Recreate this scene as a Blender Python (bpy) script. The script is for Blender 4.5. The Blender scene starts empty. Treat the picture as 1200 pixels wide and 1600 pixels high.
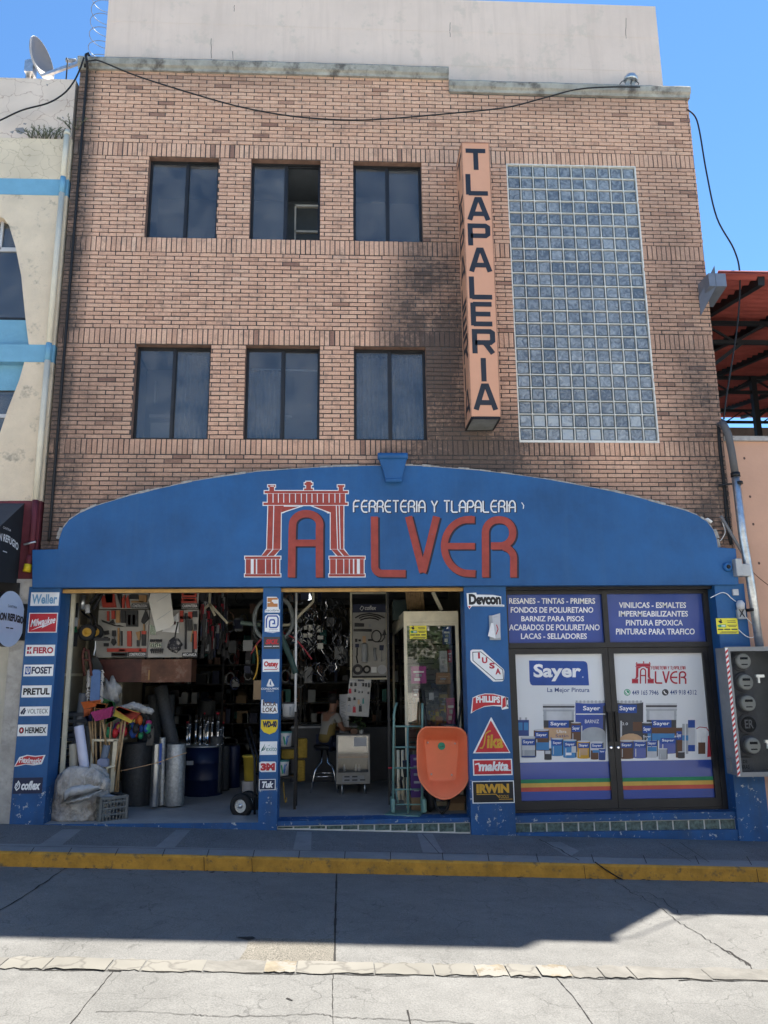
import bpy, math, random
from mathutils import Vector, Matrix
R_ = math.radians
rnd = random.Random(7)
SC = bpy.context.scene
COL = SC.collection

# ---------------------------------------------------------------- camera, sky, sun, exposure
YAW, PITCH, ROLL, FPX = 0.0502165586, 0.206725518, -0.0100162842, 1200.0
DIST, EYE = 10.36, 1.90
def cam_axes():
    cy, sy, cp, sp = math.cos(YAW), math.sin(YAW), math.cos(PITCH), math.sin(PITCH)
    f = Vector((sy*cp, cy*cp, sp)); r = Vector((cy, -sy, 0)); u = r.cross(f)
    cr, sr = math.cos(ROLL), math.sin(ROLL)
    return r*cr+u*sr, u*cr-r*sr, f
AX = cam_axes()
cam = bpy.data.cameras.new('camera'); camo = bpy.data.objects.new('camera', cam); COL.objects.link(camo)
m = Matrix((AX[0], AX[1], -AX[2])).transposed().to_4x4(); m.translation = (0, -DIST, EYE)
camo.matrix_world = m
cam.sensor_fit = 'VERTICAL'; cam.sensor_height = 24; cam.lens = 24*FPX/1600
cam.clip_end = 600; cam.clip_start = 0.05
SC.camera = camo
SUNDIR = Vector((3.24, 3.50, 11.2)).normalized()
wd = bpy.data.worlds.new('World'); SC.world = wd; wd.use_nodes = True
wn = wd.node_tree.nodes; wl = wd.node_tree.links
bg = wn['Background']; sky = wn.new('ShaderNodeTexSky'); sky.sky_type = 'NISHITA'; sky.sun_disc = False
sky.sun_elevation = math.asin(SUNDIR.z); sky.sun_rotation = math.atan2(SUNDIR.x, SUNDIR.y)
sky.air_density = 0.9; sky.dust_density = 0.0; sky.ozone_density = 7.0; sky.altitude = 0
grade = wn.new('ShaderNodeMix'); grade.data_type = 'RGBA'; grade.blend_type = 'MULTIPLY'; grade.inputs[0].default_value = 1; grade.inputs[7].default_value = (.80, 1.0, 1.03, 1)   # colour grade, shifts the sky towards cyan
wl.new(sky.outputs[0], grade.inputs[6]); wl.new(grade.outputs[2], bg.inputs[0]); bg.inputs[1].default_value = 0.085
sl = bpy.data.lights.new('sun', 'SUN'); sl.energy = 5.0; sl.angle = R_(0.53); sl.color = (1, .95, .87)
so = bpy.data.objects.new('sun', sl); COL.objects.link(so); so.rotation_euler = SUNDIR.to_track_quat('Z', 'Y').to_euler()
so.location = SUNDIR*40
SC.view_settings.view_transform = 'Standard'; SC.view_settings.look = 'None'; SC.view_settings.gamma = 1
SC.view_settings.exposure = 1.55
SC.cycles.max_bounces = 8; SC.cycles.transparent_max_bounces = 12; SC.cycles.diffuse_bounces = 5

# ---------------------------------------------------------------- pixel of the photograph -> point on the plane y=Y
def ray(px, py): return AX[2]+AX[0]*((px-600)/FPX)+AX[1]*((800-py)/FPX)
def W(px, py, Y=0.0):
    d = ray(px, py); t = (Y+DIST)/d.y
    return d.x*t, EYE+d.z*t
def P3(px, py, Y=0.0):
    x, z = W(px, py, Y); return Vector((x, Y, z))
def RC(l, t, r, b, Y=0.0):          # a pixel box -> x0,z0,x1,z1 on the plane
    my, mx = (t+b)/2, (l+r)/2
    return W(l, my, Y)[0], W(mx, b, Y)[1], W(r, my, Y)[0], W(mx, t, Y)[1]
def gz(x): return -0.045-0.0405*x     # the street falls to the right
def fz(x): return 0.05+max(0, -(x+1.0))*0.022 if x < -0.99 else 0.085   # shop floor
def FL(px, py):                     # pixel -> point on the shop floor
    z = 0.08
    for _ in range(6):
        d = ray(px, py); t = (z-EYE)/d.z; p = Vector((d.x*t, -DIST+d.y*t, z)); z = fz(p.x)
    return p

# ---------------------------------------------------------------- materials
MATS = {}
def mat(name, col, rough=.7, metal=0., var=.12, scale=3., bump=0., bscale=40., spec=.4, coat=0., emit=0., dirt=None, bdist=.01, streak=None):
    if name in MATS: return MATS[name]
    mt = bpy.data.materials.new(name); mt.use_nodes = True; MATS[name] = mt
    nt = mt.node_tree; N = nt.nodes; L = nt.links; b = N['Principled BSDF']
    b.inputs['Roughness'].default_value = rough; b.inputs['Metallic'].default_value = metal
    b.inputs['Specular IOR Level'].default_value = spec; b.inputs['Coat Weight'].default_value = coat
    b.inputs['Coat Roughness'].default_value = .06
    c4 = (*col, 1)
    geo = N.new('ShaderNodeNewGeometry')
    if var > 0:
        no = N.new('ShaderNodeTexNoise'); no.inputs['Scale'].default_value = scale; no.inputs['Detail'].default_value = 6; no.inputs['Roughness'].default_value = .65
        L.new(geo.outputs['Position'], no.inputs['Vector'])
        mr = N.new('ShaderNodeMapRange'); mr.inputs[1].default_value = .3; mr.inputs[2].default_value = .7
        mr.inputs[3].default_value = 1-var; mr.inputs[4].default_value = 1+var
        L.new(no.outputs['Fac'], mr.inputs[0])
        mx = N.new('ShaderNodeMix'); mx.data_type = 'RGBA'; mx.blend_type = 'MULTIPLY'; mx.inputs[0].default_value = 1
        mx.inputs[6].default_value = c4; L.new(mr.outputs[0], mx.inputs[7]); out = mx.outputs[2]
        if dirt:                     # (colour, noise scale, threshold, softness): patches of wear
            n2 = N.new('ShaderNodeTexNoise'); n2.inputs['Scale'].default_value = dirt[1]; n2.inputs['Detail'].default_value = 8; n2.inputs['Roughness'].default_value = .7
            L.new(geo.outputs['Position'], n2.inputs['Vector'])
            m2 = N.new('ShaderNodeMapRange'); m2.inputs[1].default_value = dirt[2]; m2.inputs[2].default_value = dirt[2]+dirt[3]
            L.new(n2.outputs['Fac'], m2.inputs[0])
            x2 = N.new('ShaderNodeMix'); x2.data_type = 'RGBA'; L.new(m2.outputs[0], x2.inputs[0]); L.new(out, x2.inputs[6]); x2.inputs[7].default_value = (*dirt[0], 1)
            out = x2.outputs[2]
        if streak:                   # (colour, amount): run-down drips and faded vertical bands
            mp = N.new('ShaderNodeMapping'); mp.inputs['Scale'].default_value = (5.5, 5.5, .35); L.new(geo.outputs['Position'], mp.inputs[0])
            n3 = N.new('ShaderNodeTexNoise'); n3.inputs['Scale'].default_value = 1.3; n3.inputs['Detail'].default_value = 7; n3.inputs['Roughness'].default_value = .7; L.new(mp.outputs[0], n3.inputs['Vector'])
            m3 = N.new('ShaderNodeMapRange'); m3.inputs[1].default_value = .48; m3.inputs[2].default_value = .78; m3.inputs[4].default_value = streak[1]; L.new(n3.outputs['Fac'], m3.inputs[0])
            x3 = N.new('ShaderNodeMix'); x3.data_type = 'RGBA'; L.new(m3.outputs[0], x3.inputs[0]); L.new(out, x3.inputs[6]); x3.inputs[7].default_value = (*streak[0], 1); out = x3.outputs[2]
        L.new(out, b.inputs['Base Color'])
    else: b.inputs['Base Color'].default_value = c4
    if bump > 0:
        nb = N.new('ShaderNodeTexNoise'); nb.inputs['Scale'].default_value = bscale; nb.inputs['Detail'].default_value = 5
        L.new(geo.outputs['Position'], nb.inputs['Vector'])
        bp = N.new('ShaderNodeBump'); bp.inputs['Strength'].default_value = bump; bp.inputs['Distance'].default_value = bdist
        L.new(nb.outputs['Fac'], bp.inputs['Height']); L.new(bp.outputs[0], b.inputs['Normal'])
    if emit > 0:
        b.inputs['Emission Color'].default_value = c4; b.inputs['Emission Strength'].default_value = emit
    return mt
def flat(name, col, rough=.55, coat=0.): return mat(name, col, rough, var=.13, scale=4, coat=coat)
def glass(name, tint=(1, 1, 1), rough=.015, base=.04, dust=0.):
    if name in MATS: return MATS[name]
    mt = bpy.data.materials.new(name); mt.use_nodes = True; MATS[name] = mt
    nt = mt.node_tree; N = nt.nodes; L = nt.links; N.clear()
    o = N.new('ShaderNodeOutputMaterial'); mx = N.new('ShaderNodeMixShader'); t = N.new('ShaderNodeBsdfTransparent'); g = N.new('ShaderNodeBsdfGlossy')
    f = N.new('ShaderNodeFresnel'); f.inputs[0].default_value = 1.5
    t.inputs[0].default_value = (*tint, 1); g.inputs['Roughness'].default_value = rough
    ad = N.new('ShaderNodeMath'); ad.operation = 'ADD'; ad.inputs[1].default_value = base; ad.use_clamp = True
    L.new(f.outputs[0], ad.inputs[0]); L.new(ad.outputs[0], mx.inputs[0]); L.new(t.outputs[0], mx.inputs[1]); L.new(g.outputs[0], mx.inputs[2])
    no = N.new('ShaderNodeTexNoise'); no.inputs['Scale'].default_value = 1.3; geo = N.new('ShaderNodeNewGeometry'); L.new(geo.outputs['Position'], no.inputs['Vector'])
    bp = N.new('ShaderNodeBump'); bp.inputs['Strength'].default_value = .06; bp.inputs['Distance'].default_value = .02
    L.new(no.outputs['Fac'], bp.inputs['Height']); L.new(bp.outputs[0], g.inputs['Normal'])
    if dust:  # grey diffuse veil mixed into the glass to imitate haze
        df = N.new('ShaderNodeBsdfDiffuse'); df.inputs[0].default_value = (.52, .51, .49, 1); m2 = N.new('ShaderNodeMixShader'); n2 = N.new('ShaderNodeTexNoise'); n2.inputs['Scale'].default_value = 3.5; n2.inputs['Detail'].default_value = 6; L.new(geo.outputs['Position'], n2.inputs['Vector'])
        r2 = N.new('ShaderNodeMapRange'); r2.inputs[1].default_value = .3; r2.inputs[2].default_value = .75; r2.inputs[3].default_value = dust*.4; r2.inputs[4].default_value = dust*1.6; L.new(n2.outputs['Fac'], r2.inputs[0]); L.new(r2.outputs[0], m2.inputs[0]); L.new(mx.outputs[0], m2.inputs[1]); L.new(df.outputs[0], m2.inputs[2]); mx = m2
    L.new(mx.outputs[0], o.inputs[0])
    return mt

def crack_mat(name, col, ccol, sc, w):
    mt = bpy.data.materials.new(name); mt.use_nodes = True; nt = mt.node_tree; N = nt.nodes; L = nt.links; b = N['Principled BSDF']; b.inputs['Roughness'].default_value = .95
    geo = N.new('ShaderNodeNewGeometry'); nn = N.new('ShaderNodeTexNoise'); nn.inputs['Scale'].default_value = 4; nn.inputs['Detail'].default_value = 5; L.new(geo.outputs['Position'], nn.inputs['Vector'])
    ad = N.new('ShaderNodeMixRGB'); ad.blend_type = 'ADD'; ad.inputs[0].default_value = .3; L.new(geo.outputs['Position'], ad.inputs[1]); L.new(nn.outputs['Color'], ad.inputs[2])
    vo = N.new('ShaderNodeTexVoronoi'); vo.feature = 'DISTANCE_TO_EDGE'; vo.inputs['Scale'].default_value = sc; L.new(ad.outputs[0], vo.inputs['Vector'])
    mr = N.new('ShaderNodeMapRange'); mr.inputs[2].default_value = w; mr.inputs[3].default_value = .6; mr.inputs[4].default_value = 0; L.new(vo.outputs['Distance'], mr.inputs[0])
    n2 = N.new('ShaderNodeTexNoise'); n2.inputs['Scale'].default_value = 1.6; n2.inputs['Detail'].default_value = 7; L.new(geo.outputs['Position'], n2.inputs['Vector'])
    r2 = N.new('ShaderNodeMapRange'); r2.inputs[1].default_value = .3; r2.inputs[2].default_value = .7; r2.inputs[3].default_value = .85; r2.inputs[4].default_value = 1.12; L.new(n2.outputs['Fac'], r2.inputs[0])
    x = N.new('ShaderNodeMix'); x.data_type = 'RGBA'; L.new(mr.outputs[0], x.inputs[0]); x.inputs[6].default_value = (*col, 1); x.inputs[7].default_value = (*ccol, 1)
    y = N.new('ShaderNodeMix'); y.data_type = 'RGBA'; y.blend_type = 'MULTIPLY'; y.inputs[0].default_value = 1; L.new(x.outputs[2], y.inputs[6]); L.new(r2.outputs[0], y.inputs[7]); L.new(y.outputs[2], b.inputs['Base Color'])
    return mt
# ---------------------------------------------------------------- mesh builder
class MB:
    def __init__(s): s.v = []; s.f = []; s.mi = []; s.mats = []; s.cur = 0; s.sm = []; s.smooth = False; s.tint = []; s.t = .5
    def m(s, mt):
        if mt not in s.mats: s.mats.append(mt)
        s.cur = s.mats.index(mt); return s
    def face(s, idx): s.f.append(tuple(idx)); s.mi.append(s.cur); s.sm.append(s.smooth); s.tint.append(s.t)
    def poly(s, pts):
        b = len(s.v); s.v += [Vector(p) for p in pts]; s.face(range(b, b+len(pts))); return s
    def box(s, x0, y0, z0, x1, y1, z1, rot=None, piv=None):
        x0, x1 = min(x0, x1), max(x0, x1); y0, y1 = min(y0, y1), max(y0, y1); z0, z1 = min(z0, z1), max(z0, z1)
        b = len(s.v)
        vs = [Vector(p) for p in ((x0,y0,z0),(x1,y0,z0),(x1,y1,z0),(x0,y1,z0),(x0,y0,z1),(x1,y0,z1),(x1,y1,z1),(x0,y1,z1))]
        if rot is not None:
            c = Vector(piv) if piv else Vector(((x0+x1)/2, (y0+y1)/2, (z0+z1)/2)); vs = [c+rot@(v-c) for v in vs]
        s.v += vs
        for q in ((0,1,5,4),(1,2,6,5),(2,3,7,6),(3,0,4,7),(4,5,6,7),(3,2,1,0)): s.face([b+i for i in q])
        return s
    def bar(s, a, c, w, h=None, up=(0, 0, 1)):      # a square bar from a to c
        a, c = Vector(a), Vector(c); h = h or w; d = (c-a).normalized(); u = Vector(up)
        if abs(d.dot(u)) > .95: u = Vector((0, 1, 0))
        r = d.cross(u).normalized(); u = r.cross(d)
        b = len(s.v)
        for p in (a, c):
            for i, j in ((-1,-1),(1,-1),(1,1),(-1,1)): s.v.append(p+r*(i*w/2)+u*(j*h/2))
        for q in ((0,1,5,4),(1,2,6,5),(2,3,7,6),(3,0,4,7),(4,5,6,7),(3,2,1,0)): s.face([b+i for i in q])
        return s
    def tube(s, pts, r, n=8, closed=False, cap=True):
        pts = [Vector(p) for p in pts]; k = len(pts); b = len(s.v); up = Vector((0, 0, 1)); pr = None
        rr = r if isinstance(r, (list, tuple)) else [r]*k
        for i, p in enumerate(pts):
            if closed: d = pts[(i+1) % k]-pts[i-1]
            else: d = pts[min(i+1, k-1)]-pts[max(i-1, 0)]
            if d.length < 1e-9: d = Vector((0, 0, 1))
            d.normalize()
            if pr is None:
                a = up if abs(d.z) < .9 else Vector((1, 0, 0)); x = d.cross(a).normalized()
            else: x = (pr-d*pr.dot(d)).normalized()
            pr = x; y = d.cross(x)
            for j in range(n):
                t = 2*math.pi*j/n; s.v.append(p+(x*math.cos(t)+y*math.sin(t))*rr[i])
        sm = s.smooth; s.smooth = True
        for i in range(k if closed else k-1):
            for j in range(n):
                a0 = b+i*n; a1 = b+((i+1) % k)*n; s.face((a0+j, a0+(j+1) % n, a1+(j+1) % n, a1+j))
        s.smooth = sm
        if cap and not closed: s.face([b+j for j in range(n)][::-1]); s.face([b+(k-1)*n+j for j in range(n)])
        return s
    def lathe(s, prof, c=(0, 0, 0), axis=(0, 0, 1), n=20, cap=True):   # prof: (radius, height) along axis
        c = Vector(c); d = Vector(axis).normalized(); a = Vector((0, 0, 1)) if abs(d.z) < .9 else Vector((1, 0, 0))
        x = d.cross(a).normalized(); y = d.cross(x); b = len(s.v)
        for r, h in prof:
            for j in range(n):
                t = 2*math.pi*j/n; s.v.append(c+d*h+(x*math.cos(t)+y*math.sin(t))*r)
        sm = s.smooth; s.smooth = True
        for i in range(len(prof)-1):
            for j in range(n): s.face((b+i*n+j, b+i*n+(j+1) % n, b+(i+1)*n+(j+1) % n, b+(i+1)*n+j))
        s.smooth = sm
        if cap: s.face([b+j for j in range(n)][::-1]); s.face([b+(len(prof)-1)*n+j for j in range(n)])
        return s
    def prism(s, pts, y0, y1):                      # outline in (x,z), from front y0 to back y1
        n = len(pts); b = len(s.v)
        s.v += [Vector((x, y0, z)) for x, z in pts]+[Vector((x, y1, z)) for x, z in pts]
        ar = sum(pts[i][0]*pts[(i+1) % n][1]-pts[(i+1) % n][0]*pts[i][1] for i in range(n))
        fr = list(range(b, b+n)); bk = list(range(b+n, b+2*n))
        s.face(fr if ar > 0 else fr[::-1]); s.face(bk[::-1] if ar > 0 else bk)
        for i in range(n):
            j = (i+1) % n; q = (b+i, b+n+i, b+n+j, b+j); s.face(q if ar > 0 else q[::-1])
        return s
    def sheet(s, pts, y):                           # a flat outline painted on a wall facing the street
        n = len(pts); ar = sum(pts[i][0]*pts[(i+1) % n][1]-pts[(i+1) % n][0]*pts[i][1] for i in range(n))
        p = [(x, y, z) for x, z in pts]; return s.poly(p if ar > 0 else p[::-1])
    def rect(s, x0, z0, x1, z1, y): return s.sheet([(x0,z0),(x1,z0),(x1,z1),(x0,z1)], y)
    def ribbon(s, pts, w, fn, closed=False):        # a painted stroke; fn maps 2D -> 3D
        pts = [Vector((p[0], p[1])) for p in pts]; k = len(pts); L = []; Rr = []
        for i in range(k):
            a = pts[i-1] if (i > 0 or closed) else None; c = pts[(i+1) % k] if (i < k-1 or closed) else None
            d1 = (pts[i]-a).normalized() if a is not None else None; d2 = (c-pts[i]).normalized() if c is not None else None
            if d1 is None: d1 = d2
            if d2 is None: d2 = d1
            n1 = Vector((-d1.y, d1.x)); n2 = Vector((-d2.y, d2.x)); n = n1+n2
            if n.length < 1e-6: n = n1
            n.normalize(); k_ = w/2/max(.45, n.dot(n1)); L.append(pts[i]+n*k_); Rr.append(pts[i]-n*k_)
        for i in range(k if closed else k-1):
            j = (i+1) % k; q = [fn(*L[i]), fn(*Rr[i]), fn(*Rr[j]), fn(*L[j])]
            q = [Vector(p) for p in q]; nn = (q[1]-q[0]).cross(q[2]-q[0])
            s.poly(q if nn.y < 0 else q[::-1])
        return s
    def add(s, me, M, mt=None):                     # copy a mesh in
        b = len(s.v); s.v += [M@v.co for v in me.vertices]
        if mt: s.m(mt)
        for p in me.polygons: s.face([b+i for i in p.vertices])
        return s
    def text(s, txt, box, fn, mt, bold=0., shear=0., sp=1.):  # box in fn's own 2D coordinates
        s.m(mt); me = text_mesh(txt, bold, shear, sp); x0, y0, x1, y1 = box
        xs = [v.co.x for v in me.vertices]; ys = [v.co.y for v in me.vertices]
        ax, bx, ay, by = min(xs), max(xs), min(ys), max(ys); b = len(s.v)
        for v in me.vertices:
            s.v.append(Vector(fn(x0+(v.co.x-ax)/(bx-ax)*(x1-x0), y0+(v.co.y-ay)/(by-ay)*(y1-y0))))
        for p in me.polygons: s.face([b+i for i in p.vertices])
        return s
    def build(s, name, parent=None, bevel=0., mat_=None):
        org = parent.get('_o') if parent else None
        me = bpy.data.meshes.new(name); of = Vector(ORG.get(parent.name, (0, 0, 0))) if parent else Vector((0, 0, 0))
        me.from_pydata([v-of for v in s.v], [], s.f)
        for mt in s.mats: me.materials.append(mt)
        me.polygons.foreach_set('material_index', s.mi); me.polygons.foreach_set('use_smooth', s.sm)
        at = me.attributes.new('tint', 'FLOAT', 'FACE'); at.data.foreach_set('value', s.tint)
        me.update()
        o = bpy.data.objects.new(name, me); COL.objects.link(o)
        ORG[o.name] = tuple(of)
        if parent: o.parent = parent
        if bevel:
            bv = o.modifiers.new('bevel', 'BEVEL'); bv.width = bevel; bv.segments = 2; bv.limit_method = 'ANGLE'
        return o
ORG = {}
TXT = {}
def text_mesh(txt, bold, shear, sp):
    k = (txt, bold, shear, sp)
    if k in TXT: return TXT[k]
    cu = bpy.data.curves.new('lettering', 'FONT'); cu.body = txt; cu.offset = bold; cu.shear = shear; cu.resolution_u = 3; cu.space_character = sp; cu.fill_mode = 'FRONT'
    o = bpy.data.objects.new('lettering', cu); me = bpy.data.meshes.new_from_object(o)
    TXT[k] = me; bpy.data.objects.remove(o); return me
def wall(Y): return lambda x, z: (x, Y, z)
def pixw(Y):
    def f(px, py):
        x, z = W(px, py, Y); return (x, Y, z)
    return f
def arc(cx, cy, rx, ry, a0, a1, n=10):
    return [(cx+rx*math.cos(R_(a0+(a1-a0)*i/n)), cy+ry*math.sin(R_(a0+(a1-a0)*i/n))) for i in range(n+1)]
def thing(name, label, cat, loc=(0, 0, 0), group=None):
    o = bpy.data.objects.new(name, None); COL.objects.link(o); o.location = loc; o.empty_display_size = .2
    o['label'] = label; o['category'] = cat; ORG[o.name] = tuple(loc)
    if group: o['group'] = group
    return o
def tag(o, label, cat, group=None):
    o['label'] = label; o['category'] = cat
    if group: o['group'] = group
    return o
def kind(o, k): o['kind'] = k; return o
def copy_tree(o, loc, label=None):
    r = o.copy(); COL.objects.link(r); r.location = loc
    if label: r['label'] = label
    for ch in o.children:
        c = ch.copy(); COL.objects.link(c); c.parent = r
        for g in ch.children:
            d = g.copy(); COL.objects.link(d); d.parent = c
    return r
def rotX(a): return Matrix.Rotation(a, 3, 'X')
def rotY(a): return Matrix.Rotation(a, 3, 'Y')
def rotZ(a): return Matrix.Rotation(a, 3, 'Z')

# ---------------------------------------------------------------- the palette
white = flat('white_print', (.78, .78, .77)); black = flat('black_print', (.012, .013, .016)); red = flat('red_print', (.50, .025, .035))
navy = flat('navy_print', (.015, .022, .06)); yellow = flat('yellow_print', (.72, .52, .02)); skyb = flat('pale_blue_print', (.16, .33, .50))
royal = flat('royal_blue_print', (.020, .07, .30)); teal = flat('teal_print', (.05, .22, .20)); gold = flat('gold_print', (.55, .30, .03)); grey = flat('grey_print', (.30, .31, .32))
orangep = flat('orange_print', (.50, .20, .06)); greenp = flat('green_print', (.03, .28, .14)); notice = flat('yellow_paper', (.80, .72, .06)); dkgrey = flat('dark_grey_print', (.05, .05, .055))
blue = mat('blue_wall_paint', (.013, .092, .255), .55, var=.24, scale=1.1, streak=((.04, .12, .26), .4), bump=.3, bscale=7, bdist=.02, dirt=((.34, .36, .38), 5.2, .745, .012))
blue_low = mat('chipped_blue_wall_paint', (.014, .080, .225), .6, var=.25, scale=2.2, streak=((.05, .07, .11), .6), bump=.3, bscale=12, bdist=.015, dirt=((.42, .44, .45), 15., .605, .012))
plaster = mat('broken_plaster_edge', (.34, .33, .31), .9, var=.35, scale=20, bump=.5, bscale=60)
alu = mat('dark_bronze_aluminium', (.028, .028, .03), .38, .3, var=.15, scale=6)
pane = glass('window_glass', (.62, .66, .70), rough=.03, base=.04, dust=.11)  # dust amount sets a painted grey haze that dulls the blue reflection
clear = glass('clear_glass', (.9, .93, .92), base=.03)
cream = mat('cream_painted_steel', (.66, .60, .44), .5, var=.15, scale=5, dirt=((.16, .13, .09), 7, .68, .1))
steel = mat('galvanised_steel', (.55, .57, .58), .35, .85, var=.25, scale=14)
chrome = mat('chrome', (.75, .76, .78), .12, 1., var=.05)
blackm = mat('black_painted_metal', (.012, .012, .014), .42, .2, var=.2)
rubber = mat('black_rubber', (.014, .014, .015), .75, var=.3, scale=12)
wood = mat('pale_wood', (.40, .27, .14), .6, var=.25, scale=18)
cable = mat('black_cable', (.012, .012, .013), .6, var=.1)

# ================================================================ THE STREET
def concrete_mat(name, col, crack=True, speck=.25, joints=0):
    mt = bpy.data.materials.new(name); mt.use_nodes = True; MATS[name] = mt
    nt = mt.node_tree; N = nt.nodes; L = nt.links; b = N['Principled BSDF']; b.inputs['Roughness'].default_value = .9; b.inputs['Specular IOR Level'].default_value = .2
    geo = N.new('ShaderNodeNewGeometry')
    def noise(sc, de=6, ro=.6):
        n = N.new('ShaderNodeTexNoise'); n.inputs['Scale'].default_value = sc; n.inputs['Detail'].default_value = de; n.inputs['Roughness'].default_value = ro
        L.new(geo.outputs['Position'], n.inputs['Vector']); return n.outputs['Fac']
    def rng(s, a, b_, c, d):
        r = N.new('ShaderNodeMapRange'); r.inputs[1].default_value = a; r.inputs[2].default_value = b_; r.inputs[3].default_value = c; r.inputs[4].default_value = d; L.new(s, r.inputs[0]); return r.outputs[0]
    def mul(a, c):
        x = N.new('ShaderNodeMath'); x.operation = 'MULTIPLY'; L.new(a, x.inputs[0]); L.new(c, x.inputs[1]); return x.outputs[0]
    f = mul(rng(noise(.9), .3, .7, .84, 1.12), rng(noise(90, 3), .3, .7, 1-speck, 1+speck))
    f = mul(f, rng(noise(6, 8, .7), .35, .75, .90, 1.08)); f = mul(f, rng(noise(.55, 5, .75), .54, .72, 1, .80)); f = mul(f, rng(noise(3.1, 7, .8), .60, .74, 1, .72))
    if crack:
        vo = N.new('ShaderNodeTexVoronoi'); vo.feature = 'DISTANCE_TO_EDGE'; vo.inputs['Scale'].default_value = 2.6
        ad = N.new('ShaderNodeMixRGB'); ad.blend_type = 'ADD'; ad.inputs[0].default_value = .35; L.new(geo.outputs['Position'], ad.inputs[1])
        nn = N.new('ShaderNodeTexNoise'); nn.inputs['Scale'].default_value = 3.5; nn.inputs['Detail'].default_value = 6; L.new(geo.outputs['Position'], nn.inputs['Vector']); L.new(nn.outputs['Color'], ad.inputs[2])
        L.new(ad.outputs[0], vo.inputs['Vector'])
        ck = rng(vo.outputs['Distance'], .0, .014, 0, 1)
        mk = rng(noise(1.4, 4), .46, .6, 1, .0)      # only in some places
        mx = N.new('ShaderNodeMath'); mx.operation = 'MAXIMUM'; L.new(ck, mx.inputs[0]); L.new(mk, mx.inputs[1])
        f = mul(f, rng(mx.outputs[0], 0, 1, .62, 1))
    mc = N.new('ShaderNodeMix'); mc.data_type = 'RGBA'; mc.blend_type = 'MULTIPLY'; mc.inputs[0].default_value = 1; mc.inputs[6].default_value = (*col, 1); L.new(f, mc.inputs[7])
    L.new(mc.outputs[2], b.inputs['Base Color'])
    bp = N.new('ShaderNodeBump'); bp.inputs['Strength'].default_value = .35; bp.inputs['Distance'].default_value = .006; L.new(noise(70, 4), bp.inputs['Height']); L.new(bp.outputs[0], b.inputs['Normal'])
    return mt
road_m = concrete_mat('road_concrete', (.160, .157, .147))
agg_m = concrete_mat('exposed_aggregate', (.15, .138, .115), False, .6)
pave_m = concrete_mat('pavement_pebble_concrete', (.155, .152, .150), False, .55)
slab_m = concrete_mat('pavement_smooth_slab', (.23, .228, .226), False, .12)
dark_m = mat('crack_dark', (.02, .018, .016), .95)
KY0, KY1, KH = -1.50, -1.56, .14
RZ = -KH
def gsheet(mb, x0, x1, y0, y1, h):
    mb.poly([(x0, y0, gz(x0)+h), (x1, y0, gz(x1)+h), (x1, y1, gz(x1)+h), (x0, y1, gz(x0)+h)])
mb = MB().m(road_m); gsheet(mb, -120, 120, -140, KY1, RZ); gsheet(mb, -120, 120, KY1+.002, 150, RZ-.06)
kind(mb.build('road'), 'structure')
mb = MB().m(concrete_mat('pale_bounce_paving', (.55, .53, .48), False, .1)); gsheet(mb, -120, 120, -60, -7.2, RZ+.01); kind(mb.build('bounce_pavement'), 'structure')  # unseen paving, added extra pale to bounce light onto the facade
# pavement with bands of smooth slabs
mb = MB().m(pave_m)
gsheet(mb, -40, 40, -1.16, 14, 0)
mb.m(slab_m); gsheet(mb, -40, 40, KY0, -1.163, .001)
def gpt(px, py, h=0):
    d = ray(px, py); t = (-.045+h-EYE)/(d.z+.0405*d.x); return Vector((d.x*t, -DIST+d.y*t, EYE+d.z*t))
for q in (((62,1320),(98,1296),(128,1296),(58+37,1322)), ((243,1324),(275,1297),(298,1297),(272,1325)), ((458,1328),(464,1300),(487,1300),(486,1329)), ((661,1333),(652,1303),(676,1303),(693,1334)), ((889,1340),(848,1316),(876,1316),(905,1330))):
    pp = [gpt(*a) for a in q]; mb.poly([(p.x, p.y, gz(p.x)+.003) for p in (pp[0], pp[3], pp[2], pp[1])])
mb.m(dark_m)
def gline(mb, pts, w, h, jit=0., sub=1):
    q = []
    for i in range(len(pts)-1):
        for k in range(sub):
            t = k/sub; q.append(((pts[i][0]*(1-t)+pts[i+1][0]*t)+rnd.uniform(-jit, jit), (pts[i][1]*(1-t)+pts[i+1][1]*t)+rnd.uniform(-jit, jit)))
    q.append(pts[-1])
    q = [gpt(px, py, h) for px, py in q]
    for i in range(len(q)-1):
        a, c = q[i], q[i+1]; d = (c-a); n = Vector((-d.y, d.x, 0)).normalized()
        wa = w*(rnd.uniform(.6, 1.4) if jit else 1); pa = [a+n*wa/2, a-n*wa/2, c-n*wa/2, c+n*wa/2]
        nn = (pa[1]-pa[0]).cross(pa[2]-pa[0]); mb.poly(pa if nn.z > 0 else pa[::-1])
for x in (60, 118, 190, 262, 330, 400, 470, 540, 610, 690, 760, 835, 920, 1000, 1080, 1160):
    gline(mb, [(x-(600-x)*.012, 1323+x*.013), (x-(600-x)*.026, 1334+x*.015)], .008, .006)
gline(mb, [(0, 1321.5), (600, 1331), (1200, 1345)], .010, .006)
gline(mb, [(842, 1311), (870, 1325), (905, 1344)], .012, .006, 1.0, 6)
for a in ((1030, 1316, 1080, 1346), (1062, 1316, 1108, 1347), (10, 1306, -20, 1318), (660, 1303, 686, 1333)):
    gline(mb, [a[:2], a[2:]], .007, .006)
kind(mb.build('pavement'), 'structure')
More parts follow.
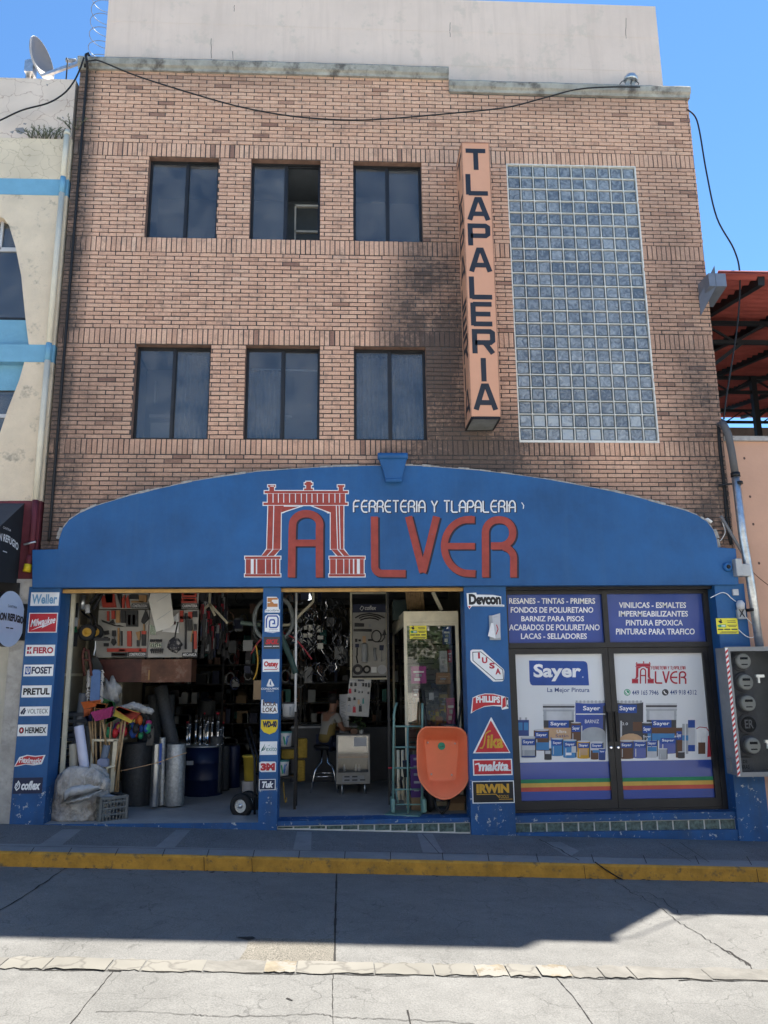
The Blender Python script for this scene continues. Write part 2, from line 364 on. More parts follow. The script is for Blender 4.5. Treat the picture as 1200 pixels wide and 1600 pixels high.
# yellow kerb
kerb_y = mat('worn_yellow_kerb_paint', (.45, .225, .028), .8, var=.28, scale=6, bump=.5, bscale=45, dirt=((.15, .10, .045), 9, .54, .12))
mb = MB().m(kerb_y)
n = 120; prof = [(KY0+.002, 0.001), (KY1+.035, .0), (KY1+.012, -.018), (KY1, -KH-.05)]
b0 = len(mb.v)
for i in range(n+1):
    x = -14+28*i/n
    for k, (y, h) in enumerate(prof): mb.v.append(Vector((x, y+(rnd.uniform(-.004, .004) if k else 0), gz(x)+h+(rnd.uniform(-.003, .003) if k in (1, 2) else 0))))
for i in range(n):
    for k in range(3): a = b0+i*4+k; mb.face((a+1, a+5, a+4, a)[::1])
mb.m(dark_m)
for px in (318, 393, 913, 1183):
    p = P3(px, 1350+px*.015, KY1-.004); mb.bar((p.x, p.y, gz(p.x)-.005), (p.x+.01, p.y, gz(p.x)-KH), .0045)
pts = [P3(930, 1347, KY1-.005), P3(945, 1358, KY1-.006), P3(966, 1371, KY1-.006), P3(980, 1378, KY1-.006)]
mb.tube(pts, .007, 5)
kind(mb.build('kerb'), 'structure')
# joints and cracks of the concrete lane, patch and stone strip
mb = MB().m(dark_m); H = RZ+.004
gline(mb, [(526, 1365), (524, 1435), (523, 1502)], .016, H, .3, 6)
gline(mb, [(521, 1519), (519, 1545), (521, 1592), (521, 1640)], .005, H, .8, 6)
gline(mb, [(103, 1356), (42, 1397), (-30, 1440)], .014, H, .8, 9)
gline(mb, [(960, 1375), (985, 1393), (1022, 1411), (1060, 1440), (1098, 1463), (1140, 1490), (1180, 1515)], .007, H, 1.6, 9)
gline(mb, [(985, 1393), (1008, 1394), (1040, 1408), (1064, 1430)], .006, H, 2., 6)
gline(mb, [(1125, 1480), (1146, 1490), (1172, 1508)], .018, H, 1.5, 5)
gline(mb, [(868, 1526), (898, 1560), (930, 1605)], .006, H, .6, 7)
gline(mb, [(178, 1516), (150, 1550), (108, 1602)], .006, H, .6, 7)
gline(mb, [(150, 1580), (205, 1580), (300, 1585), (330, 1587)], .0045, H, 1.2, 8)
gline(mb, [(330, 1587), (420, 1588), (500, 1583), (525, 1589), (600, 1592), (700, 1596), (760, 1602)], .005, H, 1.4, 9)
gline(mb, [(637, 1578), (642, 1602)], .010, H, .5, 3)
gline(mb, [(448, 1559), (457, 1563)], .018, H, .5, 3)
for a_ in ((30,190),(215,330),(370,470),(490,640),(690,770),(800,840),(880,1020),(1060,1200)): gline(mb, [(a_[0], 1514+a_[0]*.016), (a_[1], 1514+a_[1]*.016)], rnd.uniform(.006, .014), H, .9, 8)
kind(mb.build('road_joints'), 'structure')
mb = MB().m(agg_m)
pp = [gpt(*a, RZ+.003) for a in ((372,1501),(385,1482),(388,1470),(410,1466),(440,1466),(480,1468),(520,1466),(523,1468),(522,1503))]
mb.poly(pp); kind(mb.build('aggregate_patch'), 'structure')
mb = MB().m(dark_m); pp = [gpt(*a, RZ+.005) for a in ((368,1464),(395,1463),(400,1466),(388,1469))]
mb.poly(pp); kind(mb.build('road_pothole'), 'structure')
stone_m = crack_mat('worn_painted_stone', (.178, .168, .143), (.075, .068, .06), 4.2, .075)
stone_y = mat('worn_painted_stone_ochre', (.18, .152, .108), .9, var=.35, scale=6, bump=.7, bscale=25, dirt=((.21, .198, .17), 5, .47, .04))
stone_g = mat('bare_worn_stone', (.150, .142, .125), .9, var=.25, scale=5, bump=.7, bscale=25)
mb = MB(); x = -9.0
while x < 9.5:
    w = rnd.choice((.22, .3, .42, .55)); mb.m(stone_g if x > 1.72 or x < -3 else rnd.choice((stone_m, stone_m, stone_y)))
    y0, y1 = -4.36, -4.14; k = 6; top = []; bot = []
    for i in range(k+1):
        xx = x+w*i/k; top.append((xx, y1+rnd.uniform(-.026, .016))); bot.append((xx, y0+rnd.uniform(-.022, .020)))
    sk = rnd.uniform(-.02, .02); hh = RZ+.006+rnd.uniform(0, .006)
    if rnd.random() < .3: mb.m(stone_g)
    mb.poly([(a, c, gz(a)+hh) for a, c in bot]+[(a+sk*0, c, gz(a)+hh) for a, c in top[::-1]])
    x += w+rnd.uniform(.004, .014)
kind(mb.build('stone_strip'), 'structure')

mb = MB()
for k in range(150):        # grit and scraps gathered in the gutter
    x = rnd.uniform(-6, 7); y = KY1-abs(rnd.gauss(0, .05))-.004; s_ = rnd.uniform(.006, .03); z = gz(x)+RZ+.003; mb.m(rnd.choice((dark_m, dark_m, dark_m, stone_g, MATS['dirt_tan']) if 'dirt_tan' in MATS else (dark_m, dark_m, stone_g)))
    a0 = rnd.uniform(0, 6.28); mb.poly([(x+s_*rnd.uniform(.6, 1.3)*math.cos(a0+i*1.256), y+s_*.5*math.sin(a0+i*1.256), z+rnd.uniform(0, .004)) for i in range(5)])
kind(mb.build('gutter_grit'), 'stuff')
# ================================================================ THE BRICK BUILDING
BX0, BX1 = -4.08, 5.42
bld = thing('shop_building', 'three storey orange brick building with blue arched shopfront at street level', 'building', (0, 0, 0))
def brick_mat():
    mt = bpy.data.materials.new('brick'); mt.use_nodes = True; nt = mt.node_tree; N = nt.nodes; L = nt.links; b = N['Principled BSDF']
    b.inputs['Roughness'].default_value = .88; b.inputs['Specular IOR Level'].default_value = .25
    at = N.new('ShaderNodeAttribute'); at.attribute_name = 'tint'
    cr = N.new('ShaderNodeValToRGB'); e = cr.color_ramp.elements
    e[0].position = 0; e[0].color = (.26,.145,.11, 1); e[1].position = 1; e[1].color = (.70,.49,.37, 1)
    for p, c in ((.14, (.50,.295,.205)), (.5, (.63,.385,.27)), (.8, (.67,.435,.31))):
        x = cr.color_ramp.elements.new(p); x.color = (*c, 1)
    L.new(at.outputs['Fac'], cr.inputs[0])
    geo = N.new('ShaderNodeNewGeometry'); sep = N.new('ShaderNodeSeparateXYZ'); L.new(geo.outputs['Position'], sep.inputs[0])
    def noise(sc, de=6, ro=.65, st=None):
        n = N.new('ShaderNodeTexNoise'); n.inputs['Scale'].default_value = sc; n.inputs['Detail'].default_value = de; n.inputs['Roughness'].default_value = ro
        if st:
            mp = N.new('ShaderNodeMapping'); mp.inputs['Scale'].default_value = st; L.new(geo.outputs['Position'], mp.inputs[0]); L.new(mp.outputs[0], n.inputs['Vector'])
        else: L.new(geo.outputs['Position'], n.inputs['Vector'])
        return n.outputs['Fac']
    def rng(s, a, b_, c=0., d=1., smooth=False):
        r = N.new('ShaderNodeMapRange'); r.inputs[1].default_value = a; r.inputs[2].default_value = b_; r.inputs[3].default_value = c; r.inputs[4].default_value = d
        if smooth: r.interpolation_type = 'SMOOTHSTEP'
        L.new(s, r.inputs[0]); return r.outputs[0]
    def op(o, a, c):
        x = N.new('ShaderNodeMath'); x.operation = o
        for i, q in enumerate((a, c)):
            if isinstance(q, (int, float)): x.inputs[i].default_value = q
            else: L.new(q, x.inputs[i])
        return x.outputs[0]
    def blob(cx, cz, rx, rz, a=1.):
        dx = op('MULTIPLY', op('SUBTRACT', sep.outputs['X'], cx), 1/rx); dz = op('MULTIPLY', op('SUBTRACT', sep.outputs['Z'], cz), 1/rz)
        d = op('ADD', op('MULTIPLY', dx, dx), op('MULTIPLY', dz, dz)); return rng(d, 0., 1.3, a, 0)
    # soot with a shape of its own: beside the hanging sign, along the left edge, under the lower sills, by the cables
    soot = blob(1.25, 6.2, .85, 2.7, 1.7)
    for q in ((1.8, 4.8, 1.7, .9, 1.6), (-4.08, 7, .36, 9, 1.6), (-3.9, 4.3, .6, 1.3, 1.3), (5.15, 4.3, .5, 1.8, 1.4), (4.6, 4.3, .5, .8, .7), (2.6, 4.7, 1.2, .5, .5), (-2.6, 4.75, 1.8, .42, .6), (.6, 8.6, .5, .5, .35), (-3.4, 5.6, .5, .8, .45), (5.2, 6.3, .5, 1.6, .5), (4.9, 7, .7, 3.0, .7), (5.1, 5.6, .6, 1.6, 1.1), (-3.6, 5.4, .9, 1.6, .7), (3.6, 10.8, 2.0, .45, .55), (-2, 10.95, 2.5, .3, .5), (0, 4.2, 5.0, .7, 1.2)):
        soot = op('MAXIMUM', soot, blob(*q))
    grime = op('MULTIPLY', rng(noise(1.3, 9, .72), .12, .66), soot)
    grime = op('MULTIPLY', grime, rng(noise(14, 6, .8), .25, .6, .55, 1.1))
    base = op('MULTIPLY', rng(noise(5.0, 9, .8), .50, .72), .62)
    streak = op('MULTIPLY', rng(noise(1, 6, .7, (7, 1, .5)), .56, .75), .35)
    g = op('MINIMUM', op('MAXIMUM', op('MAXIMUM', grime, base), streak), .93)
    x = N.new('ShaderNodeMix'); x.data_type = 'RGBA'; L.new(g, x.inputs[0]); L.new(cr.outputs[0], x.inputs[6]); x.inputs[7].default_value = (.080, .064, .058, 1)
    pale = op('MULTIPLY', rng(noise(2.3, 7, .75), .55, .75), .35)
    y = N.new('ShaderNodeMix'); y.data_type = 'RGBA'; L.new(pale, y.inputs[0]); L.new(x.outputs[2], y.inputs[6]); y.inputs[7].default_value = (.44, .34, .28, 1)
    fine = N.new('ShaderNodeMix'); fine.data_type = 'RGBA'; fine.blend_type = 'MULTIPLY'; fine.inputs[0].default_value = 1; L.new(y.outputs[2], fine.inputs[6]); L.new(rng(noise(60, 5, .7), .3, .7, .8, 1.2), fine.inputs[7])
    L.new(fine.outputs[2], b.inputs['Base Color'])
    bp = N.new('ShaderNodeBump'); bp.inputs['Strength'].default_value = .5; bp.inputs['Distance'].default_value = .006; L.new(noise(45, 6, .7), bp.inputs['Height']); L.new(bp.outputs[0], b.inputs['Normal'])
    return mt
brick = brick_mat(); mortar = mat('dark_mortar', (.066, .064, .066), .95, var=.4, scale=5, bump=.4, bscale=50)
WIN = []
for l, t, r, b_ in ((229.5, 246.5, 340, 366.3), (391, 249.5, 500.4, 368.2), (552, 252.8, 659.5, 372), (208.6, 539.4, 327.5, 679), (382, 541.9, 499.5, 679.2), (553, 543.6, 666.6, 680.5)):
    WIN.append(list(RC(l, t, r, b_)))
BANDS = [(9.535, 9.765), (7.955, 8.195), (6.515, 6.755), (4.885, 5.110)]
for i in range(3): WIN[i][1], WIN[i][3] = BANDS[1][1], BANDS[0][0]
for i in range(3, 6): WIN[i][1], WIN[i][3] = BANDS[3][1], BANDS[2][0]
GB = RC(802.5, 258, 1009.5, 688)
GBx0, GBx1 = (W(791.5, 258)[0]+W(813, 688)[0])/2, (W(989.6, 258)[0]+W(1029.8, 688)[0])/2
GB = (GBx0, BANDS[3][1], GBx1, BANDS[0][0])
HOLES = [tuple(w) for w in WIN]+[GB]
STEPX = 1.61; TOPL, TOPR = 11.02, 10.79
def arch_z(x): return 3.75-.020*(x-.6)**2 if -3.6 < x < 4.9 else 3.3
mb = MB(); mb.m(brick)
def put(x0, x1, z0, z1):
    segs = [(x0, x1)]
    for hx0, hz0, hx1, hz1 in HOLES:
        if z1 > hz0+.004 and z0 < hz1-.004:
            ns = []
            for a, c in segs:
                if c <= hx0 or a >= hx1: ns.append((a, c))
                else:
                    if a < hx0: ns.append((a, hx0))
                    if c > hx1: ns.append((hx1, c))
            segs = ns
    for a, c in segs:
        if c-a < .012: continue
        if z1 > (TOPL if a < STEPX else TOPR): continue
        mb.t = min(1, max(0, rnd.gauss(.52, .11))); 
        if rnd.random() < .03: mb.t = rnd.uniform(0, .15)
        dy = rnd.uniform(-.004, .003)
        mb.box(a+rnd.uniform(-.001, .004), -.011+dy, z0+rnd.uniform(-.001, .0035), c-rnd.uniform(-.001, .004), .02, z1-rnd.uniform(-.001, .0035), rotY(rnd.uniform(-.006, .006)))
def soldier(z0, z1):
    x = BX0+.003
    while x < BX1-.02:
        put(x, min(x+.0615, BX1), z0+.008, z1-.006); x += .0725
def courses(z0, z1):
    n = max(1, round((z1-z0)/.0645)); h = (z1-z0)/n
    for i in range(n):
        x = BX0-(.122 if i % 2 else 0)-rnd.uniform(0, .01); za = z0+i*h
        while x < BX1:
            a, c = max(x, BX0+.002), min(x+.2315, BX1)
            if c-a > .02 and za > arch_z((a+c)/2)-.25: put(a, c, za+.0066, za+h-.0066)
            x += .243
for z0, z1 in BANDS: soldier(z0, z1)
courses(BANDS[0][1], TOPL); courses(BANDS[1][1], BANDS[0][0]); courses(BANDS[2][1], BANDS[1][0]); courses(BANDS[3][1], BANDS[2][0]); courses(3.30, BANDS[3][0])
# mortar bed with the openings cut out (strips) and the reveals
mb.t = .5; mb.m(mortar)
xs = sorted({BX0, BX1}|{h[0] for h in HOLES}|{h[2] for h in HOLES}); zs = sorted({3.05, TOPL}|{h[1] for h in HOLES}|{h[3] for h in HOLES})
for i in range(len(xs)-1):
    for j in range(len(zs)-1):
        cx, cz = (xs[i]+xs[i+1])/2, (zs[j]+zs[j+1])/2
        if any(h[0] < cx < h[2] and h[1] < cz < h[3] for h in HOLES): continue
        if cx > STEPX and zs[j+1] > TOPR+.3: pass
        mb.poly([(xs[i], 0, zs[j]), (xs[i+1], 0, zs[j]), (xs[i+1], 0, zs[j+1]), (xs[i], 0, zs[j+1])])
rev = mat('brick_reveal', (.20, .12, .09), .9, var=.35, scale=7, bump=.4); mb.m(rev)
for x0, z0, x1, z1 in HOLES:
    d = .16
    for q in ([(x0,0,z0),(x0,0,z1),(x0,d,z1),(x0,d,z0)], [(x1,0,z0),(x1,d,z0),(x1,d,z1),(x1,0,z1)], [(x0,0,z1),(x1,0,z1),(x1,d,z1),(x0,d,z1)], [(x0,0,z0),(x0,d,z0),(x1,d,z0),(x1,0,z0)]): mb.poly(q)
# flank walls, roof slab
mb.m(mortar); mb.poly([(BX1, 0, 0), (BX1, 9, 0), (BX1, 9, TOPR), (BX1, 0, TOPR)]); mb.poly([(BX0, 0, 0), (BX0, 0, TOPL), (BX0, 9, TOPL), (BX0, 9, 0)])
mb.poly([(BX0, 0, 10.6), (BX1, 0, 10.6), (BX1, 9, 10.6), (BX0, 9, 10.6)]); mb.poly([(BX0, 9, 0), (BX0, 9, 11), (BX1, 9, 11), (BX1, 9, 0)])
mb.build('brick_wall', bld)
# cornice, two heights
cor = mat('weathered_concrete_cornice', (.31, .30, .265), .9, var=.3, scale=4, bump=.5, bscale=30, dirt=((.11, .10, .09), 3.5, .50, .16))
def cornice(x0, x1, zb, zt):
    mb = MB().m(cor); pr = [(.0, zb), (-.05, zb), (-.055, zb+.045), (-.09, zb+.07), (-.10, zt-.03), (-.085, zt), (.12, zt), (.12, zb)]
    n = 24; b = len(mb.v); k = len(pr)
    for i in range(n+1):
        x = x0+(x1-x0)*i/n; jz = rnd.uniform(-.006, .006)
        for q, (y, z) in enumerate(pr): mb.v.append(Vector((x, y+rnd.uniform(-.003, .003), z+(jz if q in (3, 4, 5) else 0))))
    for i in range(n):
        for q in range(k): a = b+i*k+q; c = b+i*k+(q+1) % k; mb.face((a, c, c+k, a+k)[::-1])
    mb.face([b+q for q in range(k)]); mb.face([b+n*k+q for q in range(k)][::-1])
    return mb.build('cornice', bld)
cornice(BX0-.02, 1.60, 11.0, 11.19); cornice(1.603, BX1+.02, 10.77, 10.95)
# the set back pink upper storey
pink = mat('pale_pink_render', (.68, .55, .465), .9, streak=((.58, .46, .385), .8), var=.06, scale=.9, bump=.25, bscale=12, dirt=((.60, .50, .42), 2.2, .56, .08))
mb = MB().m(pink); mb.box(-3.84, .30, 10.3, 5.19, 6, 12.83)
mb.m(mat('render_crack', (.10, .085, .08), .9))
for px, a, c in ((366, 8, 18), (364, 80, 96), (978, 28, 60), (703, 35, 58), (330, 60, 96)):
    mb.ribbon([(px+rnd.uniform(-.5, .5), a+(c-a)*i/5) for i in range(6)], .8, pixw(.298))
mb.build('upper_storey', bld)
mb = MB().m(pink)
for z in (11.55, 12.2): mb.box(-3.84, .2975, z, 5.19, .30, z+.010)
mb.build('render_joint', bld)

# windows
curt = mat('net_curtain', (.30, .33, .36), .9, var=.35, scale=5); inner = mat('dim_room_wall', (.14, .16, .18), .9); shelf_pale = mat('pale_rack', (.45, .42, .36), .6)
def window(i, x0, z0, x1, z1):
    d = .13; fr = .026; sp = (x0+x1)/2
    if i == 0: sp = x0+(x1-x0)*.54
    mb = MB().m(alu)
    mb.box(x0, d-.03, z0, x0+fr, d+.03, z1); mb.box(x1-fr, d-.03, z0, x1, d+.03, z1); mb.box(x0+fr, d-.03, z1-fr, x1-fr, d+.03, z1); mb.box(x0+fr, d-.03, z0, x1-fr, d+.03, z0+fr)
    mb.box(sp-.016, d-.022, z0+fr, sp+.016, d+.022, z1-fr)
    for a, c, dy in ((x0+fr, sp-.016, -.008), (sp+.016, x1-fr, .01)):
        mb.box(a, d+dy-.012, z0+fr, a+.013, d+dy+.012, z1-fr); mb.box(c-.013, d+dy-.012, z0+fr, c, d+dy+.012, z1-fr)
        mb.box(a+.013, d+dy-.012, z0+fr, c-.013, d+dy+.012, z0+fr+.025); mb.box(a+.013, d+dy-.012, z1-fr-.025, c-.013, d+dy+.012, z1-fr)
    w = mb.build('window', bld)
    g = MB().m(pane); g.box(x0+fr+.013, d-.010, z0+fr+.025, sp-.029, d-.005, z1-fr-.025)
    if i != 1: g.box(sp+.029, d+.008, z0+fr+.025, x1-fr-.013, d+.013, z1-fr-.025)
    g.build('pane', w)
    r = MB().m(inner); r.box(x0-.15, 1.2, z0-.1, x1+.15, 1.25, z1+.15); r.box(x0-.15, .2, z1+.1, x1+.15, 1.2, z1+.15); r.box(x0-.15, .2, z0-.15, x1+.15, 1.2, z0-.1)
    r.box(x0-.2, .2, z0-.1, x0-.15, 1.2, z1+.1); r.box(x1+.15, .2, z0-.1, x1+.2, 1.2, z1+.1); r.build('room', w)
    if i >= 3:
        c = MB().m(curt); c.smooth = True; n = 60
        for k, (a, e) in enumerate(((x0, sp), (sp, x1))):
            if (i == 4 and k == 1) or (i == 3 and k == 0): continue
            b = len(c.v)
            for q in range(n+1):
                x = a+(e-a)*q/n; y = .26+.028*math.sin(q*.8+i)+.022*math.sin(q*.31+k+i)
                c.v += [Vector((x, y, z0)), Vector((x, y, z1-(.28 if i == 4 else .05)))]
            for q in range(n): c.face((b+2*q, b+2*q+2, b+2*q+3, b+2*q+1))
        c.build('curtain', w)
        if i == 4: MB().m(white).tube([(x0+.06, .22, z1-.27), (x1-.05, .22, z1-.29)], .012, 6).build('curtain_rail', w)
    if i in (3, 4):        # pale furniture seen dimly through the left pane
        c = MB().m(shelf_pale); c.box(x0+.12, .55, z0+.05, x0+.5, .6, z0+.42); c.box(x0+.05, .7, z0+.55, x0+.62, .74, z0+.60); c.box(x0+.16, .5, z0+.7, x0+.19, .53, z0+1.05); c.build('furniture', w)
    if i == 1:
        c = MB().m(shelf_pale)
        for x in (sp+.10, x1-.04): c.box(x, .55, z0, x+.025, .58, z0+.95)
        for z in (z0+.02, z0+.47, z0+.92): c.box(sp+.10, .55, z, x1, .60, z+.035)
        c.build('rack', w)
for i, wv in enumerate(WIN): window(i, *wv)
# glass block window: grout grid + 220 patterned blocks
def glassblock_mat():
    mt = bpy.data.materials.new('glass_block'); mt.use_nodes = True; nt = mt.node_tree; N = nt.nodes; L = nt.links; b = N['Principled BSDF']
    geo = N.new('ShaderNodeNewGeometry'); at = N.new('ShaderNodeAttribute'); at.attribute_name = 'tint'
    no = N.new('ShaderNodeTexNoise'); no.inputs['Scale'].default_value = 14; no.inputs['Detail'].default_value = 3; no.inputs['Distortion'].default_value = 1.2; L.new(geo.outputs['Position'], no.inputs['Vector'])
    cr = N.new('ShaderNodeValToRGB'); e = cr.color_ramp.elements; e[0].position = .3; e[0].color = (.10, .122, .15, 1); e[1].position = .80; e[1].color = (.38, .42, .445, 1)
    ad = N.new('ShaderNodeMath'); ad.operation = 'ADD'; L.new(no.outputs['Fac'], ad.inputs[0])
    mr = N.new('ShaderNodeMapRange'); mr.inputs[3].default_value = -.20; mr.inputs[4].default_value = .52; L.new(at.outputs['Fac'], mr.inputs[0]); L.new(mr.outputs[0], ad.inputs[1])
    L.new(ad.outputs[0], cr.inputs[0]); L.new(cr.outputs[0], b.inputs['Base Color'])
    b.inputs['Roughness'].default_value = .12; b.inputs['Specular IOR Level'].default_value = .7
    bp = N.new('ShaderNodeBump'); bp.inputs['Strength'].default_value = .8; bp.inputs['Distance'].default_value = .02; L.new(no.outputs['Fac'], bp.inputs['Height']); L.new(bp.outputs[0], b.inputs['Normal'])
    return mt
gbm = glassblock_mat(); gbe = mat('glass_block_edge_shade', (.07, .10, .12), .15, var=.3, scale=9, spec=.6); grout = mat('white_grout', (.66, .66, .62), .85, var=.15, scale=6, bump=.3)  # rim colour is darkened to paint depth shading into each block
x0, z0, x1, z1 = GB; ncol, nrow = 10, 22; cw, chh = (x1-x0)/ncol, (z1-z0)/nrow
mb = MB().m(grout); mb.box(x0+.002, .045, z0+.002, x1-.002, .12, z1-.002)
for i in range(ncol+1):
    x = x0+i*cw; mb.box(max(x-.0055, x0+.001), .0, z0+.002, min(x+.0055, x1-.001), .046, z1-.002)
for j in range(nrow+1):
    z = z0+j*chh; mb.box(x0+.002, .002, max(z-.0058, z0+.001), x1-.002, .046, min(z+.0058, z1-.001))
mb.box(x0-.01, -.018, z0-.028, x1+.012, .0, z0+.006); mb.box(x0-.012, -.014, z0+.006, x0+.006, .0, z1); mb.box(x1-.006, -.014, z0+.006, x1+.012, .0, z1); mb.box(x0-.012, -.014, z1-.004, x1+.012, .0, z1+.012)
gw = mb.build('glass_block_window', bld)
mb = MB().m(gbm); mb.smooth = False
for j in range(nrow):
    for i in range(ncol):
        lo = max(0, .75-j/9); mb.t = min(1, max(0, rnd.gauss(.24, .08)+(rnd.random()*1.0*lo if rnd.random() < .6*lo else 0)))  # lower rows: random paler tint paints white reflections into the glass
        a, c = x0+i*cw+.0062, z0+j*chh+.0065; e, g = x0+(i+1)*cw-.0062, z0+(j+1)*chh-.0065
        tl = [rnd.uniform(-.004, .004) for _ in range(4)]; k = .018; b = len(mb.v)
        mb.v += [Vector(p) for p in ((a,.034,c),(e,.034,c),(e,.034,g),(a,.034,g),(a+k,.014+tl[0],c+k),(e-k,.014+tl[1],c+k),(e-k,.014+tl[2],g-k),(a+k,.014+tl[3],g-k))]
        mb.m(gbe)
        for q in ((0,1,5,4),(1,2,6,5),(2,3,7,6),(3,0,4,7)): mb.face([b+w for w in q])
        mb.m(gbm).face([b+w for w in (4,5,6,7)])
mb.build('glass_block', gw)

# the blue arched fascia
FY = -.16
arch = [(50,917),(50,859),(90,858),(92,842),(98,825),(108,812),(125,801),(150,790),(200,775),(250,763),(300,752),(350,744),(400,737),(450,733),(500,730),(560,728),(615,727),(660,728),(700,731),(750,735),(800,741),(850,748),(900,757),(960,768),(1000,778),(1040,789),(1070,797),(1090,805),(1105,815),(1115,828),(1120,842),(1122,855),(1150,857),(1155,915)]
ap = [W(x, y, FY) for x, y in arch]; zb = (ap[0][1]+ap[-1][1])/2; ap[0] = (ap[0][0], zb); ap[-1] = (ap[-1][0], zb)
mb = MB().m(blue); mb.prism(ap, FY, -.013); fascia = mb.build('fascia', bld, bevel=.008)
mb = MB().m(plaster)
tp = ap[3:32]
for i in range(len(tp)-1):
    for k in range(3):
        t0, t1 = k/3, (k+1)/3; a = Vector((tp[i][0]*(1-t0)+tp[i+1][0]*t0, 0, tp[i][1]*(1-t0)+tp[i+1][1]*t0)); c = Vector((tp[i][0]*(1-t1)+tp[i+1][0]*t1, 0, tp[i][1]*(1-t1)+tp[i+1][1]*t1))
        w = rnd.uniform(.006, .034); a.y = c.y = -.085+rnd.uniform(-.01, .01); a.z += w*.3; c.z += w*.3; mb.bar(a, c, .142, w)
mb.build('plaster_edge', fascia)
mb = MB().m(blue)
kp = [(590,712),(637,712),(633,728),(627,750),(603,752),(597,730)]
mb.prism([W(*p, FY-.07) for p in kp], FY-.07, FY+.001)
mb.tube([P3(590, 713, FY-.055), P3(637, 713, FY-.055)], .05, 10); mb.tube([P3(602, 751, FY-.06), P3(628, 750, FY-.06)], .035, 10)
mb.build('keystone', fascia, bevel=.012)
# painted lettering and gate emblem on the fascia
paint_red = mat('red_sign_paint', (.34, .055, .04), .6, var=.18, scale=9, dirt=((.06, .09, .2), 10, .70, .03)); paint_dk = mat('dark_sign_paint', (.018, .016, .03), .6); paint_wh = mat('white_sign_paint', (.74, .74, .74), .6, var=.08)
c6 = lambda pts: [(360+x/2.4, 690+y/2.4) for x, y in pts]
LET = [
 ([(229,509),(232,330)]+arc(284,312,51,42,180,360,14)+[(334,330),(334,509)], 28), ([(232,380),(334,380)], 25),
 ([(540,281),(541,462)]+arc(566,468,25,26,180,90,6)+[(657,495)], 27),
 ([(668,281),(719,480),(722,490)], 27), ([(773,281),(724,480),(720,490)], 27),
 ([(916,293),(893,293)]+arc(893,393,91,101,270,90,20)+[(919,495)], 26), ([(815,392),(917,392)], 24),
 ([(957,509),(956,345)]+arc(1004,341,48,48,180,270,8)+arc(1012,342,47,49,270,450,14)+[(977,391)], 27), (arc(1014,438,48,44,-80,0,8)+[(1062,509)], 26)]
mb = MB()
mb.m(paint_dk)
for pts, w in LET: mb.ribbon(c6([(x+5, y+3.5) for x, y in pts]), (w+4)/2.4, pixw(FY-.0014))
mb.m(paint_red)
for k, (pts, w) in enumerate(LET): mb.ribbon(c6(pts), w/2.4, pixw(FY-.0028-.00025*k))
GL = {'A': [[(0,0),(0,.55)]+[(p[0],p[1]) for p in arc(.5,.55,.5,.45,180,0,10)]+[(1,0)], [(0,.42),(1,.42)]],
 'R': [[(0,0),(0,.7)]+arc(.35,.7,.35,.3,180,90,5)+arc(.6,.74,.4,.26,90,-90,8)+[(.2,.48)], [(.6,.48)]+arc(.65,.26,.35,.2,90,0,4)+[(1,0)]],
 'P': [[(0,0),(0,.7)]+arc(.35,.7,.35,.3,180,90,5)+arc(.6,.72,.4,.28,90,-90,8)+[(.2,.44)]],
 'E': [[(1,1),(.55,1)]+arc(.55,.5,.55,.5,90,270,12)+[(1,0)], [(.1,.5),(.95,.5)]],
 'F': [[(1,1),(.4,1)]+arc(.4,.68,.4,.32,90,180,5)+[(0,0)], [(0,.5),(.8,.5)]],
 'T': [[(0,1),(1,1)], [(.5,1),(.5,0)]], 'I': [[(.5,1),(.5,0)]], 'L': [[(0,1),(0,.2)]+arc(.25,.2,.25,.2,180,270,4)+[(1,0)]],
 'Y': [[(0,1),(.5,.5),(.5,0)], [(1,1),(.5,.5)]], 'V': [[(0,1),(.5,0),(1,1)]]}
def techno(mb, txt, box, fn, w, gap=.32):
    x0, y0, x1, y1 = box; wd_ = {'I': .12, ' ': .45}; tot = sum(wd_.get(c, 1)+gap for c in txt)-gap; u = (x1-x0)/tot; x = x0
    for c in txt:
        cw_ = wd_.get(c, 1)
        for st in GL.get(c, []):
            mb.ribbon([(x+(p[0] if c != 'I' else .5)*cw_*u, y0+p[1]*(y1-y0)) for p in st], w, fn)
        x += (cw_+gap)*u
mb.m(paint_dk); techno(mb, 'FERRETERIA Y TLAPALERIA', (553.5, 801.0, 806.0, 783.2), pixw(FY-.0012), 3.6)
mb.m(paint_wh); techno(mb, 'FERRETERIA Y TLAPALERIA', (552.5, 800.2, 805.0, 782.4), pixw(FY-.0030), 2.2)
mb.ribbon(c6([(1092,228),(1100,240),(1098,252)]), 1.4, pixw(FY-.0030))
mb.build('lettering', fascia)
mb = MB()
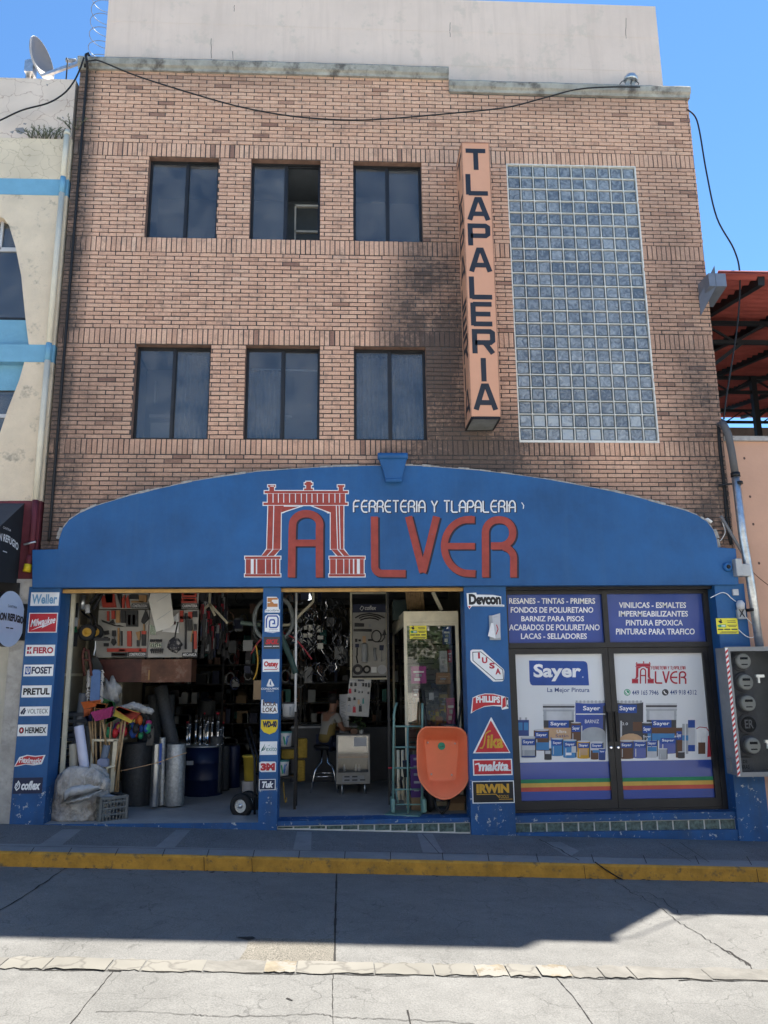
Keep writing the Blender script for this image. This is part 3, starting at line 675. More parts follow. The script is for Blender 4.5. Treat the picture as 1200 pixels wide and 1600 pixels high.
def gate(mb, fn, tr, mw, mr, lines=True):
    e = 3.2
    def shp(pts, y=0): mb.m(mw); cx = sum(p[0] for p in pts)/len(pts); cy = sum(p[1] for p in pts)/len(pts)
    red_ = [[(128,185),(441,185),(441,194),(128,194)], [(124,229),(440,229),(440,238),(124,238)], [(140,195),(430,195),(430,229),(140,229)],
      [(142,240),(190,240),(188,403),(137,403)], [(376,240),(424,240),(424,403),(376,403)], [(137,404),(187,404),(163,429),(116,429)], [(378,404),(424,404),(446,429),(402,429)],
      [(55,431),(188,431),(188,440),(55,440)], [(371,431),(504,431),(504,440),(371,440)], [(58,441),(184,441),(184,496),(58,496)], [(374,441),(500,441),(500,496),(374,496)], [(54,497),(188,497),(188,506),(54,506)], [(370,497),(504,497),(504,506),(370,506)],
      [(146,166),(164,166),(164,185),(146,185)], [(284,150),(302,150),(302,178),(284,178)], [(278,155),(308,155),(308,163),(278,163)], [(276,176),(310,176),(310,183),(276,183)], [(406,163),(422,163),(422,185),(406,185)], [(141,163),(168,163),(168,170),(141,170)], [(402,163),(427,163),(427,170),(402,170)],
      [(190,240),(262,240),(200,266),(190,266)], [(312,240),(376,240),(376,266),(362,266)]]
    for s_ in (0, 1):
        mb.m(mw if s_ == 0 else mr)
        for i_, p in enumerate(red_):
            if s_ == 0:
                cx = sum(a for a, _ in p)/len(p); cy = sum(c for _, c in p)/len(p)
                p = [(a+(e if a > cx else -e), c+(e if c > cy else -e)) for a, c in p]
            q = [fn(*tr(*a), s_+i_*.03) for a in p]; n_ = (Vector(q[1])-Vector(q[0])).cross(Vector(q[2])-Vector(q[0])); mb.poly(q if n_.y < 0 else q[::-1])
    if not lines: return
    mb.m(mw); f2 = lambda x, y: fn(*tr(x, y), 2.2)
    for x in (160,180,200,222,244,266,286,306,326,348,370,392,410): mb.ribbon([(x,195),(x,229)], 3.2, f2)
    for a in ([(163,240),(159,403)], [(397,240),(402,403)], [(408,240),(412,403)], [(160,404),(137,429)], [(402,404),(424,429)], [(200,242),(262,242)], [(170,441),(170,496)], [(155,441),(155,496)], [(132,441),(132,496)], [(397,441),(397,496)], [(425,441),(425,496)], [(446,441),(446,496)], [(150,167),(163,167)]): mb.ribbon(a, 3.2, f2)
    for a in ([(98,441),(98,496)], [(462,441),(462,496)]): mb.ribbon(a, 5, f2)
    for a in ([(82,440),(82,496)], [(480,440),(480,496)]): mb.ribbon(a, 11, f2)
    mb.ribbon([(190,268),(275,240),(300,240),(376,268)], 3.4, f2)
def fnF(px, py, s): x, z = W(px, py, FY); return (x, FY-.0012-.0008*s, z)
gate(mb, fnF, lambda x, y: (360+x/2.4, 690+y/2.4), paint_wh, paint_red)
mb.build('gate_emblem', fascia)

# pilasters and the wall on the right
PY = -.10; PB = .26
def zg(x): return gz(x)-.02
FB = W(600, 917, FY)[1]+.03
def pil(name, tl, tr_, bl, br, m_=blue, y1=PB):
    xl = (W(tl, 925, PY)[0]+W(bl, 1280, PY)[0])/2; xr = (W(tr_, 925, PY)[0]+W(br, 1280, PY)[0])/2
    mb = MB().m(m_); zm = .55; mb.box(xl, PY, zm, xr, y1, FB); mb.m(blue_low)
    b = len(mb.v); mb.v += [Vector(p) for p in ((xl,PY,zg(xl)),(xr,PY,zg(xr)),(xr,y1,zg(xr)),(xl,y1,zg(xl)),(xl,PY,zm),(xr,PY,zm),(xr,y1,zm),(xl,y1,zm))]
    for q in ((0,1,5,4),(1,2,6,5),(2,3,7,6),(3,0,4,7)): mb.face([b+i for i in q])
    mb.build(name, bld); return xl, xr
PL = pil('pilaster', 48, 95.5, 12, 68); PM = pil('pilaster', 412.5, 440.5, 402, 431); PR = pil('pilaster', 724, 790, 737, 806)
PW = pil('pilaster', 1117.5, 1165, 1152, 1200); PW = (PW[0], 5.43)
# sills: the blue ledge and the tile course under the right door and the middle bay
tile_m = mat('green_marbled_tile', (.085, .125, .115), .22, var=.75, scale=22, spec=.6); groutd = mat('pale_grout', (.62, .63, .61), .9)
DZ0, DZ1 = .115, None
def ledge(x0, x1, zt, zb, n, dark_first):
    mb = MB().m(blue_low); mb.box(x0+.002, -.055, zb, x1-.002, .25, zt); mb.build('ledge', bld)
    mb = MB().m(groutd); mb.box(x0+.002, -.03, min(gz(x0), gz(x1))-.05, x1-.002, .2, zb-.002)
    w = (x1-x0)/n
    for i in range(n):
        mb.m(tile_m); mb.box(x0+i*w+.010, -.037-rnd.uniform(0, .002), gz(x0+i*w+w/2)+.02 if i else gz(x0)+.01, x0+(i+1)*w-.010, -.028, zb-.012)
    mb.build('tile_course', bld)
ledge(PM[1], PR[0], .088, .032, 12, True)
ledge(PR[1], PW[0], .10, .012, 14, True)
mb = MB().m(blue_low)       # plinth under the door
b = len(mb.v); xa, xb = PR[1]+.002, PW[0]-.002
mb.v += [Vector(p) for p in ((xa,-.085,zg(xa)),(xb,-.085,zg(xb)),(xb,-.085,-.115),(xa,-.085,gz(xa)+.03),(xa,0,zg(xa)),(xb,0,zg(xb)),(xb,0,-.115),(xa,0,gz(xa)+.03))]
for q in ((0,1,2,3),(3,2,6,7)): mb.face([b+i for i in q])
mb.build('plinth', bld)
# brass coloured shutter beam at the top of the two open bays
brass = mat('varnished_wood_beam', (.45, .26, .08), .5, var=.25, scale=9)
mb = MB().m(brass)
za_, zb_ = W(260, 926, -.05)[1], W(260, 920.3, -.05)[1]
for a, c in ((PL[1], PM[0]), (PM[1], PR[0])): mb.box(a+.002, -.05, za_, c-.002, -.022, zb_)
mb.m(blackm)
for a, c in ((PL[1], PM[0]), (PM[1], PR[0]), (PR[1], PW[0])): mb.box(a+.002, -.02, FB-.06, c-.002, .24, FB-.001)
mb.build('shutter_beam', bld)

# ================================================================ THE PAINT SHOP DOOR (two leaves and two fixed lights above)
DY = .16                                   # plane of the glass
xa, xb = PR[1]+.002, PW[0]-.002
zt = FB-.06; ztr = W(945, 1008, DY)[1]; zdb = .10
xm = (W(946, 960, DY)[0]+W(963, 1250, DY)[0])/2
mb = MB().m(alu)
mb.box(xa, DY-.05, zdb, xa+.06, DY+.05, zt); mb.box(xb-.07, DY-.05, zdb, xb, DY+.05, zt); mb.box(xa+.06, DY-.05, zt-.05, xb-.07, DY+.05, zt); mb.box(xa+.06, DY-.055, ztr-.035, xb-.07, DY+.05, ztr+.035); mb.box(xa+.06, DY-.04, zdb, xb-.07, DY+.05, zdb+.03)
mb.box(xm-.035, DY-.05, ztr+.035, xm+.035, DY+.05, zt-.05)
mb.build('door_frame', bld)
poster_white = mat('white_poster', (.66, .68, .70), .35, var=.03, scale=2, coat=.35); poster_blue = mat('blue_poster', (.020, .060, .30), .35, var=.05, scale=3, coat=.35); tblue = flat('poster_blue_text', (.03, .06, .2))
wtxt = flat('poster_white_text', (.8, .8, .8)); pgreen = flat('stripe_green', (.02, .22, .10)); pyel = flat('stripe_yellow', (.62, .38, .08)); pred = flat('stripe_red', (.52, .09, .06)); tin = flat('tin_grey', (.34, .36, .38)); tin2 = flat('tin_light', (.50, .51, .53)); tan = flat('label_tan', (.50, .32, .18)); brn = flat('label_brown', (.12, .06, .035)); cyan = flat('label_cyan', (.05, .20, .42)); logo_red = flat('poster_red_text', (.40, .02, .04))
# fixed lights
for side, (l, t, r, b_), lines in ((0, (793, 925, 942, 1004), ((( 792.5,934.5,930,943.5), 'RESANES - TINTAS - PRIMERS'), ((798,948.5,927,957.5), 'FONDOS DE POLIURETANO'), ((814.5,962.5,912.5,971), 'BARNIZ PARA PISOS'), ((792.5,975.5,937,985), 'ACABADOS DE POLIURETANO'), ((814,989.5,917,998.5), 'LACAS - SELLADORES'))),
                       (1, (946, 925, 1098, 1004), (((967,941,1072,950), 'VINILICAS - ESMALTES'), ((967,954.5,1075,963.5), 'IMPERMEABILIZANTES'), ((978,968.5,1067,977.5), 'PINTURA EPOXICA'), ((962.5,982,1085.5,991.5), 'PINTURAS PARA TRAFICO')))):
    x0, x1 = (xa+.06, xm-.035) if side == 0 else (xm+.035, xb-.07)
    mb = MB().m(poster_blue); mb.box(x0, DY+.004, ztr+.035, x1, DY+.008, zt-.05)
    for bx, s_ in lines:
        bx = (max(bx[0], 795.5), bx[3], bx[2], bx[1]) if side == 0 else (bx[0], bx[3], bx[2], bx[1])
        mb.text(s_, bx, pixw(DY+.0025), wtxt, .022)
    tw = mb.build('transom_poster', bld)
    g = MB().m(clear); g.box(x0, DY+.012, ztr+.035, x1, DY+.018, zt-.05); g.build('pane', tw)
# leaves with their printed posters
ld = .075
def leaf(x0, x1, hinge, poster):
    mb = MB().m(alu); z0, z1 = zdb+.034, ztr-.04
    mb.box(x0, DY-.035, z0, x0+ld, DY+.03, z1); mb.box(x1-ld, DY-.035, z0, x1, DY+.03, z1); mb.box(x0+ld, DY-.035, z1-.075, x1-ld, DY+.03, z1); mb.box(x0+ld, DY-.035, z0, x1-ld, DY+.03, z0+.11)
    d = mb.build('door', bld)
    px0, px1, pz0, pz1 = x0+ld, x1-ld, z0+.11, z1-.075
    p = MB(); poster(p, px0, px1, pz0, pz1); p.build('poster', d)
    g = MB().m(clear); g.box(px0, DY+.012, pz0, px1, DY+.018, pz1); g.build('pane', d)
    h = MB().m(blackm); hx = x1-.045 if hinge < 0 else x0+.045
    h.box(hx-.022, DY-.075, .98, hx+.022, DY-.036, 1.36); h.build('handle', d)
    k = MB().m(chrome); k.lathe([(.022, 0), (.022, .012), (.010, .016)], (hx, DY-.036, .90), (0, -1, 0), 14); k.build('lock', d)
YP = DY+.0045
def pw(k): return pixw(YP-.0012*k)
def pxr(mb, m_, l, t, r, b_, k=1): 
    mb.m(m_); q = [pw(k)(l, b_), pw(k)(r, b_), pw(k)(r, t), pw(k)(l, t)]; mb.poly(q)
def pxp(mb, m_, pts, k=1):
    mb.m(m_); q = [Vector(pw(k)(*p)) for p in pts]; n_ = sum(((q[i].x*q[(i+1) % len(q)].z-q[(i+1) % len(q)].x*q[i].z) for i in range(len(q)))); mb.poly(q if n_ > 0 else q[::-1])
def tinpx(mb, l, t, r, b_, body, label=None, lab=True, k=2, txt='Sayer', cap=None, kd='tin'):
    w, h = r-l, b_-t
    e = min(w*.07, 2.2)
    if kd == 'pail':
        for i in range(4): pxp(mb, tin2 if i % 2 == 0 else dkgrey if i == 1 else tin, [(l-1, t+i*h*.05), (r+1, t+i*h*.05), (r+.5, t+(i+1)*h*.05), (l-.5, t+(i+1)*h*.05)], k)
        pxp(mb, tin2, [(l, t+h*.2), (r, t+h*.2), (r-w*.04, b_), (l+w*.04, b_)], k)
        pxp(mb, body, [(l+w*.005, t+h*.60), (r-w*.005, t+h*.60), (r-w*.04, b_-1), (l+w*.04, b_-1)], k+.5)
        for a_, c_ in ((l, l+w*.10), (r-w*.08, r)): pxp(mb, tin, [(a_, t+h*.2), (c_, t+h*.2), (c_, t+h*.6), (a_, t+h*.6)], k+.2)
        mb.m(tin); mb.ribbon([(l-.5, t+h*.3), (l+w*.1, t+h*.52), (l+w*.5, t+h*.60), (r-w*.1, t+h*.52), (r+.5, t+h*.3)], .6, pw(k+.4))
        zt_, zb_ = t+h*.44, t+h*.64
        pxp(mb, dkgrey, [(l+.5, zt_), (r-.5, zt_), (r-.8, zb_), (l+.8, zb_)], k+.6)
    else:
        pxp(mb, body, [(l, t+e)]+[(l+w/2-w/2*math.cos(R_(a)), b_-e+e*math.sin(R_(a))) for a in range(0, 181, 30)]+[(r, t+e)], k)
        pxp(mb, cap or tin2, [(l+w/2-w/2*math.cos(R_(a)), t+e-e*math.sin(R_(a))) for a in range(0, 361, 30)][:-1], k+.3)
        zt_, zb_ = t+h*.14, t+h*.42
        if h < w*.9: zt_, zb_ = t+h*.2, t+h*.5
    if lab:
        lw = w*.66 if kd == 'pail' else w*.84
        pxr(mb, royal, l+(w-lw)/2, zt_, r-(w-lw)/2, zb_, k+.9)
        mb.text(txt, (l+(w-lw)/2+lw*.09, zb_-(zb_-zt_)*.18, r-(w-lw)/2-lw*.09, zt_+(zb_-zt_)*.2), pw(k+1.4), wtxt, .02)
    if kd == 'tin' and w > 12: pxp(mb, tin2, [(l+w*.17, t+h*.48), (l+w*.23, t+h*.48), (l+w*.23, b_-h*.10), (l+w*.17, b_-h*.09)], k+.7); pxp(mb, dkgrey, [(r-w*.09, t+h*.1), (r-.05, t+h*.08), (r-.05, b_-h*.1), (r-w*.09, b_-h*.05)], k+.72)
    if label: pxp(mb, label, [(l+w*.1, b_-h*.38), (r-w*.1, b_-h*.38), (r-w*.1, b_-h*.12), (l+w*.1, b_-h*.12)], k+.9)
def stripes(p, x0, x1, z0):
    a = W(880, 1190.5, YP)[1]
    p.m(poster_blue).box(x0, DY+.0025, z0, x1, DY+.0038, a)
    for t, b_, m_ in ((1217, 1223, pgreen), (1223, 1229.5, pyel), (1229.5, 1236, pred)):
        p.m(m_).box(x0+.001, DY+.0012, W(880, b_, YP)[1], x1-.001, DY+.0022, W(880, t, YP)[1])
def poster1(p, x0, x1, z0, z1):
    p.m(poster_white).box(x0, DY+.004, z0, x1, DY+.008, z1); stripes(p, x0, x1, z0)
    pxp(p, royal, [(826.5, 1032)]+[(912+6*math.sin(R_(a)), 1039-6*math.cos(R_(a))) for a in range(0, 91, 30)]+[(920.5, 1071), (832, 1071), (829, 1069), (827.5, 1064)])
    p.text('Sayer', (833.5, 1064.5, 908, 1037.5), pw(2), wtxt, .035); p.text('.', (910, 1059, 911.5, 1057), pw(2), wtxt)
    p.text('La Mejor Pintura', (855, 1083.5, 921, 1074.5), pw(1), tblue, .012)
    T = lambda *a, **k: tinpx(p, *a, **k)
    T(849, 1100, 897, 1158, tan, kd='pail', k=1); p.text('Ultra', (870, 1145.5, 885, 1140.5), pw(3), white); p.text('Satin', (868, 1152, 888, 1147.5), pw(3), tblue)
    pxp(p, royal, [(860, 1152), (875, 1157), (896, 1154), (894, 1158), (861, 1158)], 2.8)
    T(899, 1095, 946.5, 1176, poster_blue, lab=False, k=1.4)
    for i in range(8): pxr(p, tin, 899.5+i*6, 1094.5, 902.5+i*6, 1098.5, 2)
    pxr(p, royal, 908, 1101, 940, 1114, 2.4); p.text('Sayer', (911, 1112, 938, 1103), pw(3), wtxt, .02); pxr(p, white, 900, 1115, 946, 1116.5, 2.4); p.text('BARNIZ', (914, 1130, 936, 1124.5), pw(3), wtxt)
    pxp(p, tin, [(909+18.5-18.5*math.cos(R_(a)), 1146-10*math.sin(R_(a))) for a in range(0, 181, 20)]+[(946, 1176), (909, 1176)], 2.4)
    for x in (808.5, 817.5): pxr(p, tblue, x, 1125, x+9, 1150, 1.2); pxr(p, tin, x+3, 1121, x+6, 1125, 1.2); pxr(p, cyan, x+1, 1129, x+8, 1141, 2)
    T(834, 1139, 858, 1173, brn, k=2.2); pxr(p, cyan, 838, 1160, 858, 1172, 3.5)
    T(892, 1128, 908, 1165, brn, k=2.2)
    T(813.5, 1150, 838, 1184.5, tin, k=2.8); pxr(p, tin2, 816, 1165, 836, 1172, 3.8); pxr(p, tblue, 815, 1181, 837, 1183.5, 3.8)
    T(850.5, 1168, 862, 1187.5, dkgrey, lab=False, k=3); pxr(p, tin2, 852, 1173, 860, 1178, 4)
    T(861, 1153, 880, 1181.5, cyan, k=2.6, cap=tin2); T(880, 1155, 901, 1184.5, cyan, k=3); pxr(p, white, 884, 1176, 893, 1180, 4.2); pxr(p, tin2, 893, 1166, 900, 1176, 4.2)
    T(902, 1157, 922, 1185.5, gold, k=3.2); pxr(p, tan, 906, 1170, 918, 1180, 4.4)
    T(922, 1158, 943, 1184, tin2, k=2.8); pxr(p, cyan, 926, 1172, 940, 1176, 4); T(923, 1171, 935, 1187, brn, k=3.6, lab=False); T(935.5, 1169, 946, 1188, tblue, k=3.8)
def poster2(p, x0, x1, z0, z1):
    p.m(poster_white).box(x0, DY+.004, z0, x1, DY+.008, z1); stripes(p, x0, x1, z0)
    fn = lambda x, y, s: pw(1+s*.4)(x, y)
    sx = (1022-987)/(505-53); sy = (1068-1032.5)/(508-142)
    gate(p, fn, lambda x, y: (987+(x-53)*sx, 1032.5+(y-142)*sy), poster_white, logo_red, False)
    t3 = lambda pts: [(987+(x-53)*sx*1.0, 1032.5+(y-142)*sy) for x, y in pts]
    p.m(logo_red)
    for pts, w in LET[:2]: p.ribbon(t3(pts), 2.0, pw(2.6))
    kx = (1072.5-1023)/(1074-526)
    for pts, w in LET[2:]: p.ribbon([(1023+(x-526)*kx, 1048.5+(y-278)*(1068.5-1048.5)/(508-278)) for x, y in pts], 2.5, pw(2.6))
    techno(p, 'FERRETERIA Y TLAPALERIA', (1018, 1046, 1071, 1041), pw(2.4), .75)
    for cx, m_ in ((980, greenp), (1039.5, dkgrey)):
        pxp(p, m_, [(cx+5.2*math.cos(R_(a)), 1081.8+5.2*math.sin(R_(a))) for a in range(0, 360, 20)], 1.2)
        p.m(wtxt); p.ribbon([(cx-2.2, 1079.5), (cx-1, 1082.5), (cx+2, 1084.5)], 1.5, pw(2.2))
        if m_ is greenp: p.ribbon([(cx+3.6*math.cos(R_(a)), 1081.8+3.6*math.sin(R_(a))) for a in range(0, 360, 20)], .6, pw(2.2), True)
    p.text('449 165 7946', (987.5, 1086, 1029, 1078.5), pw(1.2), tblue, .012); p.text('449 918 4312', (1047, 1085.5, 1088.5, 1078), pw(1.2), tblue, .012)
    T = lambda *a, **k: tinpx(p, *a, **k)
    T(962, 1095, 1005, 1160, dkgrey, lab=False, k=1.2)
    for i in range(7): pxr(p, tin, 964+i*6, 1094.5, 967+i*6, 1098.5, 2)
    pxr(p, royal, 966, 1101, 995, 1114, 2.2); p.text('Sayer', (968, 1112, 993, 1103), pw(2.8), wtxt, .02); pxr(p, brn, 989, 1128, 1004, 1142, 2.2); p.text('2.0', (972, 1133, 981, 1129), pw(2.8), wtxt)
    T(1010, 1099, 1057, 1158, brn, kd='pail', k=1); pxr(p, cyan, 1012, 1146, 1054, 1157, 3)
    pxp(p, tan, [(966+20-20*math.cos(R_(a)), 1160-14*math.sin(R_(a))) for a in range(0, 181, 20)], 2.2)
    T(1003, 1128, 1019, 1170, dkgrey, k=2.4); p.text('Sayer', (1005, 1153, 1017, 1149), pw(4), wtxt)
    T(968, 1156, 990, 1186, brn, k=2.8); T(989, 1156, 1011, 1185, poster_blue, k=3)
    T(1010, 1153, 1028, 1184, tin2, k=2.6); pxr(p, cyan, 1012, 1167, 1026, 1174, 4)
    T(1030, 1149, 1058, 1178, poster_blue, k=2.2); T(1029, 1169, 1043, 1187, tin, lab=False, k=3.2)
    T(1056, 1136, 1066, 1184, brn, lab=True, k=2.4); T(1059, 1174, 1070, 1185, dkgrey, k=3, lab=False)
    for x, t in ((1066, 1131), (1071.5, 1131)): pxr(p, tin, x, t, x+4, 1178, 1.8); pxr(p, cyan, x, t+18, x+4, t+26, 2.6)
    pxr(p, royal, 1075, 1125, 1086, 1137, 1.8); pxr(p, tin2, 1075, 1137, 1086, 1164, 1.8); pxr(p, royal, 1075, 1164, 1086, 1174, 1.8)
    pxp(p, white, [(1088, 1138), (1097, 1136), (1104, 1140), (1103, 1165), (1098, 1170), (1096, 1152), (1093, 1170), (1089, 1165)], 1.8); pxr(p, brn, 1091, 1160, 1102, 1178, 2.6)
    pxp(p, logo_red, [(1106, 1150), (1112, 1147), (1113, 1182), (1105, 1183)], 2.2); p.m(logo_red).ribbon([(1088, 1139), (1093, 1136), (1104, 1137), (1107, 1142)], 1.2, pw(3))
leaf(xa+.062, xm-.003, -1, poster1); leaf(xm+.003, xb-.072, 1, poster2)

# ================================================================ PAINTED AND FIXED BRAND SIGNS (each board a thing of its own)
SY = PY-.004
def F_(k): return pixw(SY-.0009-.0009*k)
def sign(name, label, group, px, bm, draw, outline=None, thick=.0038, parts='lettering'):
    l, t, r, b_ = px; mb = MB().m(bm)
    x0, z0, x1, z1 = RC(l, t, r, b_, SY); cx, cz = (x0+x1)/2, (z0+z1)/2
    if outline: mb.prism([W(*p, SY) for p in outline], SY, PY+.0002)
    else: mb.box(x0, SY, z0, x1, PY+.0002, z1)
    o = mb.build(name); tag(o, label, 'sign', group)
    d = MB(); draw(d, lambda u, v, k=0: (x0+(x1-x0)*u, SY-.0009-.0009*k, z0+(z1-z0)*v), x0, z0, x1, z1)
    if d.v: d.build(parts, o)
    return o
def U(f, k=0): return lambda u, v: f(u, v, k)
def TX(d, f, s_, box, m_, bold=.0, shear=0., k=0, sp=1.): d.text(s_, box, U(f, k), m_, bold, shear, sp)
def PL_(d, f, m_, pts, k=0):
    d.m(m_); q = [Vector(f(u, v, k)) for u, v in pts]; a = sum(q[i].x*q[(i+1) % len(q)].z-q[(i+1) % len(q)].x*q[i].z for i in range(len(q))); d.poly(q if a > 0 else q[::-1])
def RB(d, f, m_, pts, w, k=0, closed=False):       # w in metres, drawn in metres to keep the stroke even
    d.m(m_); q = [f(u, v, k) for u, v in pts]; y = q[0][1]; d.ribbon([(p[0], p[2]) for p in q], w, lambda x, z: (x, y, z), closed)
def CI(d, f, m_, u, v, ru, rv, k=0, n=20): PL_(d, f, m_, [(u+ru*math.cos(2*math.pi*i/n), v+rv*math.sin(2*math.pi*i/n)) for i in range(n)], k)
GA = 'brand signs down the left pillar'; GM = 'brand signs down the middle pillar'; GR = 'brand signs down the right pillar'
sign('brand_sign', 'white plaque with pale blue serif script, topmost on the left pillar', GA, (48,925.5,92,946.5), white, lambda d, f, *a: TX(d, f, 'Weller', (.04,.14,.94,.86), skyb, .03))
def dr(d, f, *a):
    PL_(d, f, red, [(.03,.04),(.97,.04),(.97,.96),(.03,.96)])
    d.m(white); me_f = lambda u, v: f(u, v+u*.22-.13, 1); d.text('Milwaukee', (.08,.40,.93,.76), me_f, white, .025, .25)
    PL_(d, f, white, [(.1,.12),(.5,.30),(.47,.22),(.86,.50),(.55,.36),(.58,.43)], 1)
sign('brand_sign', 'red plaque with white slanted script and a lightning stroke on the left pillar', GA, (44.5,957.5,89.5,988.5), white, dr)
def dr(d, f, *a):
    TX(d, f, 'FIERO', (.26,.22,.95,.80), logo_red, .045)
    for q in ([(.05,.2),(.12,.2),(.12,.45),(.05,.45)], [(.05,.55),(.12,.55),(.12,.82),(.05,.82)], [(.13,.2),(.22,.2),(.17,.5)], [(.13,.82),(.22,.82),(.14,.55)]): PL_(d, f, logo_red, q)
sign('brand_sign', 'white plaque with dark red block capitals on the left pillar', GA, (40,1007.5,85.5,1025), white, dr)
def dr(d, f, *a):
    TX(d, f, 'FOSET', (.27,.2,.95,.82), navy, .04); PL_(d, f, royal, [(.05,.16),(.24,.16),(.24,.84),(.05,.84)])
    RB(d, f, white, [(.08,.72),(.09,.4),(.145,.28),(.2,.4),(.21,.72)], .010, 1); RB(d, f, white, [(.145,.22),(.145,.78)], .010, 1.3)
sign('brand_sign', 'white plaque with navy capitals and a blue trident square on the left pillar', GA, (37,1038.5,83,1056.5), white, dr)
sign('brand_sign', 'white plaque with heavy plain black capitals on the left pillar', GA, (34,1071,80,1089.5), white, lambda d, f, *a: TX(d, f, 'PRETUL', (.05,.2,.95,.78), black, .045))
def dr(d, f, *a):
    TX(d, f, 'VOLTECK', (.26,.25,.96,.75), dkgrey, .0)
    PL_(d, f, navy, [(.04,.4),(.14,.85),(.2,.85),(.12,.5),(.15,.5),(.08,.15),(.03,.3)]); PL_(d, f, navy, [(.16,.15),(.22,.6),(.17,.75),(.14,.4),(.10,.2)])
sign('brand_sign', 'low white plaque with thin grey capitals and a navy swirl on the left pillar', GA, (30.5,1104,77,1118.5), white, dr)
def dr(d, f, *a):
    TX(d, f, 'HERMEX', (.25,.24,.96,.76), black, .035); CI(d, f, black, .13,.5,.085,.28); CI(d, f, red, .13,.5,.06,.2,1); CI(d, f, white, .13,.5,.022,.12,2)
sign('brand_sign', 'white plaque with black capitals and a round padlock mark on the left pillar', GA, (27.5,1132,74,1150), white, dr)
wav = [(22,1198),(30,1183),(42,1179.5),(55,1181),(71,1179.5),(65,1194),(52,1196),(40,1194.5),(30,1197)]
def dr(d, f, *a):
    PL_(d, f, red, [(.05,.08),(.19,.74),(.42,.92),(.66,.82),(.93,.90),(.84,.28),(.60,.2),(.36,.26),(.17,.14)])
    d.text('Fleximatic', (.16,.26,.87,.78), lambda u, v: f(u, v+.06*math.sin(u*7)+.02, 1), white, .03, .15)
sign('brand_sign', 'small red waving flag shape with white lettering on the left pillar', GA, (22,1179.5,71,1198), white, dr, wav)
def dr(d, f, *a):
    TX(d, f, 'coflex', (.28,.22,.94,.80), white, .045, .18); RB(d, f, white, [(.10,.5),(.17,.78),(.23,.6),(.21,.36),(.13,.22),(.07,.4),(.10,.66)], .012); RB(d, f, white, [(.10,.3),(.19,.64)], .009, 1)
sign('brand_sign', 'dark navy plaque with white slanted lettering, lowest on the left pillar', GA, (20.5,1215,66,1240), navy, dr)
# middle pillar
def dr(d, f, *a):
    PL_(d, f, orangep, [(.14,.36),(.86,.36),(.86,.56),(.6,.56),(.52,.66),(.45,.66),(.45,.78),(.55,.80),(.86,.80),(.86,.92),(.14,.92),(.14,.66),(.34,.66),(.34,.60),(.14,.60)])
    TX(d, f, 'nacobre', (.03,.08,.96,.23), dkgrey, .0)
sign('brand_sign', 'white sticker with an orange rounded letter and small grey word, topmost on the middle pillar', GM, (414.5,932,437,957.5), white, dr, [(413.5,957),(414,953),(417,951),(417,932.5),(432,932.5),(435,936),(435.5,951),(437.5,953),(437,957)])
def dr(d, f, *a):
    RB(d, f, royal, [(.11,.28),(.11,.72),(.2,.9),(.78,.9),(.87,.78),(.87,.42),(.78,.3),(.36,.3),(.32,.36),(.32,.62),(.38,.7),(.6,.7),(.64,.62),(.64,.5),(.50,.5)], .018)
    TX(d, f, 'productos', (.32,.155,.88,.235), royal); TX(d, f, 'pennsylvania', (.06,.02,.90,.115), royal)
sign('brand_sign', 'white sticker with a square blue spiral letter on the middle pillar', GM, (413.5,959.5,437.5,989.5), white, dr, [(413.5,987),(414,963),(418,960),(434,960),(437,963),(437,987),(426,989),(418,988)])
def dr(d, f, *a):
    TX(d, f, 'SKIL', (.10,.38,.92,.80), red, .05, .25); RB(d, f, white, [(.03,.22),(.5,.22)], .008); RB(d, f, white, [(.56,.22),(.95,.22)], .008)
sign('brand_sign', 'dark grey sticker with red slanted capitals on the middle pillar', GM, (412,995,437.5,1014), dkgrey, dr)
def dr(d, f, *a):
    TX(d, f, 'Oatey', (.07,.28,.94,.84), red, .05); RB(d, f, red, [(.09,.17),(.85,.17),(.90,.30)], .008)
sign('brand_sign', 'white sticker with red lettering underlined in red on the middle pillar', GM, (410.5,1030,436.5,1049.5), white, dr)
def dr(d, f, *a):
    for q in ([(.30,.45),(.44,.95),(.56,.95),(.46,.62),(.52,.5)], [(.56,.92),(.74,.48),(.60,.42),(.55,.62)], [(.32,.42),(.5,.55),(.68,.42)]): PL_(d, f, white, q)
    TX(d, f, 'CONDUMEX', (.0,.20,1.,.34), white, .02); TX(d, f, 'CABLES', (.3,.05,.72,.15), white, .0)
sign('brand_sign', 'white triangular mark over two small white words painted on the middle pillar', GM, (408,1060,436,1082), blue, dr)
def dr(d, f, *a):
    TX(d, f, 'KOLA', (.10,.50,.92,.82), brn, .03); TX(d, f, 'LOKA', (.10,.10,.95,.44), brn, .03); RB(d, f, brn, [(.13,.6),(.13,.97)], .012)
sign('brand_sign', 'white cut out sticker with two rows of brown capitals on the middle pillar', GM, (408,1092.5,434,1115), white, dr, [(408,1114),(408.5,1093),(412,1093),(413,1099),(433,1099.5),(434,1114),(428,1115)])
shield = [(408,1124.5),(434,1124.5),(433.5,1138),(430,1144),(421,1147.5),(412,1144),(407.5,1138)]
def dr(d, f, *a): TX(d, f, 'WD-40', (.10,.46,.94,.90), navy, .08)
sign('brand_sign', 'yellow shield shaped sticker with navy lettering on the middle pillar', GM, (407.5,1124,434,1147.5), yellow, dr, shield)
def dr(d, f, *a):
    TX(d, f, 'exito', (.36,.28,.98,.62), teal, .0); RB(d, f, teal, [(.50,.66),(.56,.74)], .006)
    for q in ([(.08,.3),(.2,.42),(.30,.86),(.24,.5)], [(.16,.30),(.30,.42),(.36,.66),(.28,.38)], [(.05,.24),(.2,.34),(.16,.56)]): PL_(d, f, teal, q)
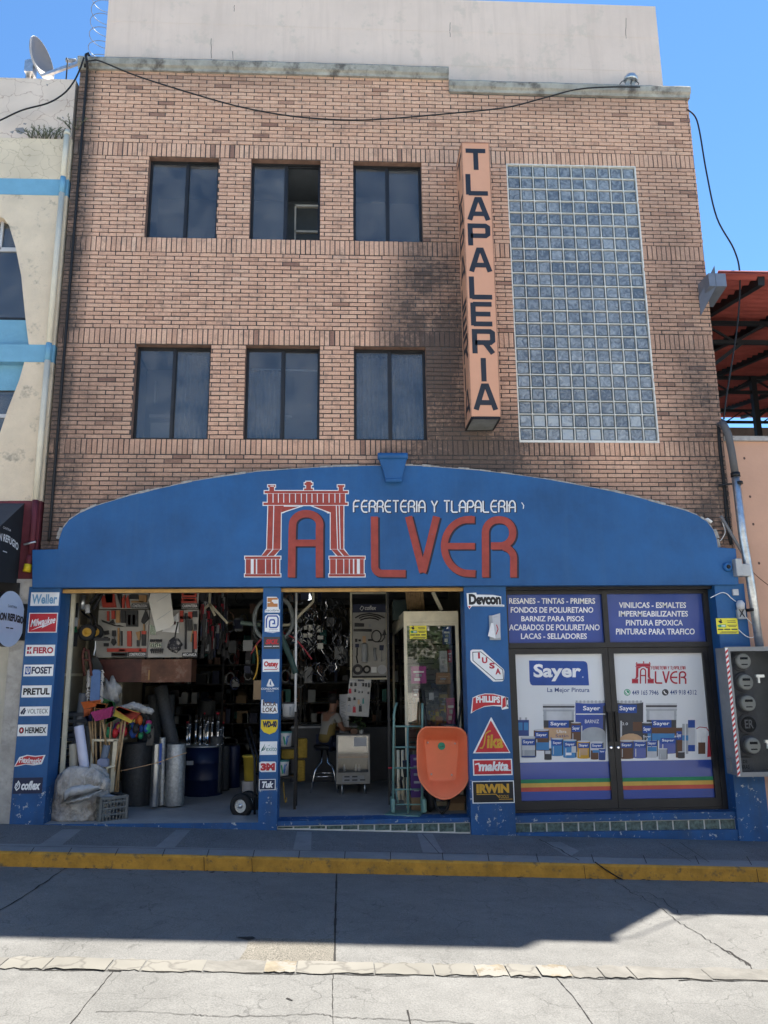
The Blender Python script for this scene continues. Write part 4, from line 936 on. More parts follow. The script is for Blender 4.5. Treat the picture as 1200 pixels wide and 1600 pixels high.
sign('brand_sign', 'white sticker with green leaf and thin green lettering on the middle pillar', GM, (406,1158.5,433,1179.5), white, dr)
def dr(d, f, *a): TX(d, f, '3M', (.08,.14,.93,.86), red, .075)
sign('brand_sign', 'white edged sticker with two large red characters on the middle pillar', GM, (405,1190,431.5,1206.5), white, dr, [(405,1192),(408,1190),(430,1190),(431.5,1192),(431,1206),(408,1206.5),(405,1204)])
def dr(d, f, *a):
    PL_(d, f, navy, [(.04,.05),(.96,.05),(.96,.95),(.04,.95)]); TX(d, f, 'Tuk', (.18,.2,.88,.8), white, .05, .25, 1)
sign('brand_sign', 'navy sticker with thick white slanted word, lowest on the middle pillar', GM, (404.5,1217.5,430.5,1234.5), white, dr)
# right pillar
o_ = [(729,927),(744,926),(745,929),(770,929.5),(783,932),(783.5,944.5),(788,945),(788,948),(737,947.5),(733.5,952),(730.5,947)]
def dr(d, f, *a):
    TX(d, f, 'Devcon', (.06,.27,.91,.93), black, .06); RB(d, f, grey, [(.14,.19),(.97,.19)], .010); PL_(d, f, red, [(.035,.2),(.11,.2),(.075,.05)])
sign('brand_sign', 'white outlined black rounded lettering with a red arrow tip, topmost on the right pillar', GR, (729,926,788,952), white, dr, o_)
o_ = [(735,1017),(738,1015),(753,1015),(787,1046),(788,1049),(787.5,1062),(785,1064.5),(771,1065),(736.5,1034),(735,1031)]
def dr(d, f, *a):
    RB(d, f, black, [(.08,.92),(.32,.93),(.94,.36),(.95,.06),(.72,.05),(.08,.66)], .009, 0, True)
    for c, x, z in (('I', .18, .72), ('U', .34, .57), ('S', .55, .40), ('A', .72, .22)): TX(d, f, c, (x+(.05 if c == 'I' else 0), z, x+(.11 if c == 'I' else .16), z+.19), logo_red, .05, 0, 1)
sign('brand_sign', 'white elongated six sided plaque with red capitals stepping down diagonally on the right pillar', GR, (735,1015,788.5,1065), white, dr, o_)
o_ = [(735.5,1115),(738.5,1090),(747,1086),(758,1083.5),(772,1084),(786,1087.5),(794,1090),(794.5,1107),(784.5,1109),(783,1104),(770,1103),(757,1104.5),(745,1109)]
def dr(d, f, *a):
    PL_(d, f, red, [(.03,.10),(.07,.76),(.22,.88),(.38,.95),(.60,.94),(.80,.84),(.80,.42),(.60,.42),(.36,.38),(.16,.22)])
    PL_(d, f, red, [(.82,.26),(.84,.72),(.92,.82),(.92,.36)], .5); PL_(d, f, black, [(.93,.36),(.93,.80),(.985,.76),(.985,.30)], .5); PL_(d, f, white, [(.935,.34),(.95,.66),(.975,.66),(.98,.34),(.96,.48)], 1.5)
    d.text('PHILLIPS', (.14,.50,.77,.82), lambda u, v: f(u, v+.05-.35*(u-.42)**2, 1), white, .05)
sign('brand_sign', 'curved red ribbon shape with white capitals and a small door mark on the right pillar', GR, (735.5,1083,795,1115.5), white, dr, o_)
o_ = [(739,1177),(767,1121),(768,1121),(797.5,1176.5)]
def dr(d, f, *a):
    PL_(d, f, red, [(.05,.03),(.49,.92),(.95,.03)])
    TX(d, f, 'ika', (.36,.14,.80,.52), gold, .035, .1, 1); RB(d, f, gold, [(.17,.15),(.24,.15),(.29,.25),(.34,.55),(.44,.62),(.48,.62)], .016, 1.4)
sign('brand_sign', 'red triangle with gold lettering on the right pillar', GR, (739,1121,797.5,1177), white, dr, o_)
def dr(d, f, *a):
    PL_(d, f, red, [(.03,.07),(.97,.07),(.97,.93),(.03,.93)]); TX(d, f, 'makita', (.14,.26,.90,.86), white, .045, .22, 1); RB(d, f, white, [(.05,.68),(.15,.74),(.18,.3)], .016, 1.4); RB(d, f, white, [(.84,.3),(.96,.3)], .014, 1.2)
sign('brand_sign', 'wide red plaque with white slanted lettering on the right pillar', GR, (739,1186,800.5,1211.5), white, dr)
def dr(d, f, *a):
    PL_(d, f, black, [(.02,.04),(.98,.04),(.98,.96),(.02,.96)]); TX(d, f, 'IRWIN', (.10,.45,.88,.86), gold, .06, 0, 1); RB(d, f, gold, [(.10,.40),(.56,.40),(.64,.24)], .008, 1); TX(d, f, 'TOOLS', (.62,.22,.86,.36), gold, .0, 0, 1.2); RB(d, f, gold, [(.63,.17),(.95,.17)], .006, 1.4)
sign('brand_sign', 'black plaque with large gold capitals, lowest on the right pillar', GR, (738,1220,803.5,1255), white, dr)
# leaflet holder below the first plaque of the right pillar
hp = MB().m(grey)
x0, z0, x1, z1 = RC(762, 962, 781, 1000, PY)
hold = tag(MB().m(tin).box(x0+.02, PY-.035, z0, x1, PY-.001, z1).build('leaflet_holder'), 'grey wall holder stuffed with paper leaflets on the right pillar', 'leaflet holder')
mb = MB().m(white); mb.poly([(x0-.01, PY-.05, z0+.05), (x0+.09, PY-.06, z0+.02), (x0+.07, PY-.045, z1-.10), (x0+.04, PY-.04, z1-.1)]); mb.m(tin2).poly([(x0+.07, PY-.05, z0+.01), (x1-.005, PY-.042, z0+.03), (x1+.005, PY-.036, z1+.03), (x0+.06, PY-.036, z1)])
mb.m(tin).ribbon([(x0+.08, z1-.03), (x1-.02, z1-.02)], .02, wall(PY-.0375)); mb.m(logo_red).ribbon([(x0+.10, z0+.07), (x0+.13, z0+.14), (x0+.11, z0+.2)], .012, wall(PY-.048)); mb.build('leaflet', hold)
# notices and little boxes at the right of the door
def yellow_notice(label, l, t, r, b_, Y):
    mb = MB().m(notice); x0, z0, x1, z1 = RC(l, t, r, b_, Y); mb.box(x0, Y-.003, z0, x1, Y, z1); o = tag(mb.build('notice'), label, 'notice')
    d = MB(); f = lambda u, v, k=0: (x0+(x1-x0)*u, Y-.0045-.0006*k, z0+(z1-z0)*v)
    for q in ([(.1,.84),(.28,.88),(.26,.80),(.30,.72),(.20,.66),(.12,.74)], [(.16,.95),(.26,.93),(.22,.86)]): PL_(d, f, black, q)
    PL_(d, f, greenp, [(.03,.52),(.12,.60),(.44,.60),(.44,.42),(.12,.42)]); RB(d, f, white, [(.22,.51),(.41,.51)], .016, 1)
    for a, c, v in ((.5,.9,.83), (.52,.92,.73), (.5,.95,.55), (.55,.9,.47), (.04,.3,.29), (.34,.62,.29), (.68,.95,.29), (.2,.95,.13), (.1,.9,.06)): RB(d, f, dkgrey, [(a, v), (c, v)], .008 if v != .29 else .016)
    d.build('lettering', o); return o
yellow_notice('yellow printed printed notice on the blue wall above the meter cabinet', 1119.5, 966, 1153, 990.5, PY-.001)
mb = MB().m(tin2); p = P3(1148, 926, PY); mb.box(p.x-.04, PY-.035, p.z-.04, p.x+.04, PY, p.z+.045); tag(mb.build('junction_box', bevel=.006), 'small cream square box on the blue wall right of the door lintel', 'junction box')
mb = MB().m(tin); p = P3(1155, 955, PY); mb.box(p.x-.05, PY-.06, p.z-.11, p.x+.06, PY, p.z+.02); o = tag(mb.build('light_fitting', bevel=.006), 'grey wall light fitting with wire guard above the yellow notice', 'wall light')
mb = MB().m(tin2); mb.lathe([(.05,0),(.055,.08),(.03,.12)], (p.x, PY-.05, p.z+.02), (0,0,1), 12); mb.m(blackm)
for dx in (-.03, .035): mb.tube([(p.x+dx, PY-.065, p.z-.08), (p.x-dx, PY-.07, p.z+.02), (p.x+dx, PY-.075, p.z+.10)], .006, 5)
mb.build('wire_guard', o)
# little siren lamp on the fascia stub
p = P3(1136, 886, FY); mb = MB().m(blue); mb.lathe([(.065,0),(.065,.02),(.05,.045)], p, (0,-1,0), 18); mb.m(blackm).lathe([(.03,.045),(.02,.06)], p, (0,-1,0), 12); tag(mb.build('siren'), 'round blue painted sounder on the right end of the blue fascia', 'siren')

# ================================================================ VERTICAL LETTER SIGN
SF, SBk = -.56, -.03
x0 = (W(722, 224, SF)[0]+W(735.6, 651, SF)[0])/2; x1 = (W(764.3, 224, SF)[0]+W(781.8, 650, SF)[0])/2; z1 = W(743, 224, SF)[1]; z0 = W(758, 650.5, SF)[1]
sgn = thing('letter_sign', 'tall orange box sign of stacked black capitals standing out from the brick wall', 'sign', ((x0+x1)/2, 0, z0))
sign_or = mat('faded_orange_acrylic', (.66, .34, .21), .38, var=.05, scale=2); edge = mat('weathered_sign_edge', (.38, .20, .13), .6, var=.3, scale=8)
mb = MB().m(sign_or); mb.box(x0, SF, z0, x1, SBk, z1); mb.m(edge)
for x in (x0, x1): mb.box(x-.006, SF-.005, z0, x+.006, SF+.02, z1)
mb.box(x0-.006, SF-.006, z1, x1+.006, SBk, z1+.02); mb.build('box', sgn)
mb = MB().m(mat('frosted_grey_panel', (.22, .23, .22), .5, var=.3, scale=6)); mb.box(x0+.02, SF+.02, z0-.03, x1-.02, SBk-.02, z0-.002); mb.m(blackm); mb.box(x1-.02, SF+.01, z0-.035, x1, SBk, z0-.002); mb.box(x0, SF+.01, z0-.035, x0+.02, SBk, z0-.002); mb.box(x0+.02, SBk-.02, z0-.035, x1-.02, SBk, z0-.002); mb.box(x0+.02, SF, z0-.035, x1-.02, SF+.02, z0-.002); mb.build('underside_panel', sgn)
mb = MB().m(blackm); mb.bar((x1, -.3, z1-.42), (x1+.09, -.02, z1-.38), .03); mb.bar((x0+.1, SBk, z1-.5), (x0+.1, 0, z1-.5), .06); mb.bar((x0+.1, SBk, z0+.5), (x0+.1, 0, z0+.5), .06); mb.bar((x1-.1, SBk, z0+.5), (x1-.1, 0, z0+.5), .06); mb.build('bracket', sgn)
BG = {'T': [([(0,1),(1,1)], 1), ([(.5,1),(.5,0)], 0)], 'L': [([(.08,1),(.08,.0)], 0), ([(.08,.07),(1,.07)], 1)], 'I': [([(.5,1),(.5,0)], 0)],
 'A': [([(.04,0),(.42,1),(.58,1),(.96,0)], 0), ([(.2,.30),(.8,.30)], 1)], 'P': [([(.08,0),(.08,.93),(.82,.93),(.93,.86),(.93,.54),(.82,.46),(.1,.46)], 0)],
 'E': [([(.08,0),(.08,1)], 0), ([(.08,.93),(.97,.93)], 1), ([(.08,.5),(.9,.5)], 1), ([(.08,.07),(.97,.07)], 1)],
 'R': [([(.08,0),(.08,.93),(.82,.93),(.93,.86),(.93,.54),(.82,.46),(.1,.46)], 0), ([(.55,.46),(.92,0)], 1)]}
letbox = [('T',(119,104,216,206)),('L',(122,227,225,328)),('A',(132,350,230,452)),('P',(133,473,234,577)),('A',(141,598,239,705)),('L',(139,729,246,837)),('E',(147,857,250,969)),('R',(154,990,258,1106)),('I',(193,1128,219,1243)),('A',(163,1265,267,1382))]
lm = flat('sign_letter_black', (.022, .026, .036)); mb = MB().m(lm); mbs = MB().m(lm)
for c, (l, t, r, b_) in letbox:
    a = RC(690+l/3.138, 200+t/3.138, 690+r/3.138, 200+b_/3.138, SF)
    for pts, k in BG[c]:
        w = .072; q = [(a[0]+u*(a[2]-a[0]), a[1]+v*(a[3]-a[1])) for u, v in pts]
        if c in 'TEL' and k == 1: q = [(x, z-.030 if abs(v-1) < .01 else z) for (x, z), (_, v) in zip(q, pts)]
        mb.ribbon(q, w, wall(SF-.003-.0008*k))
        mb2 = [(SF+.43-(x-a[0])/max(.2, a[2]-a[0])*.36, z) for x, z in q]
        n0 = len(mbs.f); mbs.ribbon(mb2, w, lambda y, z, k=k: (x0-.003-.0008*k, y, z))
mb.build('lettering', sgn); mbs.build('lettering', sgn)

# ================================================================ LEFT NEIGHBOUR: cream stucco with blue bands
LX = -4.105; LY = -.03
stucco = mat('cream_stucco', (.66, .55, .41), .95, var=.10, scale=2.2, bump=.9, bscale=38, dirt=((.36, .31, .24), 3.2, .56, .1))
crk = crack_mat('cracked_parapet_render', (.64, .535, .45), (.24, .13, .10), 3.3, .022); crk2 = crack_mat('crazed_stucco', (.64, .54, .40), (.32, .25, .17), 5.5, .03)
bband = mat('sky_blue_wall_paint', (.16, .36, .50), .8, var=.10, scale=3, bump=.3); maroon = mat('maroon_wall_paint', (.12, .022, .032), .7, var=.25, scale=6, dirt=((.3, .26, .25), 9, .70, .02)); rawc = mat('rough_grey_render', (.38, .36, .33), .95, var=.25, scale=5, bump=.8, bscale=20, dirt=((.30, .285, .26), 3.5, .55, .08))
nb = thing('neighbour_building', 'cream stucco building with sky blue bands on the left of the brick shop', 'building', (0, 0, 0))
zled = W(60, 216.5, LY)[1]; ztop = W(60, 122, LY+.02)[1]; zb1 = W(60, 280, LY)[1]; zb2 = W(60, 305, LY)[1]; zmar = W(40, 783, LY)[1]; zb3 = W(70, 539, LY)[1]; zb4 = W(70, 566, LY)[1]
mb = MB().m(crk); mb.box(-14, LY+.03, zled, LX-.03, 9, ztop); mb.m(plaster)
def peel(mb, pts): mb.sheet([W(*p, LY+.028) for p in pts], LY+.028)
mb.m(mat('grey_bare_patch', (.22, .22, .23), .9)); peel(mb, [(24,200),(36,199),(41,205),(33,210),(26,207)]); peel(mb, [(37,192),(42,193),(40,195),(36,194)]); peel(mb, [(15,206),(22,204),(20,209)]); peel(mb, [(97,182),(99,183),(100,186),(97,184)]); peel(mb, [(72,131),(75,132),(74,135)])
mb.build('parapet', nb)
mb = MB().m(crk2); mb.box(-14, LY, zb1, LX, 9, zled); mb.build('wall', nb)
mb = MB().m(bband); mb.box(-14, LY-.006, zb2, LX+.0, 9, zb1); mb.box(-14, LY-.008, zb4, LX+.0, LY+.16, zb3)
mb.box(-14, LY+.12, W(20, 610, LY+.12)[1], -4.3, LY+.135, W(20, 500, LY+.12)[1]); mb.build('blue_band', nb)
def mirror(pts): return pts
up = [(-300,306),(105,303),(87,539),(45,537.5),(40,500),(33,430),(24,385),(14,352),(6,341),(-2,338),(-14,341),(-26,352),(-40,385),(-56,430),(-72,500),(-84,538),(-300,539)]
mb = MB().m(stucco); q = [W(*p, LY) for p in up]; q[0] = (-14, zb2); q[1] = (LX, zb2); q[2] = (LX, zb3); q[-1] = (-14, zb3); q[-2] = (q[-2][0], zb3); q[3] = (q[3][0], zb3); mb.prism(q, LY, LY+.16); 
lo = [(85,566),(62,783),(-300,783),(-300,566),(-100,566),(-92,600),(-70,675),(-30,760),(-10,700),(0,676),(12,640),(30,594),(38,566)]
q = [W(*p, LY) for p in lo]; q[0] = (LX, zb4); q[1] = (LX, zmar); q[2] = (-14, zmar); q[3] = (-14, zb4); q[4] = (q[4][0], zb4); q[-1] = (q[-1][0], zb4); mb.prism(q, LY, LY+.16); mb.box(-14, LY+.5, zmar, LX, 9, zb2); mb.box(LX-.1, LY+.16, zmar, LX, LY+.5, zb2)
mb.build('wall', nb)
mb = MB().m(alu)
za, zc = W(5, 498, LY+.1)[1], W(5, 340, LY+.1)[1]; xa_, xb_ = -8.5, W(46, 490, LY+.1)[0]
mb.box(xa_, LY+.14, za, xb_, LY+.17, za+.04); z = W(10, 390, LY+.14)[1]; mb.m(tin2).box(xa_, LY+.13, z-.03, xb_, LY+.17, z+.03); x = W(3, 360, LY+.14)[0]; mb.box(x-.02, LY+.13, z, x+.02, LY+.17, zc); 
w = mb.build('window', nb); g = MB().m(pane); g.box(xa_, LY+.155, za, xb_, LY+.16, zc+.1); g.build('pane', w); r = MB().m(inner); r.box(xa_, LY+.46, za, xb_, LY+.48, zc+.2); r.build('room', w)
mb = MB().m(alu); za, zc = W(0, 700, LY+.1)[1], W(0, 602, LY+.1)[1]; xb_ = W(34, 602, LY+.1)[0]
mb.box(xa_, LY+.14, zc, xb_, LY+.17, zc+.06); z = W(5, 650, LY+.14)[1]; mb.m(tin2).box(xa_, LY+.13, z-.025, xb_, LY+.17, z+.025); w = mb.build('window', nb); g = MB().m(pane); g.box(xa_, LY+.155, za-.4, xb_, LY+.16, zc); g.build('pane', w); r = MB().m(inner); r.box(xa_, LY+.46, za-.4, xb_, LY+.48, zc); r.build('room', w)
zm2 = W(45, 905, LY)[1]
mb = MB().m(maroon); mb.box(-14, LY-.01, zm2+.25, -4.55, LY+.2, zmar); mb.box(-4.55, LY-.02, zm2, LX, 6, zmar); mb.build('maroon_surround', nb)
mb = MB().m(rawc); xl = W(12, 1200, LY)[0]
mb.box(-4.345, LY-.05, gz(-4.7)-.05, LX-.004, 6, zm2-.003); mb.m(maroon); mb.box(-4.28, LY-.03, zm2-.22, LX-.001, LY, zm2-.001)
mb.m(rawc).box(-4.345, LY-.055, 1.72, LX-.004, LY-.05, 1.74); mb.build('pier', nb)
mb = MB().m(mat('cream_roller_slat', (.45, .43, .37), .5, var=.12, scale=4))
z = gz(-6)
while z < 2.35:
    mb.box(-9, LY+.04, z, -4.348, LY+.065, z+.075); mb.box(-9, LY+.05, z+.075, -4.348, LY+.07, z+.085); z += .085
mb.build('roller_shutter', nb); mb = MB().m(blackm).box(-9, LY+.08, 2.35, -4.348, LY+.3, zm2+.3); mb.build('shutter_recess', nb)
# drain pipe
px = [P3(105, 216, -.09), P3(105.2, 240, -.09), P3(53, 800, -.09), P3(50, 826, -.09)]
xp = (px[0].x+px[2].x)/2; pvc = mat('painted_pvc_pipe', (.64, .59, .47), .5, var=.1)
pp = thing('drain_pipe', 'cream rainwater pipe down the right edge of the stucco building', 'drain pipe', (xp, -.09, px[-1].z))
for (a, c), m_, nm in (((zled+.02, zb1), pvc, 'pipe'), ((zb1, zb2), bband, 'pipe'), ((zb2, zb3), pvc, 'pipe'), ((zb3, zb4), bband, 'pipe'), ((zb4, zmar), pvc, 'pipe'), ((zmar, zmar-.75), maroon, 'pipe')):
    MB().m(m_).tube([(xp, -.09, a), (xp, -.09, c)], .04, 10).build(nm, pp)
MB().m(pvc).tube([(xp, -.09, zled+.02), (xp, -.07, zled+.10)], .046, 10).build('elbow', pp)
zz = zmar-.75
MB().m(maroon).tube([(xp, -.09, zz), (xp-.02, -.10, zz-.12)], .048, 10).m(steel).tube([(xp-.09, -.12, zz+.14), (xp+.06, -.12, zz+.18)], .016, 6).build('tap_joint', pp)
MB().m(yellow).tube([(xp-.02, -.10, zz-.12), (xp-.03, -.105, zz-.22)], .05, 10).build('end_cap', pp)
# awning with a printed end
aw_t = mat('charcoal_awning_canvas', (.045, .05, .06), .7, var=.15, scale=4); aw_d = mat('black_awning_canvas', (.016, .018, .022), .75, var=.2, scale=4)
ax_ = W(38, 790, LY-.02)[0]; at_, ab = W(38, 787, LY)[1], W(28, 912, LY)[1]
A, B, Cc, D_ = Vector((ax_, LY-.02, at_)), Vector((ax_, LY-1.25, ab+.25)), Vector((ax_, LY-1.25, ab-.10)), Vector((ax_, LY-.02, ab))
awn = thing('shop_awning', 'black canvas awning with white lettering printed on its end panel', 'awning', tuple(D_))
mb = MB().m(aw_t); f_ = Vector((-5, 0, 0)); mb.poly([A, A+f_, B+f_, B]); mb.poly([B, B+f_, Cc+f_, Cc]); mb.m(aw_d).poly([A, B, Cc, D_]); mb.poly([A+f_, D_+f_, Cc+f_, B+f_]); mb.build('canvas', awn)
mb = MB()
def aw(u, v, k=0): return (ax_+.004, LY-.86+.76*u, ab+.33+.30*v)
mb.text('DON REFUGIO', (0, .30, 1, .62), lambda u, v: aw(u, v+.18*math.sin(u*math.pi)), white, .03); mb.text('CANTINA', (.35, .95, .65, 1.05), lambda u, v: aw(u, v+.05), white); mb.m(white).poly([aw(.42,.05), aw(.58,.05), aw(.58,.09), aw(.42,.09)]); mb.build('lettering', awn)
mb = MB().m(blackm).box(ax_-.1, LY-.10, ab-.35, ax_+.05, LY-.052, ab-.0); mb.build('bracket', awn)
# oval blade sign
oc = Vector((W(12, 967, -.50)[0], -.50, W(12, 967, -.50)[1])); ry = .44; rz = .36*1.0
zt_, zb_ = W(12, 924, -.5)[1], W(12, 1011, -.5)[1]; rz = (zt_-zb_)/2
ov = thing('oval_sign', 'pale blue oval hanging sign with black lettering beside the roller shutter', 'sign', tuple(oc))
pale = mat('pale_blue_sign_face', (.50, .56, .68), .4, var=.05); n = 40; mb = MB().m(pale)
ring = [(oc.y+ry*math.cos(2*math.pi*i/n), oc.z+rz*math.sin(2*math.pi*i/n)) for i in range(n)]
mb.poly([(oc.x+.03, y, z) for y, z in ring]); mb.m(blackm).poly([(oc.x-.03, y, z) for y, z in ring[::-1]])
for i in range(n):
    j = (i+1) % n; mb.poly([(oc.x-.03, *ring[i]), (oc.x-.03, *ring[j]), (oc.x+.03, *ring[j]), (oc.x+.03, *ring[i])])
mb.build('panel', ov); mb = MB(); of = lambda u, v: (oc.x+.034, oc.y-ry+2*ry*u, oc.z-rz+2*rz*v)
mb.text('CANTINA', (.38, .70, .68, .745), of, black, .01, 0, 1.3); mb.text('DON REFUGIO', (.07, .43, .94, .57), lambda u, v: of(u, v+.03*math.sin(u*3.1)), black, .05); mb.m(black).poly([of(.38,.325), of(.49,.325), of(.49,.345), of(.38,.345)]); mb.poly([of(.52,.325), of(.62,.325), of(.62,.345), of(.52,.345)]); mb.build('lettering', ov)
mb = MB().m(blackm); mb.bar((oc.x, oc.y+ry-.03, oc.z+.05), (oc.x, LY-.05, oc.z+.05), .04); mb.bar((oc.x, oc.y+ry-.05, oc.z-.15), (oc.x, LY-.05, oc.z-.15), .03); mb.box(oc.x-.05, LY-.075, oc.z-.25, oc.x+.06, LY-.051, oc.z+.22); mb.build('bracket', ov)
# satellite dish and its arm
dc = P3(66, 93, .9); dish = thing('satellite_dish', 'white satellite dish seen from its edge on the left parapet', 'satellite dish', (dc.x, .9, ztop))
dn = Vector((.95, -.20, .10)).normalized(); dm = mat('dish_white', (.22, .235, .26), .45, var=.06)
mb = MB().m(dm); r0 = .34; prof = [(r0*k/8, -.12+.12*(k/8)**2) for k in range(9)]; prof[0] = (.005, -.12)
mb.lathe(prof+[(r0+.005, .004), (r0, -.012)]+[(r0*k/8, -.135+.12*(k/8)**2) for k in range(7, 0, -1)], dc, dn, 32, False); mb.build('reflector', dish)
hub = dc-dn*.14
mb = MB().m(steel); mb.tube([hub, hub-dn*.12], .05, 10); mb.tube([hub-dn*.10, (hub.x-.1, hub.y+.02, ztop-.05)], .035, 8); mb.tube([hub-dn*.1+Vector((0,.05,0)), (hub.x+.12, hub.y+.05, ztop-.02)], .02, 6); mb.box(hub.x-.12, hub.y-.08, hub.z-.26, hub.x+.02, hub.y+.08, hub.z-.05); mb.build('mount', dish)
le = P3(124, 98, .9); mb = MB().m(steel); mb.bar(dc+dn*.02+Vector((0, 0, -.33)), le, .05); mb.build('feed_arm', dish); mb = MB().m(dm); mb.tube([le+Vector((-.05, 0, .03)), le+Vector((-.22, 0, .04))], .035, 10); mb.build('feed_horn', dish)
mb = MB().m(cable); q = P3(106, 93, .5); mb.tube([(q.x, .5, ztop-.1), (q.x, .5, q.z-.02), (q.x-.02, .5, q.z+.03)], .011, 6); tag(mb.build('rebar_stub'), 'thin dark rod standing up from the cream parapet', 'rod')
# weeds on the ledge: separate tufts
weed = mat('dry_weed', (.10, .105, .065), .9, var=.4, scale=30)
def weed_tuft(x, z, n, h, lab, lean=0):
    mb = MB().m(weed)
    for i in range(n):
        a = rnd.uniform(-.9, .9)+lean; L_ = h*rnd.uniform(.5, 1); p0 = Vector((x+rnd.uniform(-.06, .06), LY+.02-rnd.uniform(0, .03), z)); p1 = p0+Vector((math.sin(a)*L_*.5, -.05, math.cos(a)*L_*.6)); p2 = p0+Vector((math.sin(a)*L_*1.1, -.08, math.cos(a)*L_*.85)); mb.tube([p0, p1, p2], [.006, .005, .002], 4)
        for k in range(7):
            t = .25+.1*k; c = p0.lerp(p1, min(1, t*2)) if t < .5 else p1.lerp(p2, t*2-1); s_ = rnd.uniform(.02, .045); v = Vector((rnd.uniform(-1, 1), -.3, rnd.uniform(-.2, 1))).normalized()*s_; u = Vector((v.z, 0, -v.x))*.22; mb.poly([c-u, c+v*.6-u*.6, c+v, c+u])
    tag(mb.build('weed'), lab, 'weed', 'weeds growing on the ledge')
for px, n, h, lb, ln in ((52, 6, .26, 'leftmost dry weed tuft drooping over the ledge by the bare patch', -.5), (62, 8, .24, 'spiky upright weed tuft second from the left on the ledge', 0), (74, 8, .22, 'loose weed tuft in the middle of the ledge', .1), (90, 9, .24, 'bushy weed tuft leaning to the right near the drain pipe top', .5)):
    weed_tuft(W(px, 216, LY)[0], zled, n, h, lb, ln)
weed_tuft(W(115, 202, LY)[0], W(115, 202, LY)[1], 6, .26, 'weed tuft growing from the joint with the brick wall')

# ================================================================ RIGHT NEIGHBOUR: peach wall, market canopy
RX = 5.44; peach = mat('peach_wall_paint', (.56, .335, .235), .85, var=.06, scale=1.4, bump=.3, bscale=14, dirt=((.62, .52, .46), 5, .72, .015))
zw = W(1180, 690, .05)[1]
rw = thing('peach_wall', 'peach painted wall with a grey coping to the right of the brick shop', 'wall', (RX, .05, 0))
mb = MB().m(peach).box(RX, .05, gz(12)-.2, 16, .4, zw); mb.m(mat('small_hole', (.10, .06, .05), .9))
for px, py in ((1163, 716), (1172, 776), (1177, 819), (1186, 880)):
    p = P3(px, py, .0485); mb.sheet([(p.x+.018*math.cos(i), p.z+.022*math.sin(i)) for i in (0, 1, 2.2, 3.1, 4.3, 5.4)], .0485)
mb.build('wall', rw); mb = MB().m(mat('grey_coping', (.38, .36, .34), .9, var=.3, scale=7, dirt=((.2, .18, .16), 6, .55, .1))).box(RX, .0, zw+.001, 16, .45, zw+.07); mb.build('coping', rw)
can = thing('market_canopy', 'red corrugated roof on black steel trusses behind the peach wall', 'canopy', (RX, 0, zw))
roofm = mat('red_corrugated_sheet', (.44, .10, .08), .6, var=.3, scale=1.2); tr_m = mat('black_truss_steel', (.012, .013, .016), .5, .2)
CZ0 = W(1160, 428, -.3)[1]; slope = .178
mb = MB().m(roofm); mb.smooth = True; n = 420; b = len(mb.v)
for i in range(n+1):
    y = -.3+13*i/n; z = CZ0+slope*(y+.3)+.045*math.sin(i*2*math.pi/7)
    mb.v += [Vector((RX+.05, y, z)), Vector((22, y, z-.02)), Vector((22, y, z+.015)), Vector((RX+.05, y, z+.03))]
for i in range(n):
    a = b+4*i; mb.face((a, a+1, a+5, a+4)); mb.face((a+3, a+7, a+6, a+2)); mb.face((a, a+4, a+7, a+3))
mb.build('roof_sheet', can)
zr = lambda y: CZ0+slope*(y+.3)-.07
for x in (6.15, 7.4, 8.7, 10.0, 11.3, 12.6):
    mb = MB().m(tr_m); mb.bar((x, -.2, zr(-.2)), (x, 12.4, zr(12.4)), .10, .13); mb.build('rafter', can)
for y in (1.6, 6.0, 10.5):
    mb = MB().m(tr_m); x0_, x1_ = RX+.06, 18; z = zr(y)-.13
    mb.bar((x0_, y, z), (x1_, y, z), .07); mb.bar((x0_, y, z-.35), (x1_, y, z-.35), .07); k = 0; x = x0_+.05
    while x < x1_-.6: mb.bar((x, y, z-(.0 if k % 2 else .35)), (x+.55, y, z-(.35 if k % 2 else 0)), .035); x += .55; k += 1
    mb.build('truss', can)
for x, y in ((5.95, 1.6), (9.4, 6), (9.4, 10.5), (13.2, 6)):
    mb = MB().m(tr_m); mb.box(x-.06, y-.06, .0, x+.06, y+.06, zr(y)-.1); mb.bar((x, y, zr(y)-1.1), (x+.8, y, zr(y)-.5), .06); mb.build('post', can)
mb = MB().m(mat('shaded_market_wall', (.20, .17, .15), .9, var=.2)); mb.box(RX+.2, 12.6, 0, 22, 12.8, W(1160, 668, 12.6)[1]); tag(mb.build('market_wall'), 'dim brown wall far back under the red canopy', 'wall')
p = P3(1121, 440, -.15); mb = MB().m(mat('galvanised_box', (.19, .21, .25), .5, .4, var=.15)); d = .42
a = W(1122, 428, -.35); c = W(1135, 449, -.35)
x0, x1 = W(1108, 440, -.35)[0], W(1135, 440, -.35)[0]; z0, z1 = W(1120, 447, -.35)[1], W(1120, 427, -.35)[1]
mb.poly([(x0,-.35,z0),(x1,-.35,z0),(x1,-.35,z1),(x0,-.35,z1)]); mb.poly([(x0,-.35,z0),(x0,.1,z0-.1),(x1,.1,z0-.1),(x1,-.35,z0)]); mb.poly([(x0,-.35,z0),(x0,-.35,z1),(x0,.1,z1),(x0,.1,z0-.1)]); mb.poly([(x1,-.35,z0),(x1,.1,z0-.1),(x1,.1,z1),(x1,-.35,z1)])
mb.poly([(x0-.05,-.1,z0-.05),(x0+.1,-.36,z1+.12),(x0+.1,-.36,z0),(x0-.05,-.1,z0-.35)])
tag(mb.build('gutter_end'), 'grey metal gutter end box at the corner of the red canopy', 'gutter')
